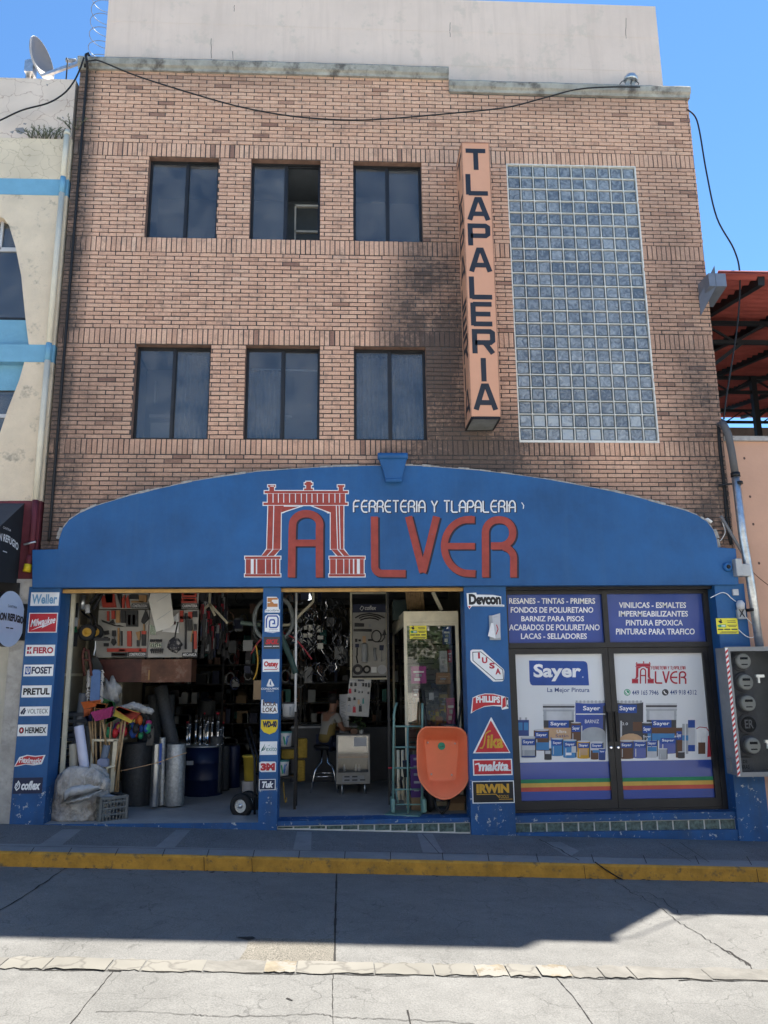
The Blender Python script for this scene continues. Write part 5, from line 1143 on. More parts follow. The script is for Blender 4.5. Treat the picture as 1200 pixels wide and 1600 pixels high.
# ================================================================ CONDUIT, METER CABINET, CABLES
cd = thing('service_conduit', 'silver steel conduit rising from the meter cabinet beside the peach wall', 'conduit', (5.6, -.12, 1.5))
Yc = -.16
mb = MB().m(steel); top = P3(1149, 742, Yc); bt = P3(1188, 1018, Yc-.05); mb.tube([top, P3(1160, 835, Yc), P3(1172, 905, Yc), bt], .055, 14); mb.build('pipe', cd)
mb = MB().m(mat('grey_flexible_hose', (.10, .10, .105), .7, var=.2)); pts = [P3(1128, 660, Yc+.05), P3(1133, 668, Yc), P3(1138, 680, Yc), P3(1143, 705, Yc), P3(1149, 742, Yc)]; mb.tube(pts, .052, 12); mb.tube([P3(1122, 664, -.04), P3(1128, 660, Yc+.05)], .03, 8); mb.build('hose', cd)
mb = MB().m(blackm)
for px, py in ((1153, 755), (1174, 953)): p = P3(px, py, Yc); mb.lathe([(.066,-.02),(.066,.02)], p, (0.08,0,-1), 14); mb.bar(p, (p.x-.22, -.04, p.z), .025)
mb.lathe([(.064,-.03),(.064,.03)], top, (.05,0,-1), 14); mb.build('clamp', cd)
p = P3(1160, 888, Yc-.05); jb = MB().m(mat('cast_grey_box', (.40, .41, .42), .5, .3, var=.15)); jb.box(p.x-.11, Yc-.10, p.z-.11, p.x-.02, Yc+.06, p.z+.13); jb.box(p.x-.02, Yc-.08, p.z-.11, p.x+.10, Yc+.06, p.z+.06); tag(jb.build('junction_box', bevel=.01), 'grey cast metal box clamped round the silver conduit', 'junction box')
mc = thing('meter_cabinet', 'grey meter cabinet with a mesh front holding five round electricity meters', 'meter cabinet', (5.5, -.3, .9))
MY, MBk = -.38, -.10; grm = mat('grey_enamel', (.23, .235, .24), .5, .2, var=.15, scale=5)
x0 = (W(1136, 1012, MY)[0]+W(1155, 1212, MY)[0])/2-.02; x1 = x0+.78; z1 = W(1155, 1012, MY)[1]; z0 = W(1180, 1212, MY)[1]
mb = MB().m(grm); mb.box(x0, MY+.02, z0, x0+.03, MBk, z1); mb.box(x1-.03, MY+.02, z0, x1, MBk, z1); mb.box(x0+.03, MY+.02, z1-.03, x1-.03, MBk, z1); mb.box(x0+.03, MY+.02, z0, x1-.03, MBk, z0+.03); mb.box(x0+.03, MBk-.02, z0+.03, x1-.03, MBk, z1-.03); mb.build('box', mc)
mb = MB().m(grm)
for a in ((x0-.012, z0-.012, x0+.055, z1+.012), (x1-.055, z0-.012, x1+.012, z1+.012), (x0+.055, z1-.045, x1-.055, z1+.012), (x0+.055, z0-.012, x1-.055, z0+.045)): mb.box(a[0], MY-.012, a[1], a[2], MY+.018, a[3])
mb.build('door_frame', mc)
stripe = mb = MB(); w = .075; zz = z0; k = 0; hx = x0-.0; sy = MY-.014
xs0 = x0-.012; mb.m(white).rect(xs0, z0, xs0+w*.48, z1, sy); mb.m(red)
while zz < z1-.02:
    mb.sheet([(xs0, zz), (xs0+w*.48, zz+.035), (xs0+w*.48, min(z1, zz+.067)), (xs0, min(z1, zz+.032))], sy-.001); zz += .066
mb.build('hazard_tape', mc)
mesh_m = bpy.data.materials.new('smoked_mesh_front'); mesh_m.use_nodes = True; n_ = mesh_m.node_tree.nodes; n_.clear(); o_ = n_.new('ShaderNodeOutputMaterial'); mx_ = n_.new('ShaderNodeMixShader'); mx_.inputs[0].default_value = .10; t_ = n_.new('ShaderNodeBsdfTransparent'); t_.inputs[0].default_value = (.80, .81, .82, 1); d_ = n_.new('ShaderNodeBsdfDiffuse'); d_.inputs[0].default_value = (.08, .08, .085, 1)
for a_, b_ in ((t_.outputs[0], mx_.inputs[1]), (d_.outputs[0], mx_.inputs[2]), (mx_.outputs[0], o_.inputs[0])): mesh_m.node_tree.links.new(a_, b_); mb = MB().m(mesh_m).box(x0+.055, MY, z0+.045, x1-.055, MY+.004, z1-.045); mb.build('mesh_front', mc)
dial = mat('meter_glass', (.75, .74, .66), .15, var=.1); dgp = mat('grey_meter_plate', (.20, .20, .21), .6, var=.2)
for k, py in enumerate((1033, 1066, 1099, 1132, 1165)):
    c = P3(1160.5+(py-1033)*.115, py, MY+.06); mb = MB().m(dgp); mb.box(c.x-.16, MY+.15, c.z-.14, c.x+.15, MY+.24, c.z+.13); mb.lathe([(.125,0),(.125,.03),(.105,.05)], (c.x, MY+.15, c.z), (0,-1,0), 20); o = mb.build('meter', mc)
    mb = MB()
    if k != 3:
        mb.m(dial).lathe([(.1,.05),(.1,.11),(.085,.125)], (c.x, MY+.15, c.z), (0,-1,0), 20); mb.m(black).box(c.x-.05, MY+.018, c.z+.02, c.x+.05, MY+.026, c.z+.05); mb.m(dkgrey).box(c.x-.04, MY+.018, c.z-.05, c.x+.04, MY+.026, c.z-.035); mb.build('dial', o)
    else:
        mb.m(blackm).lathe([(.1,.05),(.1,.06)], (c.x, MY+.15, c.z), (0,-1,0), 20); mb.text('ER', (c.x-.055, c.z-.05, c.x+.06, c.z+.06), wall(MY+.085), grey, .02); mb.build('dial', o)
p = P3(1166, 1195, MY+.06); mb = MB().m(dgp).box(p.x-.17, MY+.14, p.z-.09, p.x+.13, MY+.24, p.z+.08); o = mb.build('plate', mc); mb = MB(); mb.text('CAJA DE', (p.x-.13, p.z+.0, p.x+.06, p.z+.05), wall(MY+.138), black, .01); mb.text('BARRAS', (p.x-.09, p.z-.06, p.x+.08, p.z-.01), wall(MY+.138), black, .01); mb.build('lettering', o)
for py in (1056, 1158):
    p = P3(1182+(py-1056)*.14, py, MY-.02); mb = MB().m(steel); mb.box(p.x-.02, MY-.05, p.z-.02, p.x+.09, MY-.013, p.z+.015); mb.box(p.x+.0, MY-.05, p.z-.09, p.x+.025, MY-.02, p.z-.02); mb.build('latch', mc)
def run(name, label, cat, pts, r=.010, m_=cable, sag=None):
    q = []; k = len(pts)
    for i in range(k-1):          # Catmull-Rom through the points
        a, b_, c, d = pts[max(i-1, 0)], pts[i], pts[i+1], pts[min(i+2, k-1)]
        for j in range(6):
            t = j/6; q.append(.5*((2*b_)+(c-a)*t+(2*a-5*b_+4*c-d)*t*t+(3*b_-a-3*c+d)*t**3))
    q.append(pts[-1]); mb = MB().m(m_).tube(q, r, 6); return tag(mb.build(name), label, cat)
V = lambda L_, Y: [P3(px, py, Y) for px, py in L_]
run('cable', 'long black cable sagging across the top of the brick wall', 'cable', V([(134,96),(145,94.5),(158,96),(215,119),(300,146),(380,168),(460,182),(540,187.5),(600,186),(700,177.5),(790,168),(850,153),(900,140),(950,136),(1000,136)], -.16), .011)
run('cable', 'black cable looping from the left parapet corner to the street edge', 'cable', V([(-30,200),(0,188),(35,172),(75,161),(100,146),(115,128),(125,108),(131,90)], -.14), .012)
run('cable', 'thin black cable hanging in a loop beside the right edge of the brick wall', 'cable', V([(1074,171),(1086,182),(1093,205),(1104,270),(1120,340),(1147,390),(1156,430),(1153,500),(1143,570),(1135,620),(1131,655)], -.14), .012)
run('cable', 'dark cable running straight down the grimy left edge of the brick wall', 'cable', [P3(134, 86, -.06), P3(136, 100, -.13), P3(136, 115, -.05)]+[P3(136+(py-115)*(-53/650), py, -.03) for py in (170, 260, 360, 460, 560, 660, 765, 845)], .020)
mb = MB().m(blackm); p = P3(134, 92, -.06); mb.tube([(p.x, -.06, p.z-.15), (p.x, -.06, p.z+.08), (p.x+.03, -.06, p.z+.10), (p.x+.05, -.06, p.z+.05)], .022, 6); tag(mb.build('cable_hook'), 'black iron hook standing on the left corner of the cornice', 'hook')
run('cable', 'black cable from the conduit top down the right edge of the brick wall', 'cable', V([(1122,664),(1124,700),(1131,760),(1135,810),(1142,852)], -.03), .016)
run('cable', 'second slimmer black cable beside the conduit on the right brick edge', 'cable', V([(1124,668),(1129,720),(1137,790),(1144,850)], -.035), .009)
run('conduit_arm', 'grey tube slanting from the brick edge to the cast box on the conduit', 'conduit', V([(1126,806),(1140,830),(1164,870)], -.14), .022, mat('grey_tube', (.16, .16, .17), .6))
run('wire', 'loose white wire curling on the brick beside the arch end', 'wire', V([(1126,808),(1131,822),(1133,832),(1128,842),(1125,845)], -.05), .006, white)
run('wire', 'white wire looping under the yellow notice beside the conduit', 'wire', V([(1158,945),(1164,962),(1178,978),(1184,988),(1176,996),(1166,994),(1154,984)], -.13), .006, white)
run('wire', 'tangle of thin pale wire over the paint shop door lintel', 'wire', V([(1110,934),(1118,930),(1128,926),(1136,928),(1142,934),(1150,940)], -.12), .006, white)
run('wire', 'thin rust coloured wire leaving the cast box towards the right', 'wire', V([(1170,888),(1185,902),(1200,914),(1230,938)], -.15), .005, mat('rusty_wire', (.12, .06, .04), .8))
# razor wire coil at the left of the pink storey
mb = MB().m(mat('dull_wire', (.16, .17, .18), .5, .5)); cxr = P3(164, 40, 1.2); q = []
for i in range(0, 130): 
    t = i/16*2*math.pi; q.append(Vector((cxr.x-.05+.20*math.cos(t), 1.2+.20*math.sin(t)*.8, cxr.z-.9+.26*i/16+.03*math.sin(t*.9))))
mb.tube(q, .0055, 5); tag(mb.build('razor_wire'), 'coil of steel razor wire climbing the left edge of the pink upper storey', 'razor wire')
# roof floodlight
p = P3(985, 124, .1); fl = thing('floodlight', 'grey dome floodlight on two legs standing on the right cornice', 'floodlight', (p.x, .1, 10.95))
mb = MB().m(steel); mb.lathe([(.02,.10),(.07,.09),(.105,.04),(.115,0),(.10,-.01)], (p.x+.0, .1, p.z-.02), (.12,-.25,1), 16); mb.build('head', fl)
mb = MB().m(tin); mb.bar((p.x-.03, .1, p.z-.02), (p.x-.12, .1, 10.95), .06); mb.bar((p.x+.05, .1, p.z-.02), (p.x+.0, .1, 10.95), .05); mb.build('leg', fl)
mb = MB().m(cable); mb.tube([P3(968, 132, .05), P3(972, 127, .0), P3(977, 126, .05)], .006, 5); mb.tube([P3(992, 125, .05), P3(998, 130, .0), P3(996, 136, .05)], .006, 5); mb.build('flex', fl)
p = P3(175, 792.5, -.1); mb = MB().m(white); mb.lathe([(.02,-.02),(.035,0),(.03,.03),(.01,.045)], (p.x, -.09, p.z), (0,0,1), 10); tag(mb.build('lamp_socket'), 'small white knob resting on the left slope of the blue arch', 'knob')
p = P3(1106, 815, -.1); mb = MB().m(white); mb.tube([(p.x-.05, -.1, p.z+.01), (p.x, -.1, p.z+.03), (p.x+.05, -.1, p.z-.01)], .025, 8); tag(mb.build('plaster_lump'), 'small white scrap lying on the right shoulder of the blue arch', 'scrap')

# ================================================================ ACROSS THE STREET (behind the photographer, seen only as light and reflections)
opp = thing('opposite_building', 'pale sunlit building across the street reflected in the shop glass', 'building', (0, -17, 0))
om = mat('pale_opposite_wall', (.72, .68, .60), .9, var=.1)
mb = MB().m(om); mb.box(-26, -24, -1.2, 26, -17, 9.6); mb.build('wall', opp)
mb = MB().m(mat('opposite_window_dark', (.04, .05, .06), .2))
for i in range(-6, 7):
    mb.box(i*3.9-.8, -17, 4.3, i*3.9+.8, -16.98, 6.1); mb.box(i*3.9-1.2, -17, -.6, i*3.9+1.2, -16.98, 2.4)
mb.m(rawc).box(-26, -17, 3.1, 26, -16.4, 3.4); mb.build('window', opp)
leafm = mat('tree_leaf', (.05, .09, .03), .7, var=.3)
def tree(x, y, h, lab):
    t = thing('street_tree', lab, 'tree', (x, y, gz(x)-.2)); mb = MB().m(mat('bark', (.12, .09, .06), .9)); mb.tube([(x, y, -.5), (x+.1, y, h*.35), (x, y, h*.6)], [.14, .11, .07], 8)
    for k in range(6): a = k*1.05; mb.tube([(x+.06, y, h*.4), (x+.7*math.cos(a), y+.7*math.sin(a), h*.7)], [.06, .02], 6)
    mb.build('trunk', t); mb = MB().m(leafm)
    for i in range(1500):
        r = rnd.random()**.4*1.7; a, b_ = rnd.uniform(0, 6.28), rnd.uniform(-1, 1); c = Vector((x+r*math.cos(a)*math.sqrt(1-b_*b_), y+r*math.sin(a)*math.sqrt(1-b_*b_), h*.72+r*b_*.8)); u = Vector((rnd.uniform(-1, 1), rnd.uniform(-1, 1), rnd.uniform(-1, 1))).normalized()*.12; v = u.cross(Vector((rnd.random(), rnd.random(), 1))).normalized()*.07; mb.poly([c-u, c+v, c+u, c-v])
    mb.build('crown', t)
tree(3.4, -14.2, 4.6, 'small street tree in front of the opposite building, right one'); tree(-6.5, -14.2, 5, 'small street tree in front of the opposite building, left one')

# ================================================================ INSIDE THE SHOP
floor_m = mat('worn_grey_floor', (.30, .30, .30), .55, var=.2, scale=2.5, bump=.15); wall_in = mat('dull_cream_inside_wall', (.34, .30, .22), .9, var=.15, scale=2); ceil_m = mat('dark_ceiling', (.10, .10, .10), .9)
mb = MB().m(floor_m); xe = -.95; xs_ = -4.05
mb.poly([(xs_, -.09, fz(xs_)), (xe, -.09, fz(xe)), (xe, 9, fz(xe)), (xs_, 9, fz(xs_))]); mb.poly([(xe, -.04, .0865), (2.0, -.04, .0865), (2.0, 9, .0865), (xe, 9, .0865)]); mb.poly([(xe, -.04, .03), (xe, -.04, .0865), (xe, 9, .0865), (xe, 9, .03)])
mb.m(blue_low).poly([(xs_, -.092, zg(xs_)), (xe, -.092, zg(xe)), (xe, -.092, fz(xe)), (xs_, -.092, fz(xs_))])
mb.build('shop_floor', bld)
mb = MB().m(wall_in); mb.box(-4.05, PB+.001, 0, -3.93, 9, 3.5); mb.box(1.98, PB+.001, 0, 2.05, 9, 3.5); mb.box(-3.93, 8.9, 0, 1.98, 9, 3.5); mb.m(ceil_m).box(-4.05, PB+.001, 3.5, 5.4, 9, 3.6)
for y in (1.5, 3, 4.5, 6): mb.box(-3.93, y, 3.32, 1.98, y+.12, 3.499)
mb.build('shop_room', bld)
mb = MB().m(cream); mb.bar((PL[1]+.05, .30, fz(-3.9)), (PL[1]+.03, .30, FB), .05)
for y in (.9, 1.6): mb.box(-3.929, y, .1, -3.89, y+.05, 3.2)
for z in (1.0, 1.9, 2.6): mb.box(-3.929, .35, z, -3.90, 2.2, z+.04)
mb.build('shutter_guide', bld)
rdk = mat('dark_mesh_roll', (.055, .06, .066), .6, .2, var=.25, scale=30, bump=.5, bscale=60); navym_ = mat('blue_drum_enamel', (.005, .012, .05), .4, .1, var=.2)
mb = MB()
for k in range(900):        # dim goods on the far shelves
    y = rnd.choice((5.0, 6.5, 8.2)); z = rnd.choice((.25, .62, .99, 1.36, 1.73, 2.1, 2.47)); x = rnd.uniform(-3.8, 1.9)
    if y < 8 and -2.2 < x < .9 and rnd.random() < .6: continue
    w, h = rnd.uniform(.05, .22), rnd.uniform(.06, .28); mb.m(rnd.choice((dkgrey, dkgrey, grey, navy, navy, brn, brn, black, black, teal, tin, mat('dull_red_goods', (.10, .02, .02)), mat('dull_tan_goods', (.16, .11, .06))))); mb.box(x, y, z, x+w, y+.2, z+h)
kind(mb.build('shelf_stock'), 'stuff')
mb = MB().m(blackm)
for y in (5.0, 6.5, 8.2):
    for z in (.23, .60, .97, 1.34, 1.71, 2.08, 2.45): mb.box(-3.9, y-.02, z, 1.95, y+.35, z+.018)
    for x in (-3.9, -2.4, -.9, .6, 1.9): mb.box(x, y-.03, .09, x+.04, y+.01, 2.9)
tag(mb.build('shelf_rack'), 'dark shelving racks full of small goods deep inside the shop', 'shelf rack')
mb = MB().m(chrome)
dimm = mat('dull_chrome', (.22, .23, .25), .3, .9)
for k in range(85):
    px, py = rnd.gauss(514, 17), rnd.uniform(932, 1050); p = P3(px, py, rnd.uniform(1.5, 2.5)); mb.m(rnd.choice((chrome, dimm, dimm, blackm, blackm, blackm, blackm, dkgrey)))
    q = [p]; 
    for i in range(3): q.append(q[-1]+Vector((rnd.uniform(-.06, .06), rnd.uniform(-.04, .04), -rnd.uniform(.02, .09))))
    mb.tube(q, rnd.uniform(.005, .011), 5)
for k in range(60):
    px, py = rnd.gauss(452, 12), rnd.uniform(950, 1010); p = P3(470+rnd.uniform(-12, 26), py, 2.2); mb.m(rnd.choice((chrome, steel, blackm))); mb.tube([p, p+Vector((rnd.uniform(-.1, .1), 0, -rnd.uniform(.05, .15)))], .008, 5)
for a in ((475,978,480,984),(482,976,488,984),(482,990,488,996),(474,990,480,996),(495,978,504,988),(496,993,505,999),(496,1005,505,1014)): f = RC(*a, 2.0); mb.m(mat('pale_switch_plate', (.42, .42, .38), .6)).box(f[0], 2.0, f[1], f[2], 2.03, f[3])
kind(mb.build('hanging_fittings'), 'stuff')
mb = MB()
for k in range(80):        # more stock hung from the ceiling in the gloom of both bays
    px = rnd.choice((rnd.uniform(352, 408), rnd.uniform(445, 545), rnd.uniform(445, 500))); py = rnd.uniform(930, 1075); p = P3(px, py, rnd.uniform(2.2, 4.2)); mb.m(rnd.choice((blackm, dkgrey, navy, brn, grey, mat('dull_steel_goods', (.12, .125, .13), .5, .5))))
    if rnd.random() < .5: mb.box(p.x, p.y, p.z, p.x+rnd.uniform(.03, .16), p.y+.08, p.z+rnd.uniform(.06, .26))
    else: mb.tube([p+Vector((.07*math.cos(a*.7), 0, .10*math.sin(a*.7))) for a in range(9)], .012, 5)
kind(mb.build('hung_stock'), 'stuff')
for k, (px, py0, py1, r, y, lab) in enumerate(((336,1150,1238,.10,2.2,'dark cylinder standing just right of the blue drum'),(363,1165,1232,.12,3.0,'dark steel drum behind the sack truck handles'),(322,1095,1120,.16,4.2,'short wide dark roll on the far shelf'),(225,1100,1165,.10,1.9,'dark upright mesh roll behind the dusters'),(262,1085,1160,.08,2.2,'slim dark mesh roll at the back of the leaning one'))):
    a, c = P3(px, py1, y), P3(px, py0, y); mb = MB().m(rdk if k != 1 else navym_); mb.lathe([(r*.96, 0), (r, .01), (r, (c-a).length-.01), (r*.96, (c-a).length), (r*.5, (c-a).length-.004)], a, n=20); tag(mb.build('dark_roll'), lab, 'roll', 'dark rolls deep in the left bay')

mb = MB()
for k in range(170):
    px, py = rnd.uniform(312, 352), rnd.uniform(932, 1034); y = 1.1+(px-310)*.035; p = P3(px, py, y); mb.m(rnd.choice((MATS['dull_red_goods'], dkgrey, black, grey, dkgrey, blackm, navy, logo_red, dkgrey, black))); w, h = rnd.uniform(.02, .06), rnd.uniform(.08, .26); mb.box(p.x, y, p.z, p.x+w, y+.04, p.z+h)
kind(mb.build('hanging_hand_tools'), 'stuff')
for k, (a, c, lab) in enumerate((((318, 924), (327, 943), 'short lit tube lamp near the ceiling of the left bay'), ((481, 929), (484, 937), 'small lit lamp near the ceiling of the middle bay'))):
    mb = MB().m(mat('lit_tube', (.9, .95, 1), emit=2.2, var=0)); p0, p1 = P3(*a, 2.6), P3(*c, 2.6); mb.tube([p0, p1], .028, 8); t = tag(mb.build('tube_lamp'), lab, 'lamp'); mb = MB().m(tin2); mb.bar(p0+Vector((0, .05, .03)), p1+Vector((0, .05, .03)), .07); mb.build('housing', t)
def mbp(mb, m_, pts, Y, th):      # a solid cut-out traced at depth Y
    mb.m(m_).prism([W(*p, Y) for p in pts], Y, Y+th)
sbr = mat('cream_steel_arm', (.46, .42, .30), .5, var=.15)
for lab, pts in (('cream bent steel arm hanging inside the middle bay', [[(489.5,918),(489.5,940),(463,967),(457,976),(441,977)]]), ('cream steel arms joined in a star under the ceiling of the left bay', [[(328,920),(328,944)],[(328,944),(306,962)],[(328,944),(356,974)],[(328,944),(336,962)]])):
    mb = MB().m(sbr)
    for q in pts:
        for i in range(len(q)-1): mb.bar(P3(*q[i], 1.3), P3(*q[i+1], 1.3), .034, .034)
    tag(mb.build('steel_arm'), lab, 'bracket')
# --- tool display boards
bw = mat('white_pegboard', (.36, .35, .325), .6, var=.15); tr = flat('tool_red', (.42, .05, .03)); tk = flat('tool_black', (.02, .02, .022)); tg = flat('tool_steel', (.22, .22, .23)); tw_ = flat('tool_wood', (.36, .20, .08))
def board(label, l, t, r, b_, Y, cap, items):
    x0, z0, x1, z1 = RC(l, t, r, b_, Y); o = thing('tool_board', label, 'display board', ((x0+x1)/2, Y, z0), 'tool display boards')
    MB().m(bw).box(x0, Y, z0, x1, Y+.03, z1).build('panel', o)
    mb = MB().m(tk); f = RC(*cap[1], Y-.004); mb.box(f[0], Y-.004, f[1], f[2], Y-.0005, f[3]); w_, h_ = f[2]-f[0], f[3]-f[1]; mb.text(cap[0], (f[0]+w_*.06, f[1]+h_*.2, f[2]-w_*.06, f[3]-h_*.2), wall(Y-.006), white, .02); mb.build('caption', o)
    for nm, m_, pts in items:
        mb = MB()
        if isinstance(m_, tuple):
            for mm, pp in zip(m_, pts): mbp(mb, mm, pp, Y-.04, .038)
        else: mbp(mb, m_, pts, Y-.04, .038)
        mb.build(nm, o)
def bx(l, t, r, b_): return [(l, b_), (r, b_), (r, t), (l, t)]
board('white tool board with trowel, level and red handled tools, lower left board', 152, 953, 231.5, 1027, 1.0, ('CONSTRUCCION', (200, 1018.5, 229, 1026)), [
 ('tool_pack', (tk, tr, tr), (bx(197,953.5,215,979), bx(200,961,204,976), bx(207,961,211,976))),
 ('trowel', (tk, tw_, tr, tk), ([(220.5,972),(224,975.5),(232,966),(227,953),(221,968)], bx(223.5,975,225.5,986), bx(221,986,228,991), bx(221,991,227.5,1009))),
 ('hatchet', (tw_, tk), ([(212,988),(219,986),(218,1000),(215.5,1000)], bx(213.5,1000,217,1010))), ('chisel', tr, bx(198.5,986,205,1010)), ('bar', tk, bx(188.5,986,190.5,1009)),
 ('pick', (tw_, tk), (bx(183.5,981,186,1009), [(178,978),(186,976.5),(194,979.5),(186,979)])), ('plumb_bob', tk, [(173,1004),(177,1009),(181,1004),(179,998),(175,998)]), ('pliers', (tk, tg), (bx(175,985,180,994), [(176,994),(179,994),(178,998)])),
 ('spirit_level', (tr, bw, bw), (bx(167,1013,228,1018.5), bx(186,1014.5,196,1017.5), bx(217,1014.5,221,1017.5))), ('tape', tk, [(162,986),(169,985),(170,991),(163,992)]), ('tape', tk, [(162,995),(168,995),(168,999),(162,999)]), ('tape', tk, [(162,1005),(169,1005),(169,1010),(162,1010)]),
 ('float_pair', (tw_, tk), (bx(181,953.5,187,973), bx(189,953.5,196,973))), ('brush', tr, bx(167,955,170,970)), ('small_tool', tr, bx(174,954,179,967)), ('square', tk, [(158,968),(178,976),(182,977),(178,978),(160,972)]), ('hook', tk, [(170,973),(176,968),(179,975)]), ('level_box', (tk, tr), (bx(174,1020,198,1026), bx(176,1021.5,196,1024)))])
board('white tool board of red handled cutters, upper left board behind the paper banner', 156, 927, 232, 951.5, 1.0, ('CONSTRUCCION', (205.5, 943, 231, 950.5)), [
 ('cutter', (tr, tk), ([(158,932),(178,927.5),(181,949),(160,949)], [(163,928),(176,928),(176,942),(166,942)])), ('cutter', (tk, bw), ([(182,928),(190,928),(189,950)], [(183,930),(186,930),(187,944)])), ('pliers', (tr, tr), ([(190,936),(195,929),(194,950),(191,950)], [(196,936),(200,930),(203,950),(198,950)])), ('saw', (tk, tw_), (bx(202,929,216,936), bx(217,930,229,941))), ('folding_rule', tw_, bx(205,939,224,941.5))])
board('white tool board with rows of chrome sockets and wrenches, lower right board', 232.5, 953, 309, 1027, 1.0, ('MECANICA', (284.5, 1019.5, 308.5, 1026.5)), [
 ('socket_set', tuple([chrome]*10), tuple(bx(234+i*3.2,1005,236+i*3.2,1011.5) for i in range(6))+tuple(bx(234.5+i*2.4,976+i*.8,236+i*2.4,992) for i in range(4))), ('socket_set', tuple([tk]*6), tuple(bx(234+i*3.2,999,236.4+i*3.2,1003) for i in range(6))), ('socket_set', tuple([tk]*6), tuple([(234+i*3.3,1015),(236.5+i*3.3,1021),(238+i*3.3,1013)] for i in range(6))),
 ('ratchet', (tk, tk), (bx(288.5,958,291,1014), bx(281,963,298,967))), ('grease_gun', (tr, tk), (bx(302,986,307,1014), bx(300,990,303,1020))), ('clamp', tk, bx(292.5,968,300,985)), ('pipe_wrench', (tr, tk), (bx(294,956,300,966), bx(301,955,308,964))), ('cutter', tr, bx(281,954,286,972)), ('card', (white, logo_red), ([(262,972),(279,957),(279,989),(253,987)], bx(269,971,275,976)) ), ('hammer', (tw_, tk), (([(297,1002),(299,1003),(302,985),(300.5,984)]), bx(303,975,307,984)))])
board('white tool board with two red framed saws, topmost right board', 283.5, 926, 310, 951.5, 1.0, ('CARPINTERIA', (283.5, 943, 310, 950.5)), [
 ('bow_saw', (tr, bw), ([(284,927),(307,927),(307,933),(284,933)], [(287,926.8),(304,926.8),(304,930),(287,930)])), ('bow_saw', (tr, bw), ([(283,942),(284,934),(306,934),(308,942)], [(287,936),(303,936),(304,939),(287,939)]))])
mb = MB().m(mat('dark_red_varnished_wood', (.07, .020, .015), .55, var=.5, scale=5)); x0, z0, x1, z1 = RC(153, 1030, 221, 1066, .98); mb.box(x0, .98, z0, x1, 1.35, z1)
wp = mat('worn_brown_wood', (.12, .05, .028), .6, var=.5, scale=4, dirt=((.20, .12, .085), 4, .55, .08)); f = RC(221, 1030, 299, 1066, .98); mb.m(wp).box(f[0], .98, f[1], f[2], 1.35, f[3]); wc = tag(mb.build('wall_cupboard'), 'long varnished brown wooden cupboard under the tool boards', 'cupboard')
p = P3(233, 1055, .97); MB().m(tw_).bar((p.x, .965, p.z+.07), (p.x, .965, p.z-.07), .02).build('handle', wc)
# paper banner, mesh bag, wall things on the left
pm = mat('white_paper', (.60, .58, .53), .85, var=.06); mb = MB().m(pm); a = [(236,924),(265.5,924),(271,974),(266,980),(245,987.5),(233,938)]; q = [W(*p, .72) for p in a]
mb.poly([(x, .72+.04*math.sin(x*9+z*4), z) for x, z in q]); mb.poly([(x, .726+.04*math.sin(x*9+z*4), z) for x, z in q[::-1]]); mb.m(tin).ribbon([W(246,969,.70), W(268,954,.70)], .006, wall(.676)); mb.ribbon([W(246,940,.70), W(264,929,.70)], .006, wall(.676)); tag(mb.build('paper_banner'), 'large blank white folded paper hanging from the ceiling over the tool boards', 'paper')
def blob(mb, c, r, seed=0, sq=(1, 1, 1), nu=20, nv=12, amp=.12):
    rr = random.Random(seed); ph = [(rr.uniform(2, 5), rr.uniform(2, 5), rr.uniform(0, 6)) for _ in range(5)]; b = len(mb.v); mb.smooth = True
    for j in range(nv+1):
        th = math.pi*j/nv
        for i in range(nu):
            f = 2*math.pi*i/nu; d = Vector((math.sin(th)*math.cos(f), math.sin(th)*math.sin(f), math.cos(th))); k = 1+amp*sum(math.sin(a*d.x*2+b_*d.z*2+c_+d.y*3) for a, b_, c_ in ph)/2.5
            mb.v.append(Vector(c)+Vector((d.x*sq[0], d.y*sq[1], d.z*sq[2]))*r*k)
    for j in range(nv):
        for i in range(nu): mb.face((b+j*nu+i, b+(j+1)*nu+i, b+(j+1)*nu+(i+1) % nu, b+j*nu+(i+1) % nu))
    mb.smooth = False; return mb
mb = MB().m(mat('mesh_bag_dark', (.03, .03, .035), .8, var=.4, scale=20, dirt=((.40, .37, .33), 12, .50, .12))); blob(mb, P3(273, 1008, .78), .10, 3, (1, .7, 1.1)); mb.m(tk).tube([P3(273, 998, .78), P3(275, 985, .85), P3(278, 972, .9)], .01, 5); tag(mb.build('mesh_bag'), 'dark net bag of pale pieces hanging in front of the socket board', 'bag')
ct = thing('sack_truck', 'black sack truck with yellow wheel hubs hung high on the left inside wall', 'hand truck', tuple(P3(140, 988, .55)))
for px, py, Y in ((136, 988, .50), (148.5, 988, .78)):
    c = P3(px, py, Y); mb = MB().m(rubber); mb.lathe([(.06,-.035),(.105,-.04),(.115,-.02),(.115,.02),(.105,.04),(.06,.035)], c, (.25,-1,0), 24, False); w = mb.build('wheel', ct); MB().m(mat('yellow_hub', (.55, .30, .03), .5)).lathe([(.064,.0),(.064,.028),(.05,.02),(.02,.03),(.02,.045),(.001,.045)], c, (.25,-1,0), 20).build('hub', w)
mb = MB().m(blackm); mb.tube([P3(136,988,.52), P3(148.5,988,.76)], .014, 6); mb.tube([P3(143,985,.6), P3(142,968,.6), P3(127,955,.6)], .014, 6); mb.tube([P3(150,985,.72), P3(149,966,.72), P3(137,955,.72)], .014, 6); mb.tube([P3(141,978,.6), P3(150,977,.7)], .012, 6); mb.bar(P3(148,999,.6), P3(171,999,.62), .10, .04); mb.build('frame', ct)
mb = MB().m(steel)
mb.tube([P3(130,930,.5),P3(128,952,.5)], .04, 8); mb.m(tin2).tube([P3(136,945,.55),P3(137,958,.55)], .035, 8); tag(mb.build('pipe_piece'), 'pale pipe pieces hanging above the sack truck on the left inside wall', 'pipe')
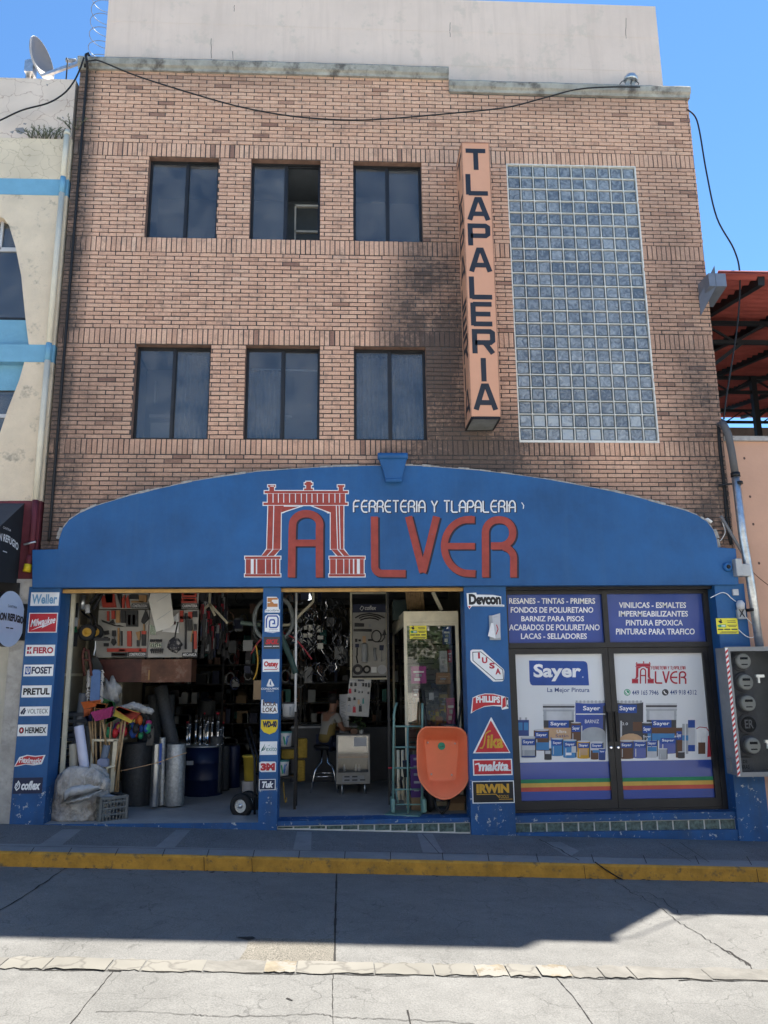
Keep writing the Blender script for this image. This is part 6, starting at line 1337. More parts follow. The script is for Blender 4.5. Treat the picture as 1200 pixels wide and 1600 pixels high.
mb = MB().m(tk); mb.tube([P3(150,930,.6), P3(158,922,.6), P3(140,944,.6)], .02, 6); mb.tube([P3(146,952,.6), P3(154,938,.6), P3(160,926,.6)], .025, 6); tag(mb.build('black_tool'), 'black folded tools hanging under the beam at the left', 'tool')
mb = MB().m(mat('rusty_red_steel', (.11, .035, .025), .7, var=.3)); mb.tube([P3(132,1012,.5),P3(129,1024,.5),P3(132,1056,.5)], .018, 6); mb.tube([P3(138,1016,.5),P3(140,1030,.5),P3(143,1056,.5)], .018, 6); mb.tube([P3(131,1015,.5),P3(139,1017,.5)], .016, 6); mb.tube([P3(131,1030,.5),P3(140,1032,.5)], .014, 6); tag(mb.build('bow_frame'), 'dark red metal frame hanging on the left inside wall above the mop', 'frame')
mb = MB().m(mat('dark_shovel_steel', (.06, .065, .065), .45, .5, var=.2)); mbp(mb, MATS['dark_shovel_steel'], [(143,1028),(152,1026),(160,1042),(163,1066),(158,1080),(151,1064),(146,1046)], .75, .02); tag(mb.build('shovel_blade'), 'dark curved shovel blade hanging behind the mop', 'shovel')
mb = MB().m(white); p = P3(149.5, 1010, .6); mb.tube([P3(149.5,1000,.6), P3(149,1013,.6), P3(146.5,1023,.6), P3(147.5,1024,.6)], .010, 6); tag(mb.build('white_hook'), 'small white plastic hook below the sack truck', 'hook')
goods = MB()
for k in range(26): p = P3(rnd.uniform(108, 118), rnd.uniform(940, 1015), rnd.uniform(.4, .9)); goods.m(rnd.choice((dkgrey, tin, black, grey, pgreen, tan))); goods.box(p.x, p.y, p.z, p.x+.05, p.y+.03, p.z+rnd.uniform(.05, .2))
kind(goods.build('wall_packets'), 'stuff')
# dust mop standing head up
mp = thing('dust_mop', 'blue backed dust mop with white fringe standing head up at the left of the bay', 'mop', tuple(P3(147, 1068, .52)))
mb = MB().m(mat('faded_blue_canvas', (.12, .20, .38), .9, var=.12, scale=9)); mbp(mb, MATS['faded_blue_canvas'], [(140,1098),(155,1098),(157,1050),(154,1046.5),(146,1046),(143,1050)], .50, .05); mb.build('back', mp)
for s_ in (-1, 1):
  mb = MB().m(mat('cotton_fringe', (.48, .46, .43), .95, var=.15))
  for k in range(36):
    py = rnd.uniform(1048, 1094); px = (142 if s_ < 0 else 156)+(py-1070)*-.05; p = P3(px, py, .54); mb.tube([p, p+Vector((s_*.03, -.02, .01)), p+Vector((s_*rnd.uniform(.035, .06), -.01, -rnd.uniform(.01, .035)))], .010, 5)
  mb.build('fringe', mp)
MB().m(wood).tube([P3(148, 1098, .54), P3(152, 1250, .6)], .014, 6).build('handle', mp)
mb = MB().m(mat('clear_plastic_bag', (.40, .40, .39), .25, var=.25, scale=12)); blob(mb, P3(172, 1082, .95), .16, 9, (.9, .6, 1.2), amp=.25); tag(mb.build('plastic_bag'), 'crumpled clear plastic bag of goods beside the mop head', 'bag')
mb = MB().m(wall_in); f = RC(160, 1067, 190, 1100, 1.1); mb.box(f[0], 1.1, .1, f[2], 1.14, f[3]); tag(mb.build('cream_panel'), 'plain cream board standing behind the brooms', 'board')
# rack of rolls and brooms
rk = thing('stick_rack', 'cream angle iron rack holding brooms and rolls', 'rack', tuple(FL(172, 1262)))
mb = MB().m(cream); Y = .55
a0, a1 = P3(181, 1156, Y), P3(174, 1246, Y); mb.bar(a0, a1, .055, .03); mb.bar(P3(166, 1198, Y-.1), P3(163, 1268, Y-.1), .03); mb.bar(P3(143, 1156.5, Y), P3(183, 1156.5, Y), .03); mb.bar(P3(183, 1156, Y), P3(198, 1153.5, Y+.5), .025); mb.bar(P3(138, 1199, Y-.1), P3(166, 1199.5, Y-.1), .03); mb.bar(P3(166, 1199.5, Y-.1), P3(181, 1196, Y), .025); mb.bar(P3(155, 1264, Y), P3(165, 1264, Y-.1), .03); mb.bar(P3(145, 1157, Y), P3(140, 1262, Y), .03); mb.build('frame', rk)
def roll(name, label, a, b_, r, m_, Ya, Yb=None, core=True, group=None):
    p0, p1 = P3(*a, Ya), P3(*b_, Yb if Yb is not None else Ya); mb = MB().m(m_); d = (p1-p0).normalized(); L_ = (p1-p0).length
    mb.lathe([(r*.55, .004), (r*.97, 0), (r, .01), (r, L_-.01), (r*.97, L_), (r*.55, L_-.004)], p0, d, 20); o = tag(mb.build(name), label, 'roll', group)
    if core: MB().m(dkgrey).lathe([(r*.5, -.002), (r*.5, .0035)], p0, d, 14).build('core', o)
    return o
GRl = 'rolls standing in the left bay'
rwht = mat('white_plastic_film', (.62, .64, .78), .4, var=.08, scale=4, bump=.15, bscale=14); rcr = mat('cream_fabric_roll', (.44, .42, .35), .85, var=.08); rgr = mat('grey_plastic_roll', (.10, .115, .13), .5, var=.2); rdk = mat('dark_mesh_roll', (.055, .06, .066), .6, .2, var=.25, scale=30, bump=.5, bscale=60); rslv = mat('silver_mesh_roll', (.42, .44, .45), .4, .7, var=.3, scale=25, bump=.8, bscale=70)
roll('plastic_roll', 'white plastic film roll leaning behind the big sack', (123, 1134), (133, 1206), .062, rwht, .35, group=GRl); roll('fabric_roll', 'short cream fabric roll standing left of the white film roll', (114.5, 1162), (115.5, 1208), .055, rcr, .4, group=GRl)
roll('plastic_roll', 'grey clear plastic roll leaning at the far left behind the mop', (131, 1083), (118, 1190), .062, mat('clear_grey_roll', (.16, .18, .22), .35, var=.2), .7, group=GRl); roll('plastic_roll', 'dull grey roll right behind the white film roll', (139, 1134), (141, 1200), .05, rgr, .62, group=GRl); roll('plastic_roll', 'black roll standing in the middle of the cream rack', (153, 1152), (148, 1200), .045, mat('black_roll', (.012, .013, .016), .6), .62, group=GRl); roll('plastic_roll', 'blue grey roll with pale end leaning in the cream rack', (167, 1164), (160, 1196), .048, mat('blue_grey_roll', (.13, .17, .23), .5, var=.15), .55, group=GRl); roll('plastic_roll', 'second black roll beside the cream rack post', (156, 1150), (154, 1200), .03, MATS['black_roll'], .7, group=GRl)
mb = MB().m(mat('pale_blue_plastic', (.20, .23, .33), .5)); mbp(mb, MATS['pale_blue_plastic'], [(151.5,1198),(168,1198),(168,1187),(165,1185.5),(155,1185.5),(152,1188)], .40, .08); tag(mb.build('plastic_tray'), 'small pale blue plastic box on the lower rail of the cream rack', 'box')
roll('mesh_roll', 'thick dark wire mesh roll behind the small crate', (215, 1160), (215.5, 1262), .215, rdk, 1.35, group=GRl); roll('mesh_roll', 'slim shiny sheet metal roll with blue label right of the dark mesh roll', (246, 1162), (240, 1260), .062, mat('shiny_sheet_roll', (.42, .44, .46), .28, .9, var=.15), .95, group=GRl); roll('mesh_roll', 'narrow grey mesh roll between the two shiny rolls', (254, 1152), (252, 1258), .045, rslv, 1.1, group=GRl); roll('mesh_roll', 'thick silver wire mesh roll standing by the blue drum', (276, 1162), (272, 1258), .135, rslv, 1.15, group=GRl); roll('mesh_roll', 'tall dark mesh roll behind the blue drum', (350, 1165), (349, 1234), .09, rdk, 2.6, group=GRl)
roll('duct_roll', 'dark grey mesh roll leaning to the left above the silver roll', (251, 1074), (270, 1165), .10, rdk, 1.7, 1.5, group=GRl); roll('duct_roll', 'upright dark mesh roll behind the leaning one', (240, 1085), (243, 1165), .09, rdk, 1.9, group=GRl)
mb = MB().m(royal); p = P3(250.5, 1178, .87); mb.box(p.x-.018, .872, p.z-.14, p.x+.018, .884, p.z+.14); tag(mb.build('label_strip'), 'blue label strip on the slim shiny metal roll', 'label')
mb = MB().m(wood); mbp(mb, mat('grey_plank', (.17, .16, .145), .8), [(228,1165),(240,1165),(240,1130),(236,1128)], 1.2, .03); tag(mb.build('plank'), 'grey plank end standing behind the dark mesh roll', 'plank')
run('rope', 'thin pale rope slung from the cream rack across the mesh rolls', 'rope', V([(180,1206),(210,1200),(245,1192),(268,1184),(292,1176)], .85), .006, tan)
# brooms, each with its own stick
GB_ = 'brooms in the cream rack'
def broom(label, col, pts, tip, foot, Y, th=.09, bristle=True):
    p = P3(*foot, Y+.1); o = thing('broom', label, 'broom', tuple(p), GB_)
    MB().m(wood).tube([P3(*tip, Y+.05), P3(*foot, Y+.12)], .0125, 6).build('handle', o)
    m_ = mat('plastic_'+label.split()[0], col, .55, var=.18, scale=14, bump=.4, bscale=60); mb = MB(); mbp(mb, m_, pts, Y, th); 
    h = mb.build('head', o, bevel=.006); n = 14; mb = MB().m(m_)
    (x0, y0), (x1, y1), (x2, y2), (x3, y3) = pts[0], pts[1], pts[2], pts[3]
    for i in range(n):
        t = (i+.5)/n; a = (x0+(x1-x0)*t, y0+(y1-y0)*t); c = (x3+(x2-x3)*t, y3+(y2-y3)*t); mb.bar(P3(*a, Y-.006), P3(*c, Y-.006), .008, .012)
    mb.build('bristles', h)
broom('orange broom head uppermost at the left of the bunch', (.60, .13, .02), [(126,1097),(158,1093),(154,1103),(131,1108)], (143,1104), (150,1255), .50)
broom('magenta broom head with a white lower edge in the middle of the bunch', (.38, .03, .15), [(141,1113),(176,1104),(172,1121),(149,1127)], (160,1123), (166,1165), .40)
broom('coral broom head at the lower left of the bunch', (.55, .12, .03), [(131,1108),(143,1107),(139,1117),(132,1120)], (138,1115), (152,1250), .46)
broom('lime and red broom head at the right of the bunch', (.46, .36, .04), [(177,1118),(183,1104),(216,1113),(204,1130)], (192,1124), (172,1250), .45)
broom('scarlet broom head lying over the lime one', (.50, .06, .03), [(180,1108),(186,1104.5),(218,1115),(206,1125)], (196,1126), (178,1250), .42)
broom('green broom head behind the magenta one', (.03, .15, .04), [(158,1108),(159,1091),(176,1097),(178,1105)], (166,1120), (160,1250), .56)
broom('emerald broom head hanging under the lime one', (.03, .22, .05), [(165,1131),(168,1122),(184,1120),(176,1126)], (174,1124), (164,1248), .52)
broom('navy broom head under the coral one', (.02, .035, .16), [(133,1120),(141,1115),(143,1127),(137,1127)], (140,1126), (152,1240), .50)
broom('apricot broom head tucked between the orange and green ones', (.56, .17, .05), [(150,1107),(151,1099.5),(167,1100),(164,1107)], (157,1106), (158,1244), .47)
for i, c in enumerate(((.30,.02,.03), (.5,.35,.02), (.26,.02,.05))): pass
mb = MB()
for k in range(46):
    px, py = rnd.uniform(166, 238), rnd.uniform(1120, 1150); 
    if px < 196 and py < 1128: continue
    mb.m(rnd.choice((red, greenp, royal, pred, pyel, MATS['plastic_orange'], MATS['plastic_magenta'], tk))); p = P3(px, py, rnd.uniform(.62, .8)); blob(mb, p, rnd.uniform(.025, .05), k, (1, 1, 1.5), 8, 6, .2)
o = tag(mb.build('duster_bunch'), 'bunch of multicoloured dusters hanging right of the brooms', 'dusters'); o['kind'] = 'stuff'
mb = MB().m(MATS['clear_plastic_bag']); 
for k in range(9): p = P3(190+k*5.5, 1103+abs(k-3)*1.6, .75); blob(mb, p, .06, 30+k, (1, .7, .8), 10, 7, .3)
tag(mb.build('plastic_sheet'), 'crumpled clear plastic sheet draped over the right brooms', 'sheet')
for k in range(5):
    o = tag(MB().m(wood).tube([P3(197+k*2-8, 1128, .6+.03*k), P3(184-k*2.5, 1246, .62)], .011, 6).build('broom_stick'), 'bare wooden stick leaning behind the cream rack post', 'stick', 'bare sticks behind the rack post')
# big sack
sk = mat('dirty_woven_sack', (.40, .385, .365), .9, var=.3, scale=7, bump=1.0, bscale=7, dirt=((.22, .20, .175), 4.5, .50, .14), bdist=.09); skw = mat('sack_pale_lining', (.42, .42, .42), .85, var=.12, scale=9, bump=.9, bscale=9, bdist=.05)
c = FL(124, 1283); Ysk = .32; c = Vector((W(123, 1283, Ysk)[0], Ysk, fz(-3.2))); H_ = W(123, 1199, Ysk)[1]-c.z
o = thing('sack', 'large dirty grey woven sack with folded top standing by the left pillar', 'sack', tuple(c))
mb = MB().m(sk); mb.smooth = True; nu, nv = 120, 70; b = len(mb.v)
prof = [(0, .90), (.03, 1.02), (.12, 1.03), (.3, .99), (.5, .93), (.68, .90), (.80, .86), (.90, .70), (.97, .48), (1.0, .25), (1.0, .02)]
def pr_(t):
    for i in range(len(prof)-1):
        if t <= prof[i+1][0]: a, c_ = prof[i], prof[i+1]; u = (t-a[0])/max(1e-6, c_[0]-a[0]); return a[1]+(c_[1]-a[1])*u
    return .02
for j in range(nv+1):
    t = j/nv; rr = pr_(t if t < .95 else min(1, t))
    for i in range(nu):
        f = 2*math.pi*i/nu; k = 1+.03*math.sin(3*f+5*t)-.05*abs(math.sin(3.5*f-6*t+1))-.045*abs(math.sin(2*f+9*t+.6))-.035*abs(math.sin(6.5*f+11*t))-.03*abs(math.sin(9*f-17*t+2))-.022*abs(math.sin(15*f+8*t))+.07+rnd.uniform(-.003, .003); lean = .05*t
        mb.v.append(c+Vector((math.cos(f)*.40*rr*k+lean*.3, math.sin(f)*.27*rr*k, t*H_*(1+.04*math.sin(2*f+1)+.03*math.sin(5*f)*t))))
for j in range(nv):
    for i in range(nu): mb.face((b+j*nu+i, b+j*nu+(i+1) % nu, b+(j+1)*nu+(i+1) % nu, b+(j+1)*nu+i))
mb.smooth = False; mb.build('body', o)
def drape(name, m_, top, bot, Y, th=.03, wob=.02):
    mb = MB().m(m_); mb.smooth = True; n = 26; b = len(mb.v)
    def ip(L_, t):
        s_ = t*(len(L_)-1); i = min(int(s_), len(L_)-2); u = s_-i; return (L_[i][0]*(1-u)+L_[i+1][0]*u, L_[i][1]*(1-u)+L_[i+1][1]*u)
    m__ = 8
    for i in range(n+1):
        a, c_ = ip(top, i/n), ip(bot, i/n)
        for k in range(m__+1):
            u = k/m__; y = Y-.05*math.sin(u*math.pi)-wob*math.sin(i*1.3+k*.7)-.10*math.sin(i/n*math.pi); x, z = W(a[0]*(1-u)+c_[0]*u, a[1]*(1-u)+c_[1]*u, y); mb.v.append(Vector((x, y, z)))
    for i in range(n):
        for k in range(m__): q = b+i*(m__+1)+k; mb.face((q, q+1, q+m__+2, q+m__+1))
    ob = mb.build(name, o); s_ = ob.modifiers.new('solidify', 'SOLIDIFY'); s_.thickness = .012; return ob
drape('folded_top', sk, [(88,1225),(97,1206),(112,1197),(130,1198),(148,1199),(160,1208),(173,1218)], [(94,1257),(102,1250),(118,1243),(134,1238),(150,1236),(166,1235),(172,1229)], .06)
drape('lining', skw, [(100,1236),(112,1229),(130,1226),(154,1225)], [(101,1251),(106,1245),(130,1241),(157,1233)], -.005, wob=.008)
drape('fold', sk, [(101,1252),(118,1248),(140,1241),(165,1232)], [(104,1258),(118,1254),(140,1250),(150,1240)], .02, wob=.015)
# crate
cg = mat('grey_plastic_crate', (.13, .135, .13), .6, var=.2, scale=8); c0 = FL(197, 1281); cr = thing('crate', 'small grey plastic lattice crate beside the sack', 'crate', tuple(c0)); mb = MB().m(cg)
Rc = rotZ(R_(38)); Hc = .30
def crp(u, v, z): return c0+Rc@Vector((u, v, 0))+Vector((0, 0, z))
for (u0, v0, u1, v1) in ((0, 0, -.34, .0), (0, 0, 0, .30), (-.34, 0, -.34, .30), (0, .30, -.34, .30)):
    for z in (.012, .09, .165, .24, Hc-.01): mb.bar(crp(u0, v0, z), crp(u1, v1, z), .014, .02 if z < Hc-.02 else .035)
    for k in range(9): t = k/8; mb.bar(crp(u0+(u1-u0)*t, v0+(v1-v0)*t, 0), crp(u0+(u1-u0)*t, v0+(v1-v0)*t, Hc), .0115) if 0 < k < 8 else None
[mb.bar(crp(u_, v_, 0), crp(u_, v_, Hc+.001), .031) for u_, v_ in ((0, 0), (-.34, 0), (0, .3), (-.34, .3))]
mb.poly([crp(0, 0, .02), crp(0, .3, .02), crp(-.34, .3, .02), crp(-.34, 0, .02)]); mb.build('lattice', cr)
mb = MB().m(skw); blob(mb, crp(-.2, .15, .27), .09, 5, (1.2, .9, .5)); mb.m(tk).bar(crp(-.05, .1, .30), crp(-.1, .27, .31), .05, .02); tag(mb.build('scrap_paper'), 'crumpled pale paper lying in the small grey crate', 'paper')
cx = thing('crate_stack', 'tall stack of dark blue grey crates against the left inside wall', 'crate stack', tuple(FL(112, 1270)))
mb = MB().m(mat('dark_crate_plastic', (.05, .06, .075), .6, var=.25)); z = fz(-3.7)
for k in range(4):
    for zz in (0, .09, .18, .27): mb.box(-3.88, .62, z+zz, -3.50, 1.0, z+zz+.045)
    for x in (-3.87, -3.70, -3.53): mb.box(x, .615, z, x+.03, .64, z+.31)
    z += .33
mb.build('crate_body', cx)
# blue drum with chrome tubes standing on it
dp = FL(316, 1243); drm = thing('drum', 'dark blue steel drum with a grey lid in the left bay', 'drum', tuple(dp)); zt_ = W(316, 1167, dp.y-.28)[1]; dmz = zt_-dp.z; rd_ = .30; navym = mat('blue_drum_enamel', (.005, .012, .05), .4, .1, var=.2)
MB().m(navym).lathe([(rd_-.01, 0), (rd_, .02), (rd_, dmz*.33), (rd_+.008, dmz*.34), (rd_, dmz*.36), (rd_, dmz*.66), (rd_+.008, dmz*.67), (rd_, dmz*.69), (rd_, dmz-.01)], dp, n=32).build('barrel', drm); MB().m(steel).lathe([(rd_+.012, dmz-.012), (rd_+.012, dmz+.006), (rd_-.01, dmz+.008)], dp, n=32).build('lid', drm)
mb = MB().m(tin); mb.box(dp.x-.20, dp.y-.31, dp.z+dmz-.26, dp.x-.10, dp.y-.298, dp.z+dmz-.20); mb.build('label_plate', drm)
for k, (px, h) in enumerate(((288,34),(296,40),(303,46),(311,44),(317,47),(322,40),(327,46),(333,44),(338,47),(343,46),(294,46),(349,30),(353,32),(314,36))):
    x = W(px, 1140, dp.y)[0]; y = dp.y+rnd.uniform(-.15, .18); x = dp.x+max(-.27, min(.27, x-dp.x)); z = zt_+.008; hh = h*.0098; mb = MB().m(chrome); r = rnd.choice((.012, .019, .023)); mb.lathe([(r*1.5, 0), (r*1.5, .02), (r, .025), (r, hh*.75), (r*1.35, hh*.76), (r*1.35, hh*.8), (r, hh*.81), (r, hh)], (x, y, z), n=12)
    if k % 4 == 0: mb.m(logo_red).lathe([(r*1.2, hh), (r*1.2, hh+.02)], (x, y, z), n=10)
    tag(mb.build('drain_tube'), 'chrome drain tube standing on the lid of the blue drum', 'tube', 'chrome tubes on the blue drum')
# black hand truck against the middle pillar
hp_ = FL(385, 1277); bt_ = thing('sack_truck', 'black two wheeled sack truck leaning behind the middle pillar', 'hand truck', tuple(hp_))
for px, py, Y in ((377, 1259, hp_.y), (388, 1254, hp_.y+.4)):
    cc = P3(px, py, Y); r = .155; mb = MB().m(rubber); mb.lathe([(.085,-.04),(.13,-.045),(r,-.025),(r,.025),(.13,.045),(.085,.04)], cc, (-.35,-1,0), 28, False); w = mb.build('wheel', bt_); MB().m(steel).lathe([(.086,.025),(.08,.03),(.072,.02),(.03,.022),(.026,.05),(.001,.05)], cc, (-.35,-1,0), 20).build('hub', w)
mb = MB().m(blackm); Yh = hp_.y+.02
mb.tube([P3(398,1276,Yh),P3(398,1185,Yh+.2),P3(384,1140,Yh+.4)], .017, 8); mb.tube([P3(406,1270,Yh+.3),P3(404,1190,Yh+.4),P3(390,1135,Yh+.55)], .017, 8); mb.tube([P3(398,1210,Yh+.12),P3(405,1208,Yh+.4)], .014, 6); mb.tube([P3(398,1245,Yh+.05),P3(405,1243,Yh+.35)], .014, 6); mb.tube([P3(377,1259,Yh),P3(398,1262,Yh+.05)], .014, 6); mb.m(steel).bar(P3(391,1277,Yh-.05), P3(404,1275,Yh), .16, .012); mb.build('frame', bt_)
by = P3(391, 1200, 1.9); mb = MB().m(mat('yellow_pail', (.50, .38, .05), .5)); mb.lathe([(.085,-.18),(.11,.16),(.12,.16),(.12,.19),(.10,.19)], by, n=20); tag(mb.build('pail'), 'upper yellow pail behind the black sack truck', 'pail'); mb = MB().m(tin2); mb.lathe([(.085,-.2),(.10,.10),(.11,.11)], P3(388, 1232, 1.9), n=20); tag(mb.build('pail'), 'lower white pail behind the black sack truck', 'pail')
mb = MB().m(mat('cardboard', (.30, .20, .11), .85, var=.15)); f = RC(396, 1063, 412, 1093, .6); mb.box(f[0], .6, f[1], f[2], .75, f[3]); tag(mb.build('hanging_bundle'), 'tan bundle hanging behind the middle pillar', 'bundle')
# hoses
def coil(label, cpx, rpx, Y, r, m_, n=3, tilt=(0, 0)):
    c = P3(*cpx, Y); R0 = rpx/112; mb = MB().m(m_)
    q = [c+Vector((R0*(1+.05*math.sin(i*.37))*math.cos(2*math.pi*i/28), .02*(i/28)+.03*math.sin(i), R0*1.15*(1+.04*math.sin(i*.5))*math.sin(2*math.pi*i/28))) for i in range(28*n+1)]
    mb.tube(q, r, 7); return tag(mb.build('hose_coil'), label, 'hose')
hg = mat('grey_hose', (.17, .185, .18), .5, var=.15)
coil('grey hose coil hanging behind the top of the middle pillar', (427, 967), 31, .75, .02, hg, 3); coil('dark hose coil hanging lower left behind the middle pillar', (410, 985), 14, .9, .014, mat('dark_hose', (.04, .045, .045), .5), 3)
run('hose', 'thin red hose curving through the middle bay behind the pillar', 'hose', V([(392,1022),(405,1002),(425,988),(445,990),(465,1002),(487,1030)], .8), .012, mat('red_hose', (.30, .03, .04), .45)); run('hose', 'thick dark green hose slanting right of the middle pillar', 'hose', V([(436,985),(446,1010),(456,1034),(462,1052)], .7), .045, mat('green_hose', (.025, .06, .05), .5)); run('hose', 'short green hose piece pointing right in the left bay', 'hose', V([(376,973),(392,975),(407,977)], .9), .035, mat('pale_green_hose', (.09, .13, .11), .5)); run('hose', 'yellow hose end hanging left of the middle pillar', 'hose', V([(400,1008),(403,1030),(401,1050),(396,1062)], .6), .011, gold)
mb = MB().m(white); mb.tube([P3(463, 920, .7), P3(461.5, 1112, .7)], .016, 8); tag(mb.build('white_pole'), 'slim white pole standing at the left of the middle bay', 'pole')
# black stand with paint pails
YS = .80; st = thing('pail_stand', 'black steel stand with shelves of paint pails beside the middle pillar', 'stand', tuple(FL(458, 1263))); mb = MB().m(blackm)
zb = fz(-.6); xa2, xb2 = W(432, 1200, YS)[0], W(459, 1200, YS)[0]
for x in (xb2,): 
    for y in (YS, YS+.3): mb.box(x, y, zb, x+.035, y+.035, W(459, 1105, YS)[1])
for y in (YS, YS+.3): mb.box(xa2-.12, y, zb, xa2-.09, y+.035, W(459, 1105, YS)[1])
shz = [W(450, py, YS)[1] for py in (1121.5, 1168, 1213.5)]
for z in shz: mb.box(xa2-.12, YS+.001, z-.02, xb2+.034, YS+.334, z)
mb.build('frame', st)
wp_ = mat('white_pail_plastic', (.60, .61, .62), .45, var=.06)
for z, l, r, lab, pic in ((shz[0], 438.5, 460.5, 'white paint pail with dark lid on the top shelf of the black stand', 0), (shz[1], 436.5, 455, 'white paint pail with green and blue mark on the middle shelf of the black stand', 1), (shz[2], 434, 451.5, 'white paint pail with green and blue mark on the lowest shelf of the black stand', 1)):
    x0, x1 = W(l, 1160, YS+.05)[0], W(r, 1160, YS+.05)[0]; rr = (x1-x0)/2; c = Vector(((x0+x1)/2, YS+.17, z+.001)); h = .18; pl = thing('paint_pail', lab, 'pail', tuple(c), 'paint pails on the black stand')
    MB().m(wp_).lathe([(rr*.88, 0), (rr*.98, h), (rr, h+.004)], c, n=28).build('bucket', pl); MB().m(teal if pic else dkgrey).lathe([(rr*1.03, h+.004), (rr*1.03, h+.02), (rr*.9, h+.024)], c, n=28).build('lid', pl)
    mb = MB()
    if pic:
        def cw(u, v): a = u; return (c.x+rr*.975*math.sin(a), c.y-rr*.975*math.cos(a), c.z+v)
        for m_, pts in ((greenp, [(-.5,.14),(-.2,.14),(.05,.04),(-.15,.02)]), (royal, [(.1,.03),(.2,.02),(.75,.15),(.5,.15)]), (cyan, [(.0,.07),(.12,.03),(.42,.15),(.22,.15)])): mb.m(m_).poly([cw(*p) for p in pts])
    else: mb.m(tin).poly([(c.x+rr*.97*math.sin(a), c.y-rr*.97*math.cos(a), c.z+v) for a, v in ((.15,.03),(.5,.03),(.5,.15),(.15,.15))])
    mb.build('print', pl)
ym = mat('yellow_rope', (.33, .215, .03), .8, var=.25, scale=20)
for i, (l, t, r, b_) in enumerate(((463,1155,478,1186),(461,1189,474.5,1222),(440,1172,462,1187))):
    f = RC(l, t, r, b_, 1.35); mb = MB().m(ym); c = ((f[0]+f[2])/2, 1.5); r = (f[2]-f[0])/2
    q = [(c[0]+r*math.cos(a*.5), c[1]+r*math.sin(a*.5), f[1]+.012+(f[3]-f[1]-.024)*a/150) for a in range(151)]; mb.tube(q, .016, 5); mb.lathe([(r*.96, 0), (r*.96, f[3]-f[1])], (c[0], c[1], f[1]), n=16)
    tag(mb.build('rope_spool'), ('upper upright spool of yellow rope right of the black stand', 'lower upright spool of yellow rope right of the black stand', 'wide spool of yellow rope between two pails of the black stand')[i], 'rope spool', 'yellow rope spools')
run('rope_end', 'loose yellow rope ends trailing to the floor by the black stand', 'rope', V([(443,1222),(444,1240),(446,1254),(448,1246)], .9), .008, ym)
# hanging sample boards
Yb = 2.3
x0, z0, x1, z1 = RC(548, 925, 608, 1062, Yb); cb = thing('sample_board', 'tall cream framed plumbing sample board with a navy header', 'display board', ((x0+x1)/2, Yb, z0))
mb = MB().m(cream)
for a in (RC(547,918,550,1063,Yb), RC(603.5,918,607.5,1062,Yb)): mb.box(a[0], Yb-.02, a[1], a[2], Yb+.03, a[3])
for z in (z0, W(577, 928, Yb)[1]): mb.box(x0, Yb-.015, z-.0, x1, Yb+.025, z+.03)
mb.build('frame', cb); mb = MB().m(bw); f = RC(551, 957, 603, 1056, Yb); mb.box(f[0], Yb, f[1], f[2], Yb+.02, f[3]); mb.m(tk).box(f[0], Yb-.01, W(577, 1060, Yb)[1], f[2], Yb+.02, W(577, 1056, Yb)[1]); mb.build('panel', cb)
mb = MB().m(navy); f = RC(551, 944, 603, 957, Yb); mb.box(f[0], Yb-.006, f[1], f[2], Yb+.02, f[3]); mb.text('coflex', (f[0]+.20, f[1]+.04, f[2]-.16, f[3]-.025), wall(Yb-.0075), white, .015, .18); mb.m(white).ribbon([(f[0]+.12, f[1]+.06), (f[0]+.15, f[3]-.03), (f[0]+.185, (f[1]+f[3])/2+.01), (f[0]+.15, f[1]+.03)], .008, wall(Yb-.0075), True); mb.build('header', cb)
def smp(nm, m_, *polys):
    mb = MB()
    for p in polys: mbp(mb, m_, p, Yb-.03, .029)
    mb.build(nm, cb)
def hose(nm, pts, r, m_=tk): MB().m(m_).tube([P3(*p, Yb-.02) for p in pts], r, 6).build(nm, cb)
hose('hose_sample', [(555,965.5),(563,961),(577,958.5),(591,961),(601,965.5)], .011); hose('hose_sample', [(561,966),(568,963),(578,961.5),(588,963.5),(595,967)], .011); hose('hose_sample', [(563,969),(570,966.5),(578,965.5),(586,966.5),(592,969)], .011)
hose('hose_sample', [(588+7.5*math.cos(R_(a)), 994+9*math.sin(R_(a))) for a in range(0, 361, 24)], .010); hose('hose_sample', [(590,1003),(597,1002),(601,996),(600,985)], .010)
smp('valve', tk, [(554,979),(569,979),(569,974),(554,973)]); smp('valve', grey, [(576,980),(580,980),(580,975.5),(576,975.5)]); smp('tube_sample', tk, [(552.5,986.5),(581,987),(581,983),(552.5,983)]); smp('valve', tk, [(597,993),(604,992),(601,983)]); smp('valve', tk, [(554.5,1003),(558.5,1003),(558.5,998),(554.5,998)], [(560,1002),(564,1002),(564,999),(560,999)]); smp('valve', tan, [(566.5,1004),(571.5,1004),(571.5,994),(566.5,994)]); smp('valve', tk, [(575,1001.5),(583,1001.5),(583,998.5),(575,998.5)])
smp('float_valve', navy, [(555,1011.5),(561,1011.5),(561,1006),(555,1006)]); hose('float_valve', [(558,1012),(558,1023),(557,1026),(559,1036)], .012); MB().m(tin).lathe([(.04,-.15),(.05,-.14),(.05,.13),(.03,.15)], P3(569.5, 1020, Yb-.06), n=14).build('filter', cb); MB().m(grey).tube([P3(586,1012,Yb-.03), P3(585,1020,Yb-.03), P3(587,1032,Yb-.03)], .025, 8).build('trap', cb)
smp('float_valve', navy, [(593,1016),(599,1016),(600,1008),(593,1008)]); hose('float_valve', [(596,1016),(596,1034)], .006, grey); hose('hook_sample', [(603,1010),(603,1028),(600,1032),(596,1030)], .006, grey)
for px, py, ro, ri, m_, nm in ((559, 1046, .085, .04, dkgrey, 'washer'), (573, 1046, .065, .036, tk, 'washer')):
    MB().m(m_).tube([P3(px, py, Yb-.02)+Vector(((ro+ri)/2*math.cos(a*.35), 0, (ro+ri)/2*math.sin(a*.35))) for a in range(18)], (ro-ri)/2, 8, True).build(nm, cb)
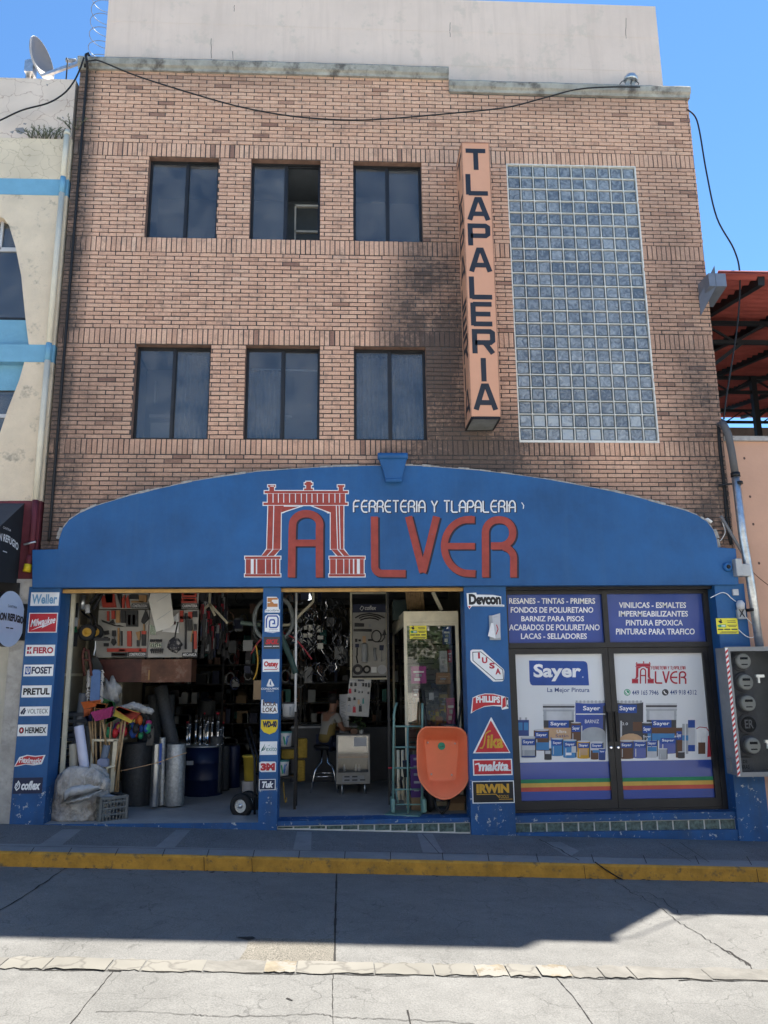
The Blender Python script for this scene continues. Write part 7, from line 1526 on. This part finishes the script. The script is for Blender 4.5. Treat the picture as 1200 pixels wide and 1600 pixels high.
smp('label_card', white, [(580,1051),(588.5,1051),(588.5,1042),(580,1042)]); MB().m(tin2).lathe([(.075,0),(.075,.012)], P3(597, 1046, Yb-.012), (0,-1,0), 22).build('round_label', cb)
Yp = 1.6; pb = thing('peg_card', 'small tilted white perforated card of padlocks below the tall sample board', 'display board', tuple(P3(560, 1090, Yp))); mb = MB(); mbp(mb, bw, [(540,1118),(576,1120),(580,1062),(546,1060)], Yp, .02); mb.build('card', pb)
for i, (px, py, w, h, c) in enumerate(((549,1070,4,5,tk),(555.5,1069.5,4,5,tk),(563,1070,3,5,tin),(567.5,1070,3,5,tk),(572,1070.5,3,5,tk),(576.5,1071,3,6,tk),(547,1080,4.5,7,logo_red),(555,1079.5,3,4,tk),(561,1082,2,2,tk),(566,1082,2,2,tk),(575.5,1083,3,3,tk),(546,1093,4.5,5,tk),(554,1092,4,4,tk),(560.5,1097,3.5,7,tan),(567.5,1096,3,7,teal),(545.5,1108,6,9,grey),(553.5,1109,5,9,logo_red),(563,1107.5,5,9,tk))):
    mb = MB(); mbp(mb, c, [(px-w/2, py+h/2), (px+w/2, py+h/2), (px+w/2*.8, py-h/2), (px-w/2*.8, py-h/2)], Yp-.02, .018); mb.m(chrome).tube([P3(px-w*.3, py-h/2, Yp-.01), P3(px, py-h/2-2.5, Yp-.01), P3(px+w*.3, py-h/2, Yp-.01)], .006, 5); mb.build('padlock', pb)
mb = MB().m(dkgrey); mbp(mb, dkgrey, [(559,1064.5),(569,1065),(569,1061.8),(559,1061.5)], Yp-.004, .003); mb.build('header', pb)
f = RC(530.5, 1085, 545, 1149, 2.6); mb = MB().m(tin2).box(f[0], 2.6, f[1], f[2], 2.64, f[3]); t = tag(mb.build('tall_card'), 'tall narrow white card with an upright word standing on the small glass cabinet', 'card'); mb = MB(); mb.text('VALVULAS', (0, 0, 1, 1), lambda u, v: (f[0]+.10-.08*v, 2.598, f[3]-.10-.42*u), tin, .01); mb.m(tk).ribbon([(f[0]+.02, f[1]+.08), (f[0]+.06, f[1]+.085), (f[2]-.02, f[1]+.09)], .012, wall(2.598)); mb.m(tk).ribbon([(f[0]+.08, f[1]+.085), (f[0]+.09, f[1]+.05)], .012, wall(2.598)); mb.build('lettering', t)
# small glass fronted cabinet
cf = FL(552, 1242); Yc2 = cf.y; x0, z0, x1, z1 = RC(525.5, 1148, 578, 1225, Yc2); gc = thing('glass_cabinet', 'small grey glass fronted cabinet on thin legs in the middle bay', 'cabinet', ((x0+x1)/2, Yc2, cf.z)); gm = mat('grey_cabinet_steel', (.29, .28, .25), .5, .1, var=.12, scale=5)
zg0 = W(552, 1207, Yc2)[1]; mb = MB().m(gm); mb.box(x0, Yc2, z0, x0+.025, Yc2+.4, z1); mb.box(x1-.025, Yc2, z0, x1, Yc2+.4, z1); mb.box(x0+.025, Yc2, z1-.02, x1-.025, Yc2+.4, z1); mb.box(x0+.025, Yc2, z0, x1-.025, Yc2+.4, zg0); mb.box(x0+.025, Yc2+.37, zg0, x1-.025, Yc2+.4, z1-.02); mb.build('case', gc)
for px in (534.5, 570): p = P3(px, 1230, Yc2+.03); MB().m(steel).tube([(p.x, Yc2+.05, cf.z), (p.x, Yc2+.05, z0)], .017, 8).build('leg', gc)
zm = W(552, 1181, Yc2)[1]; MB().m(wood).box(x0+.026, Yc2+.02, zm-.035, x1-.026, Yc2+.36, zm).build('shelf', gc); MB().m(glass('dusty_glass', (.85, .85, .84), .05, .04)).box(x0+.026, Yc2+.004, zg0, x1-.026, Yc2+.009, z1-.021).build('pane', gc)
mb = MB().m(tin2); f = RC(553, 1152, 573, 1166, Yc2); mb.box(f[0], Yc2-.003, f[1], f[2], Yc2-.0005, f[3]); mb.build('stuck_paper', gc); mb = MB().m(grey); f = RC(535, 1212, 569, 1222, Yc2); mb.box(f[0], Yc2-.004, f[1], f[2], Yc2-.001, f[3])
for k in range(5): mb.m(dkgrey).box(f[0]+.03+(k % 3)*.12, Yc2-.0055, f[1]+.02+.05*(k//3), f[0]+.11+(k % 3)*.12, Yc2-.0045, f[1]+.04+.05*(k//3))
mb.build('label_plate', gc)
for k, px in enumerate((538, 556, 561)): p = P3(px, 1204, Yc2+.15); mb = MB().m(white); mb.lathe([(.02,0),(.022,.05),(.012,.08),(.012,.1)], (p.x, p.y, zg0), n=10); tag(mb.build('bottle'), 'tiny white bottle inside the small glass cabinet', 'bottle', 'bottles in the glass cabinet')
mb = MB().m(brn); f = RC(548, 1141, 558, 1148, Yc2+.1); mb.box(f[0], Yc2+.1, z1+.001, f[2], Yc2+.25, z1+.08); tag(mb.build('small_box'), 'small brown box on top of the glass cabinet', 'box'); mb = MB().m(tin2); p = P3(564.5, 1147, Yc2+.15); mb.lathe([(.03,0),(.035,.06)], (p.x, p.y, z1+.001), n=12); mb.m(leafm)
for k in range(60): a = Vector((rnd.gauss(0, .08), rnd.gauss(0, .06), rnd.uniform(.05, .34))); q = Vector((p.x-.03, p.y, z1))+a; u = Vector((rnd.uniform(-1, 1), rnd.uniform(-1, 1), rnd.uniform(-1, 1)))*.035; mb.poly([q-u, q+Vector((u.z, u.x, u.y))*.5, q+u])
tag(mb.build('potted_plant'), 'small dark leafy plant in a pale pot on the glass cabinet', 'plant')
# counter the customer leans on
mb = MB().m(mat('dark_counter', (.035, .04, .05), .5, var=.2)); mb.box(-.95, 3.5, .09, 1.3, 4.1, .98); mb.m(tin).box(-.95, 3.46, .981, .2, 4.1, 1.01); tag(mb.build('counter'), 'dark shop counter with a pale edge behind the stools', 'counter')
# glass showcase at the right of the middle bay
YF = .72; x0 = (W(628, 960, YF)[0]+W(640, 1260, YF)[0])/2-.01; x1 = W(717, 1000, YF)[0]; zt_ = W(672, 955, YF)[1]; zbn = W(672, 972, YF)[1]; sc = thing('showcase', 'tall cream framed glass showcase standing in the middle bay behind the wheelbarrow', 'showcase', ((x0+x1)/2, YF, .086)); mb = MB().m(cream)
D2 = 2.8
mb.box(x0, YF-.01, zbn, x1, YF+D2, zt_)
for x in (x0, x1-.045): 
    mb.box(x, YF, .086, x+.045, YF+.045, zbn); mb.box(x, YF+D2-.045, .086, x+.045, YF+D2, zbn)
mb.box(x0+.045, YF, zbn-.05, x1-.045, YF+.045, zbn-.001); mb.box(x0, YF+.045, .10, x1, YF+D2-.045, .16); mb.box(x0, YF+.045, zbn-.05, x0+.045, YF+D2-.045, zbn-.001)
mb.build('frame', sc, bevel=.004); sgl = glass('showcase_glass', (.96, .97, .97), .012, .11)
MB().m(sgl).box(x0+.046, YF+.018, .17, x1-.046, YF+.024, zbn-.051).build('front_pane', sc); MB().m(sgl).box(x0+.018, YF+.046, .17, x0+.024, YF+D2-.046, zbn-.051).build('side_pane', sc)
mb = MB().m(mat('cream_slat_wall', (.33, .30, .23), .7, var=.1))
z = .17
while z < zbn-.1: mb.box(x0+.05, YF+1.07, z, x1-.05, YF+1.085, z+.075); z += .085
mb.build('slat_back', sc)
zsh = [W(672, py, YF+.1)[1] for py in (1007, 1062, 1098, 1140, 1190)]
for z in zsh: MB().m(clear).box(x0+.05, YF+.06, z-.008, x1-.05, YF+D2-.06, z).build('shelf', sc)
def pk(name, lab, l, t, r, b_, Y, m_, th=.10, cat='box', strip=None):
    f = RC(l, t, r, b_, Y); mb = MB().m(m_).box(f[0], Y, f[1], f[2], Y+th, f[3]); o = tag(mb.build(name), lab, cat, 'packed goods in the showcase')
    mb = MB(); w, h = f[2]-f[0], f[3]-f[1]; mb.m(strip or white)
    mb.box(f[0]+w*.15, Y-.002, f[1]+h*.62, f[2]-w*.15, Y-.0005, f[1]+h*.72); mb.box(f[0]+w*.2, Y-.002, f[1]+h*.15, f[2]-w*.4, Y-.0005, f[1]+h*.32); mb.m(tin).box(f[0]+w*.3, Y-.003, f[1]+h*.4, f[2]-w*.3, Y-.0005, f[1]+h*.55); mb.build('print', o); return o
pbl = flat('box_blue', (.03, .08, .30)); ppk = flat('box_pink', (.42, .04, .24)); ppl = flat('box_purple', (.09, .03, .17)); pmag = flat('box_magenta', (.36, .03, .18))
pk('tool_box', 'tall blue carton near the top of the showcase', 692, 979, 704, 1007, YF+.15, pbl); pk('tool_box', 'tall white carton in the middle of the showcase', 687, 1017, 699, 1050, YF+.2, tin2, strip=tin); pk('tool_box', 'small red carton beside the tall white one in the showcase', 700, 1015, 706, 1035, YF+.3, logo_red); pk('wood_sample', 'square brown board leaning in the showcase', 681, 1051.5, 704, 1069, YF+.12, mat('brown_board', (.33, .17, .06), .6), .03, 'board', tan); pk('tool_box', 'pink and blue printed pack at the left of the showcase', 642.5, 1041, 666, 1068, YF+.05, ppk); pk('tool_box', 'dark red carton below the pink pack in the showcase', 644, 1072, 656, 1090, YF+.2, flat('box_maroon', (.10, .01, .025))); pk('tool_box', 'tall magenta carton at the right of the showcase above the wheelbarrow', 698, 1091, 711, 1131, YF+.1, pmag); pk('tool_box', 'flat blue carton lying under the magenta one in the showcase', 690, 1131, 712, 1138, YF+.1, flat('box_steelblue', (.06, .13, .22))); pk('tool_box', 'yellow carton behind the magenta one in the showcase', 687, 1085, 700, 1105, YF+.4, flat('box_mustard', (.40, .28, .04)))
mb = MB()
for k in range(44):
    px, py = rnd.uniform(668, 698), rnd.uniform(1108, 1138); p = P3(px, py, YF+rnd.uniform(.2, .5)); mb.m(rnd.choice((yellow, yellow, gold, black, orangep, dkgrey))); mb.box(p.x, p.y, p.z, p.x+rnd.uniform(.03, .08), p.y+.05, p.z+rnd.uniform(.03, .09))
for k in range(14): p = P3(rnd.uniform(643, 660), 1100, YF+rnd.uniform(.2, .5)); mb.m(rnd.choice((tan, brn, tw_))); mb.box(p.x, p.y, p.z-.35, p.x+.012, p.y+.012, p.z+rnd.uniform(0, .1))
for k in range(16): p = P3(rnd.uniform(668, 686), rnd.uniform(1075, 1105), YF+rnd.uniform(.3, .6)); mb.m(rnd.choice((tk, navy, dkgrey, tin2))); mb.box(p.x, p.y, p.z, p.x+rnd.uniform(.03, .1), p.y+.05, p.z+rnd.uniform(.03, .12))
kind(mb.build('small_goods'), 'stuff')
yellow_notice('yellow printed notice stuck on the showcase glass', 640, 976.5, 666.5, 998.5, YF+.016)
mb = MB().m(tk)
for a in ((604,915,606,960),): pass
x = W(612, 940, 1.0)[0]; mb.m(mat('dark_green_bin', (.02, .045, .045), .5)); f = RC(614, 938, 640, 968, 1.7); mb.box(f[0], 1.7, f[1], f[2], 1.95, f[3]); tag(mb.build('plastic_bin'), 'dark green plastic bin on the wall above the showcase', 'bin')
mb = MB().m(wood)
for k in range(11): px = 634+k*2.6; mb.tube([P3(px, 922+k % 3, 1.4), P3(px+3, 952, 1.5)], .012, 5)
tag(mb.build('stick_bundle'), 'bundle of wooden sticks lying above the showcase', 'sticks'); mb = MB().m(cream); mb.bar(P3(676,925,1.0), P3(690,954,1.0), .05); tag(mb.build('leaning_batten'), 'cream batten leaning over the top of the showcase', 'batten')
# green hand truck
YG = .24; gt = thing('sack_truck', 'pale green upright sack truck standing at the shop entrance left of the wheelbarrow', 'hand truck', tuple(FL(632, 1272))); gme = mat('pale_green_paint', (.14, .26, .235), .45, .1, var=.15); mb = MB().m(gme); tb = .017
def Yg(py): return YG+(1272-py)*.0012
def gp(px, py): return P3(px, py, Yg(py))
mb.tube([gp(620,1098),gp(617,1106),gp(615.5,1118),gp(614,1270)], tb, 8); mb.tube([gp(660,1099),gp(660,1110),gp(659.5,1270)], tb, 8); mb.tube([gp(637,1136),gp(637.5,1270)], tb*.9, 8)
for py in (1135, 1167.5, 1200, 1233.5): mb.tube([gp(615,py),gp(660,py)], tb*.72, 8)
mb.tube([gp(618,1257),gp(659,1257)], tb*.6, 6); mb.tube([gp(618,1232),gp(622,1254)], tb*.6, 6)
mb.build('frame', gt, )
for l, r in ((610.5,617),(659,666)): f = RC(l, 1247, r, 1269, YG+.05); MB().m(gme).box(f[0], YG-.02, f[1], f[2], YG+.26, f[3]).build('wheel_guard', gt, bevel=.02)
for px in (614, 662): p = P3(px, 1262, YG+.25); MB().m(rubber).lathe([(.05,-.03),(.105,-.03),(.115,0),(.105,.03),(.05,.03)], (p.x, YG+.27, .086+.117), (1,0,0), 20).build('wheel', gt)
a = FL(601, 1274); c = FL(655, 1277); d = FL(663, 1269); e = FL(612, 1267)
mb = MB().m(gme); q = [a, c, d, e]; mb.poly([p+Vector((0,0,.018)) for p in q]); mb.poly([p+Vector((0,0,.004)) for p in q[::-1]])
for i in range(4): p0, p1 = q[i], q[(i+1) % 4]; mb.poly([p0+Vector((0,0,.004)), p1+Vector((0,0,.004)), p1+Vector((0,0,.018)), p0+Vector((0,0,.018))])
mb.build('toe_plate', gt)
# wheelbarrow stood on end
YW = .02; wb = thing('wheelbarrow', 'orange plastic wheelbarrow stood on end with its tray facing the street', 'wheelbarrow', tuple(FL(691, 1272)))
oc_ = lambda pts: [(590+x/8, 1120+y/8) for x, y in pts]
outer = oc_([(600,122),(700,121),(800,121),(900,122),(985,126),(1050,146),(1100,190),(1127,255),(1134,350),(1142,480),(1150,600),(1154,690),(1147,760),(1125,830),(1085,900),(1030,955),(960,1003),(900,1030),(840,1040),(780,1033),(720,1008),(660,968),(605,915),(560,860),(525,800),(503,730),(493,640),(489,520),(488,400),(490,300),(500,230),(522,180),(558,142)])
inner = oc_([(598,285),(690,283),(800,285),(900,290),(985,296),(1005,304),(1013,322),(1014,345),(1008,420),(1000,520),(994,600),(988,680),(980,760),(970,785),(955,796),(930,799),(880,800),(830,801),(780,801),(730,801),(690,800),(660,797),(642,785),(632,765),(624,730),(616,690),(610,640),(604,560),(598,480),(592,400),(585,330),(584,305),(588,292)])
orp = mat('orange_tray_plastic', (.80, .215, .10), .42, var=.07, scale=3, bump=.06, bscale=30, dirt=((.80, .28, .16), 5, .60, .1)); mb = MB().m(orp); mb.smooth = True; N_ = len(outer); b = len(mb.v)
oc3 = [P3(*p, YW) for p in outer]; cen = sum(oc3, Vector())/N_; DI = .26
def insc(k, y): return [Vector((cen.x+(p.x-cen.x)*k, y, cen.z+(p.z-cen.z)*k)) for p in oc3]
in3 = [P3(*p, YW+DI) for p in inner]
rings = [insc(1.0, YW+.03), insc(1.005, YW+.008), insc(.99, YW-.004), insc(.965, YW-.002), insc(.95, YW+.012)]
base = insc(.95, YW+.012)
for t in (.2, .45, .7, .9): rings.append([base[i].lerp(in3[i], t) for i in range(N_)])
cin = sum(in3, Vector())/N_
rings += [in3, [p.lerp(cin, .05)+Vector((0, .006, 0)) for p in in3], [p.lerp(cin, .10)+Vector((0, .008, 0)) for p in in3]]
for r in rings: mb.v += r
for j in range(len(rings)-1):
    for i in range(N_): k = (i+1) % N_; mb.face((b+j*N_+i, b+(j+1)*N_+i, b+(j+1)*N_+k, b+j*N_+k))
mb.face([b+(len(rings)-1)*N_+i for i in range(N_)][::-1])
b2 = len(mb.v); mb.v += insc(.99, YW+.03)+[p+Vector((0, .015, 0)) for p in in3]
for i in range(N_): k = (i+1) % N_; mb.face((b2+i, b2+k, b2+N_+k, b2+N_+i))
mb.face([b2+N_+i for i in range(N_)]); mb.smooth = False; tray = mb.build('tray', wb)
for x, y in ((627,322),(968,334),(672,718),(927,726)):
    p = P3(*oc_([(x, y)])[0], YW+DI-.002); MB().m(mat('pale_bolt', (.55, .42, .38), .4)).lathe([(.014,0),(.012,.006),(.003,.009)], p, (0,-1,0), 12).build('bolt', tray)
for x, y in ((726,972),(920,980)): p = P3(*oc_([(x, y)])[0], YW+.10); MB().m(MATS['pale_bolt']).lathe([(.008,-.03),(.008,.006)], p, (0,-1,-.3), 8).build('bolt', tray)
p = P3(*oc_([(799, 366)])[0], YW+DI-.003); mb = MB().m(flat('sticker_green', (.03, .30, .20))); mb.lathe([(.049,0),(.049,.003)], p, (0,-1,0), 26); mb.m(dkgrey).ribbon([(p.x-.03, p.z-.008), (p.x-.02, p.z-.015), (p.x-.01, p.z), (p.x, p.z-.012), (p.x+.008, p.z+.002), (p.x+.016, p.z-.012), (p.x+.026, p.z+.004), (p.x+.032, p.z-.008)], .005, wall(p.y-.0045)); mb.build('sticker', tray)
mb = MB().m(blackm)
mb.tube([P3(661,1080,.55), P3(664,1110,.45), P3(667,1150,.35), P3(676,1240,.33), P3(682,1262,.25), P3(691,1272,.22), P3(700,1262,.25), P3(704,1240,.33), P3(714,1150,.35), P3(719,1110,.45), P3(722,1080,.55)], .016, 8); mb.tube([P3(679,1246,.2), P3(681,1258,.16), P3(687,1267,.14), P3(695,1267,.14), P3(700,1258,.16), P3(703,1246,.2)], .012, 8); mb.build('frame', wb)
for a, c in (((660.5,1078,.56),(663.5,1102,.47)), ((722.5,1078,.56),(719.5,1104,.47))): MB().m(rubber).tube([P3(*a[:2], a[2]), P3(*c[:2], c[2])], .024, 8).build('grip', wb)
p = P3(671, 1260, .42); MB().m(rubber).lathe([(.05,-.04),(.13,-.045),(.155,0),(.13,.045),(.05,.04)], (p.x, .42, .086+.157), (1,.2,0), 24).build('wheel', wb)
# cartons stacked behind
mb = MB().m(ppl); f = RC(642, 1180, 662, 1246, .50); mb.box(f[0], .50, f[1], f[2], .62, f[3]); mb.m(MATS['cardboard']).box(f[0], .50, .0875, f[2], .66, f[1]-.001); 
for k in range(5): mb.m(tin).box(f[0]+.04, .496, f[1]+.08+k*.1, f[0]+.10+rnd.uniform(0, .05), .4995, f[1]+.11+k*.1)
tag(mb.build('carton'), 'purple printed carton behind the green sack truck', 'box'); mb = MB().m(MATS['cardboard']); f = RC(701, 1255, 726, 1268, .5); mb.box(f[0], .5, .0875, f[2], .7, f[3]); tag(mb.build('carton'), 'low tan carton on the floor right of the wheelbarrow legs', 'box'); mb = MB().m(mat('brown_carton', (.18, .11, .065), .85)); f = RC(702, 1246, 727, 1255, .5); mb.box(f[0], .5, f[1]+.002, f[2], .68, f[3]+.01); tag(mb.build('carton'), 'brown carton lying on the low tan one', 'box')
mb = MB().m(cream)
for i, px in enumerate((622, 629, 647, 653)): mb.tube([P3(px, 1172, .9), P3(px+1, 1250, .8)], .025, 6)
tag(mb.build('pale_tubes'), 'pale upright tubes standing behind the green sack truck', 'tubes'); mb = MB().m(tk); mb.tube([P3(634,1190,.6),P3(632,1200,.6),P3(634,1214,.6)], .03, 6); mb.m(navy).tube([P3(632,1188,.62),P3(634,1205,.62)], .03, 8); mb.m(tk).tube([P3(628,1232,.6),P3(626,1220,.6),P3(629,1214,.6)], .02, 6); tag(mb.build('black_fittings'), 'black and blue fittings hanging behind the green sack truck', 'fittings')
mb = MB().m(logo_red).box(*(lambda f: (f[0], .4, f[1], f[2], .43, f[3]))(RC(606.5, 1199, 613, 1201, .4))); tag(mb.build('red_handle'), 'small red handle sticking out left of the green sack truck', 'handle')
for px in (604, 607): pass
mb = MB().m(tk); mb.box(W(604, 950, 1.0)[0], 1.0, .09, W(607.5, 950, 1.0)[0], 1.05, 3.3); tag(mb.build('dark_post'), 'slim dark steel post left of the showcase', 'post')
# stools and the seated customer
seat_z = .80
def stool(x, y, lab):
    z = .0865; s_ = thing('bar_stool', lab, 'stool', (x, y, z), 'chrome bar stools'); MB().m(blackm).lathe([(.10,0),(.17,.015),(.18,.04),(.17,.07),(.12,.08)], (x, y, seat_z-.08), n=24).build('seat', s_)
    for k in range(4):
        a = R_(45+90*k); c = Vector((x, y, 0)); d = Vector((math.cos(a), math.sin(a), 0)); MB().m(chrome).tube([c+d*.06+Vector((0,0,seat_z-.09)), c+d*.07+Vector((0,0,.52)), c+d*.16+Vector((0,0,.47)), c+d*.21+Vector((0,0,.40)), c+d*.30+Vector((0,0,z))], .014, 8).build('leg', s_)
    MB().m(chrome).tube([(x+.225*math.cos(i*.314), y+.225*math.sin(i*.314), .33) for i in range(20)], .010, 6, True).build('footrest', s_); return s_
p1 = FL(507, 1236); stool(p1.x, p1.y, 'chrome legged bar stool under the seated customer'); p2 = FL(492, 1222); stool(p2.x, p2.y+.3, 'chrome legged bar stool empty behind the seated customer')
def skin_mesh(name, verts, edges, rad, m_, root=0, sub=2):
    me = bpy.data.meshes.new(name); me.from_pydata(verts, edges, []); o = bpy.data.objects.new(name, me); COL.objects.link(o)
    s_ = o.modifiers.new('skin', 'SKIN'); s_.use_smooth_shade = True; s_.branch_smoothing = .6
    if not me.skin_vertices: me.skin_vertices.new()
    for i, r in enumerate(rad): me.skin_vertices[0].data[i].radius = (r, r) if not isinstance(r, tuple) else r; me.skin_vertices[0].data[i].use_root = (i == root)
    if sub: u = o.modifiers.new('sub', 'SUBSURF'); u.levels = sub; u.render_levels = sub
    dg = bpy.context.evaluated_depsgraph_get(); dg.update(); nm = bpy.data.meshes.new_from_object(o.evaluated_get(dg)); bpy.data.objects.remove(o); nm.materials.clear(); nm.materials.append(m_); return nm
px_, py_ = p1.x+.02, p1.y; pe = thing('person', 'customer in a white and yellow T-shirt sitting on a stool turned away to the right', 'person', (px_, py_, .0865))
A_ = R_(-52)             # facing: to the right and into the shop (0 = away from the street)
def bp_(r, f, z): return (px_+r*math.cos(A_)+f*-math.sin(A_), py_+r*math.sin(A_)+f*math.cos(A_), z)
def attach(me, name, par): o = bpy.data.objects.new(name, me); COL.objects.link(o); o.parent = par; o.location = -Vector(ORG[pe.name]) if par is pe else (0, 0, 0); return o
skinm = mat('skin', (.25, .13, .085), .55, var=.05); hairm = mat('black_hair', (.012, .010, .009), .6, var=.2, scale=40, bump=.5); jean = mat('navy_jeans', (.012, .02, .05), .85, var=.15); shirt = mat('white_tshirt', (.26, .25, .225), .9, var=.08); shirty = mat('yellow_tshirt_panel', (.18, .13, .04), .9, var=.08)
S = .94
J = dict(pel=(0,0,.86), sp=(0,.03,1.02), ch=(0,.08,1.18), nk=(0,.12,1.32), hd0=(0,.145,1.38), hd1=(0,.17,1.46), hd2=(0,.165,1.53))
V_ = []; E_ = []; Rr = []
def add(p, r, par=None):
    V_.append(bp_(*p)); Rr.append(r); 
    if par is not None: E_.append((par, len(V_)-1))
    return len(V_)-1
i0 = add(J['pel'], (.15,.12)); i1 = add(J['sp'], (.13,.10), i0); i2 = add(J['ch'], (.145,.105), i1); i3 = add(J['nk'], .055, i2); i4 = add(J['hd0'], (.062,.072), i3); i5 = add(J['hd1'], (.078,.095), i4); i6 = add(J['hd2'], (.066,.08), i5)
hand_ends = []
for s_ in (-1, 1):
    k = add((s_*.09,.06,.83), .085, i0); k = add((s_*.11,.40,.78), .062, k); k = add((s_*.12,.44,.55), .052, k); k = add((s_*.12,.42,.34), .036, k); k = add((s_*.13,.52,.31), .03, k)
    a = add((s_*.17,.09,1.25), .055, i2); a = add((s_*.22,.16,1.03), .042, a); a = add((s_*.15,.40,1.01), .034, a); a = add((s_*.13,.46,1.015), (.036,.02), a); hand_ends.append((s_, a))
    for q in range(4): f1 = add((s_*(.155-.018*q),.51+.006*(q in (1, 2)),1.015), .0085, a); f2 = add((s_*(.155-.018*q),.545+.006*(q in (1, 2)),1.0), .0075, f1)
    t1 = add((s_*.095,.47,1.02), .009, a); add((s_*.085,.50,1.01), .008, t1)
body = attach(skin_mesh('person_body', V_, E_, Rr, skinm), 'body', pe)
def garment(name, pts, ed, rr, m_): return attach(skin_mesh(name, [bp_(*p) for p in pts], ed, rr, m_), name, pe)
sh = garment('shirt', [(0,0,.80),(0,.015,.90),(0,.03,1.02),(0,.08,1.18),(0,.11,1.285),(-.17,.09,1.25),(-.205,.13,1.12),(.17,.09,1.25),(.205,.13,1.12)], [(0,1),(1,2),(2,3),(3,4),(3,5),(5,6),(3,7),(7,8)], [(.155,.125),(.165,.135),(.15,.12),(.165,.122),(.065,.065),.068,.058,.068,.058], shirt)
sh.data.materials.append(shirty)
for p in sh.data.polygons:
    c = p.center; 
    if c.z < .96 or (c.z < 1.12 and c.x > px_+.04): p.material_index = 1
garment('trousers', [(0,0,.84),(-.09,.06,.82),(-.11,.40,.775),(-.12,.44,.55),(-.12,.42,.36),(.09,.06,.82),(.11,.40,.775),(.12,.44,.55),(.12,.42,.36)], [(0,1),(1,2),(2,3),(3,4),(0,5),(5,6),(6,7),(7,8)], [(.155,.125),.098,.078,.066,.06,.098,.078,.066,.06], jean)
mb = MB().m(hairm); c = Vector(bp_(0, .145, 1.495)); blob(mb, c, .098, 2, (.92, 1.0, .95), 18, 12, .03); hr = mb.build('hair', pe)
mb = MB().m(skinm); fd = Vector((-math.sin(A_), math.cos(A_), 0)); c = Vector(bp_(0, .245, 1.455)); mb.lathe([(.006, .045), (.012, .02), (.018, 0)], c-Vector((0, 0, .02)), (fd.x*.5, fd.y*.5, 1), 8)
for s_ in (-1, 1): blob(mb, Vector(bp_(s_*.082, .16, 1.455)), .026, 1, (.5, .8, 1.2), 8, 6, .0)
mb.build('ears_and_nose', body if False else pe)
mb = MB().m(black)
for s_ in (-1, 1): blob(mb, Vector(bp_(s_*.03, .243, 1.475)), .009, 1, (1, 1, .7), 8, 6, 0)
mb.m(mat('lips', (.22, .08, .07), .5)); blob(mb, Vector(bp_(0, .242, 1.405)), .02, 1, (1.1, .5, .3), 10, 6, 0); mb.build('face_features', pe)
mb = MB().m(blackm)
for s_ in (-1, 1): blob(mb, Vector(bp_(s_*.13, .49, .30)), .07, 4, (.8, 1.4, .6), 12, 8, .03)
mb.build('shoes', pe)
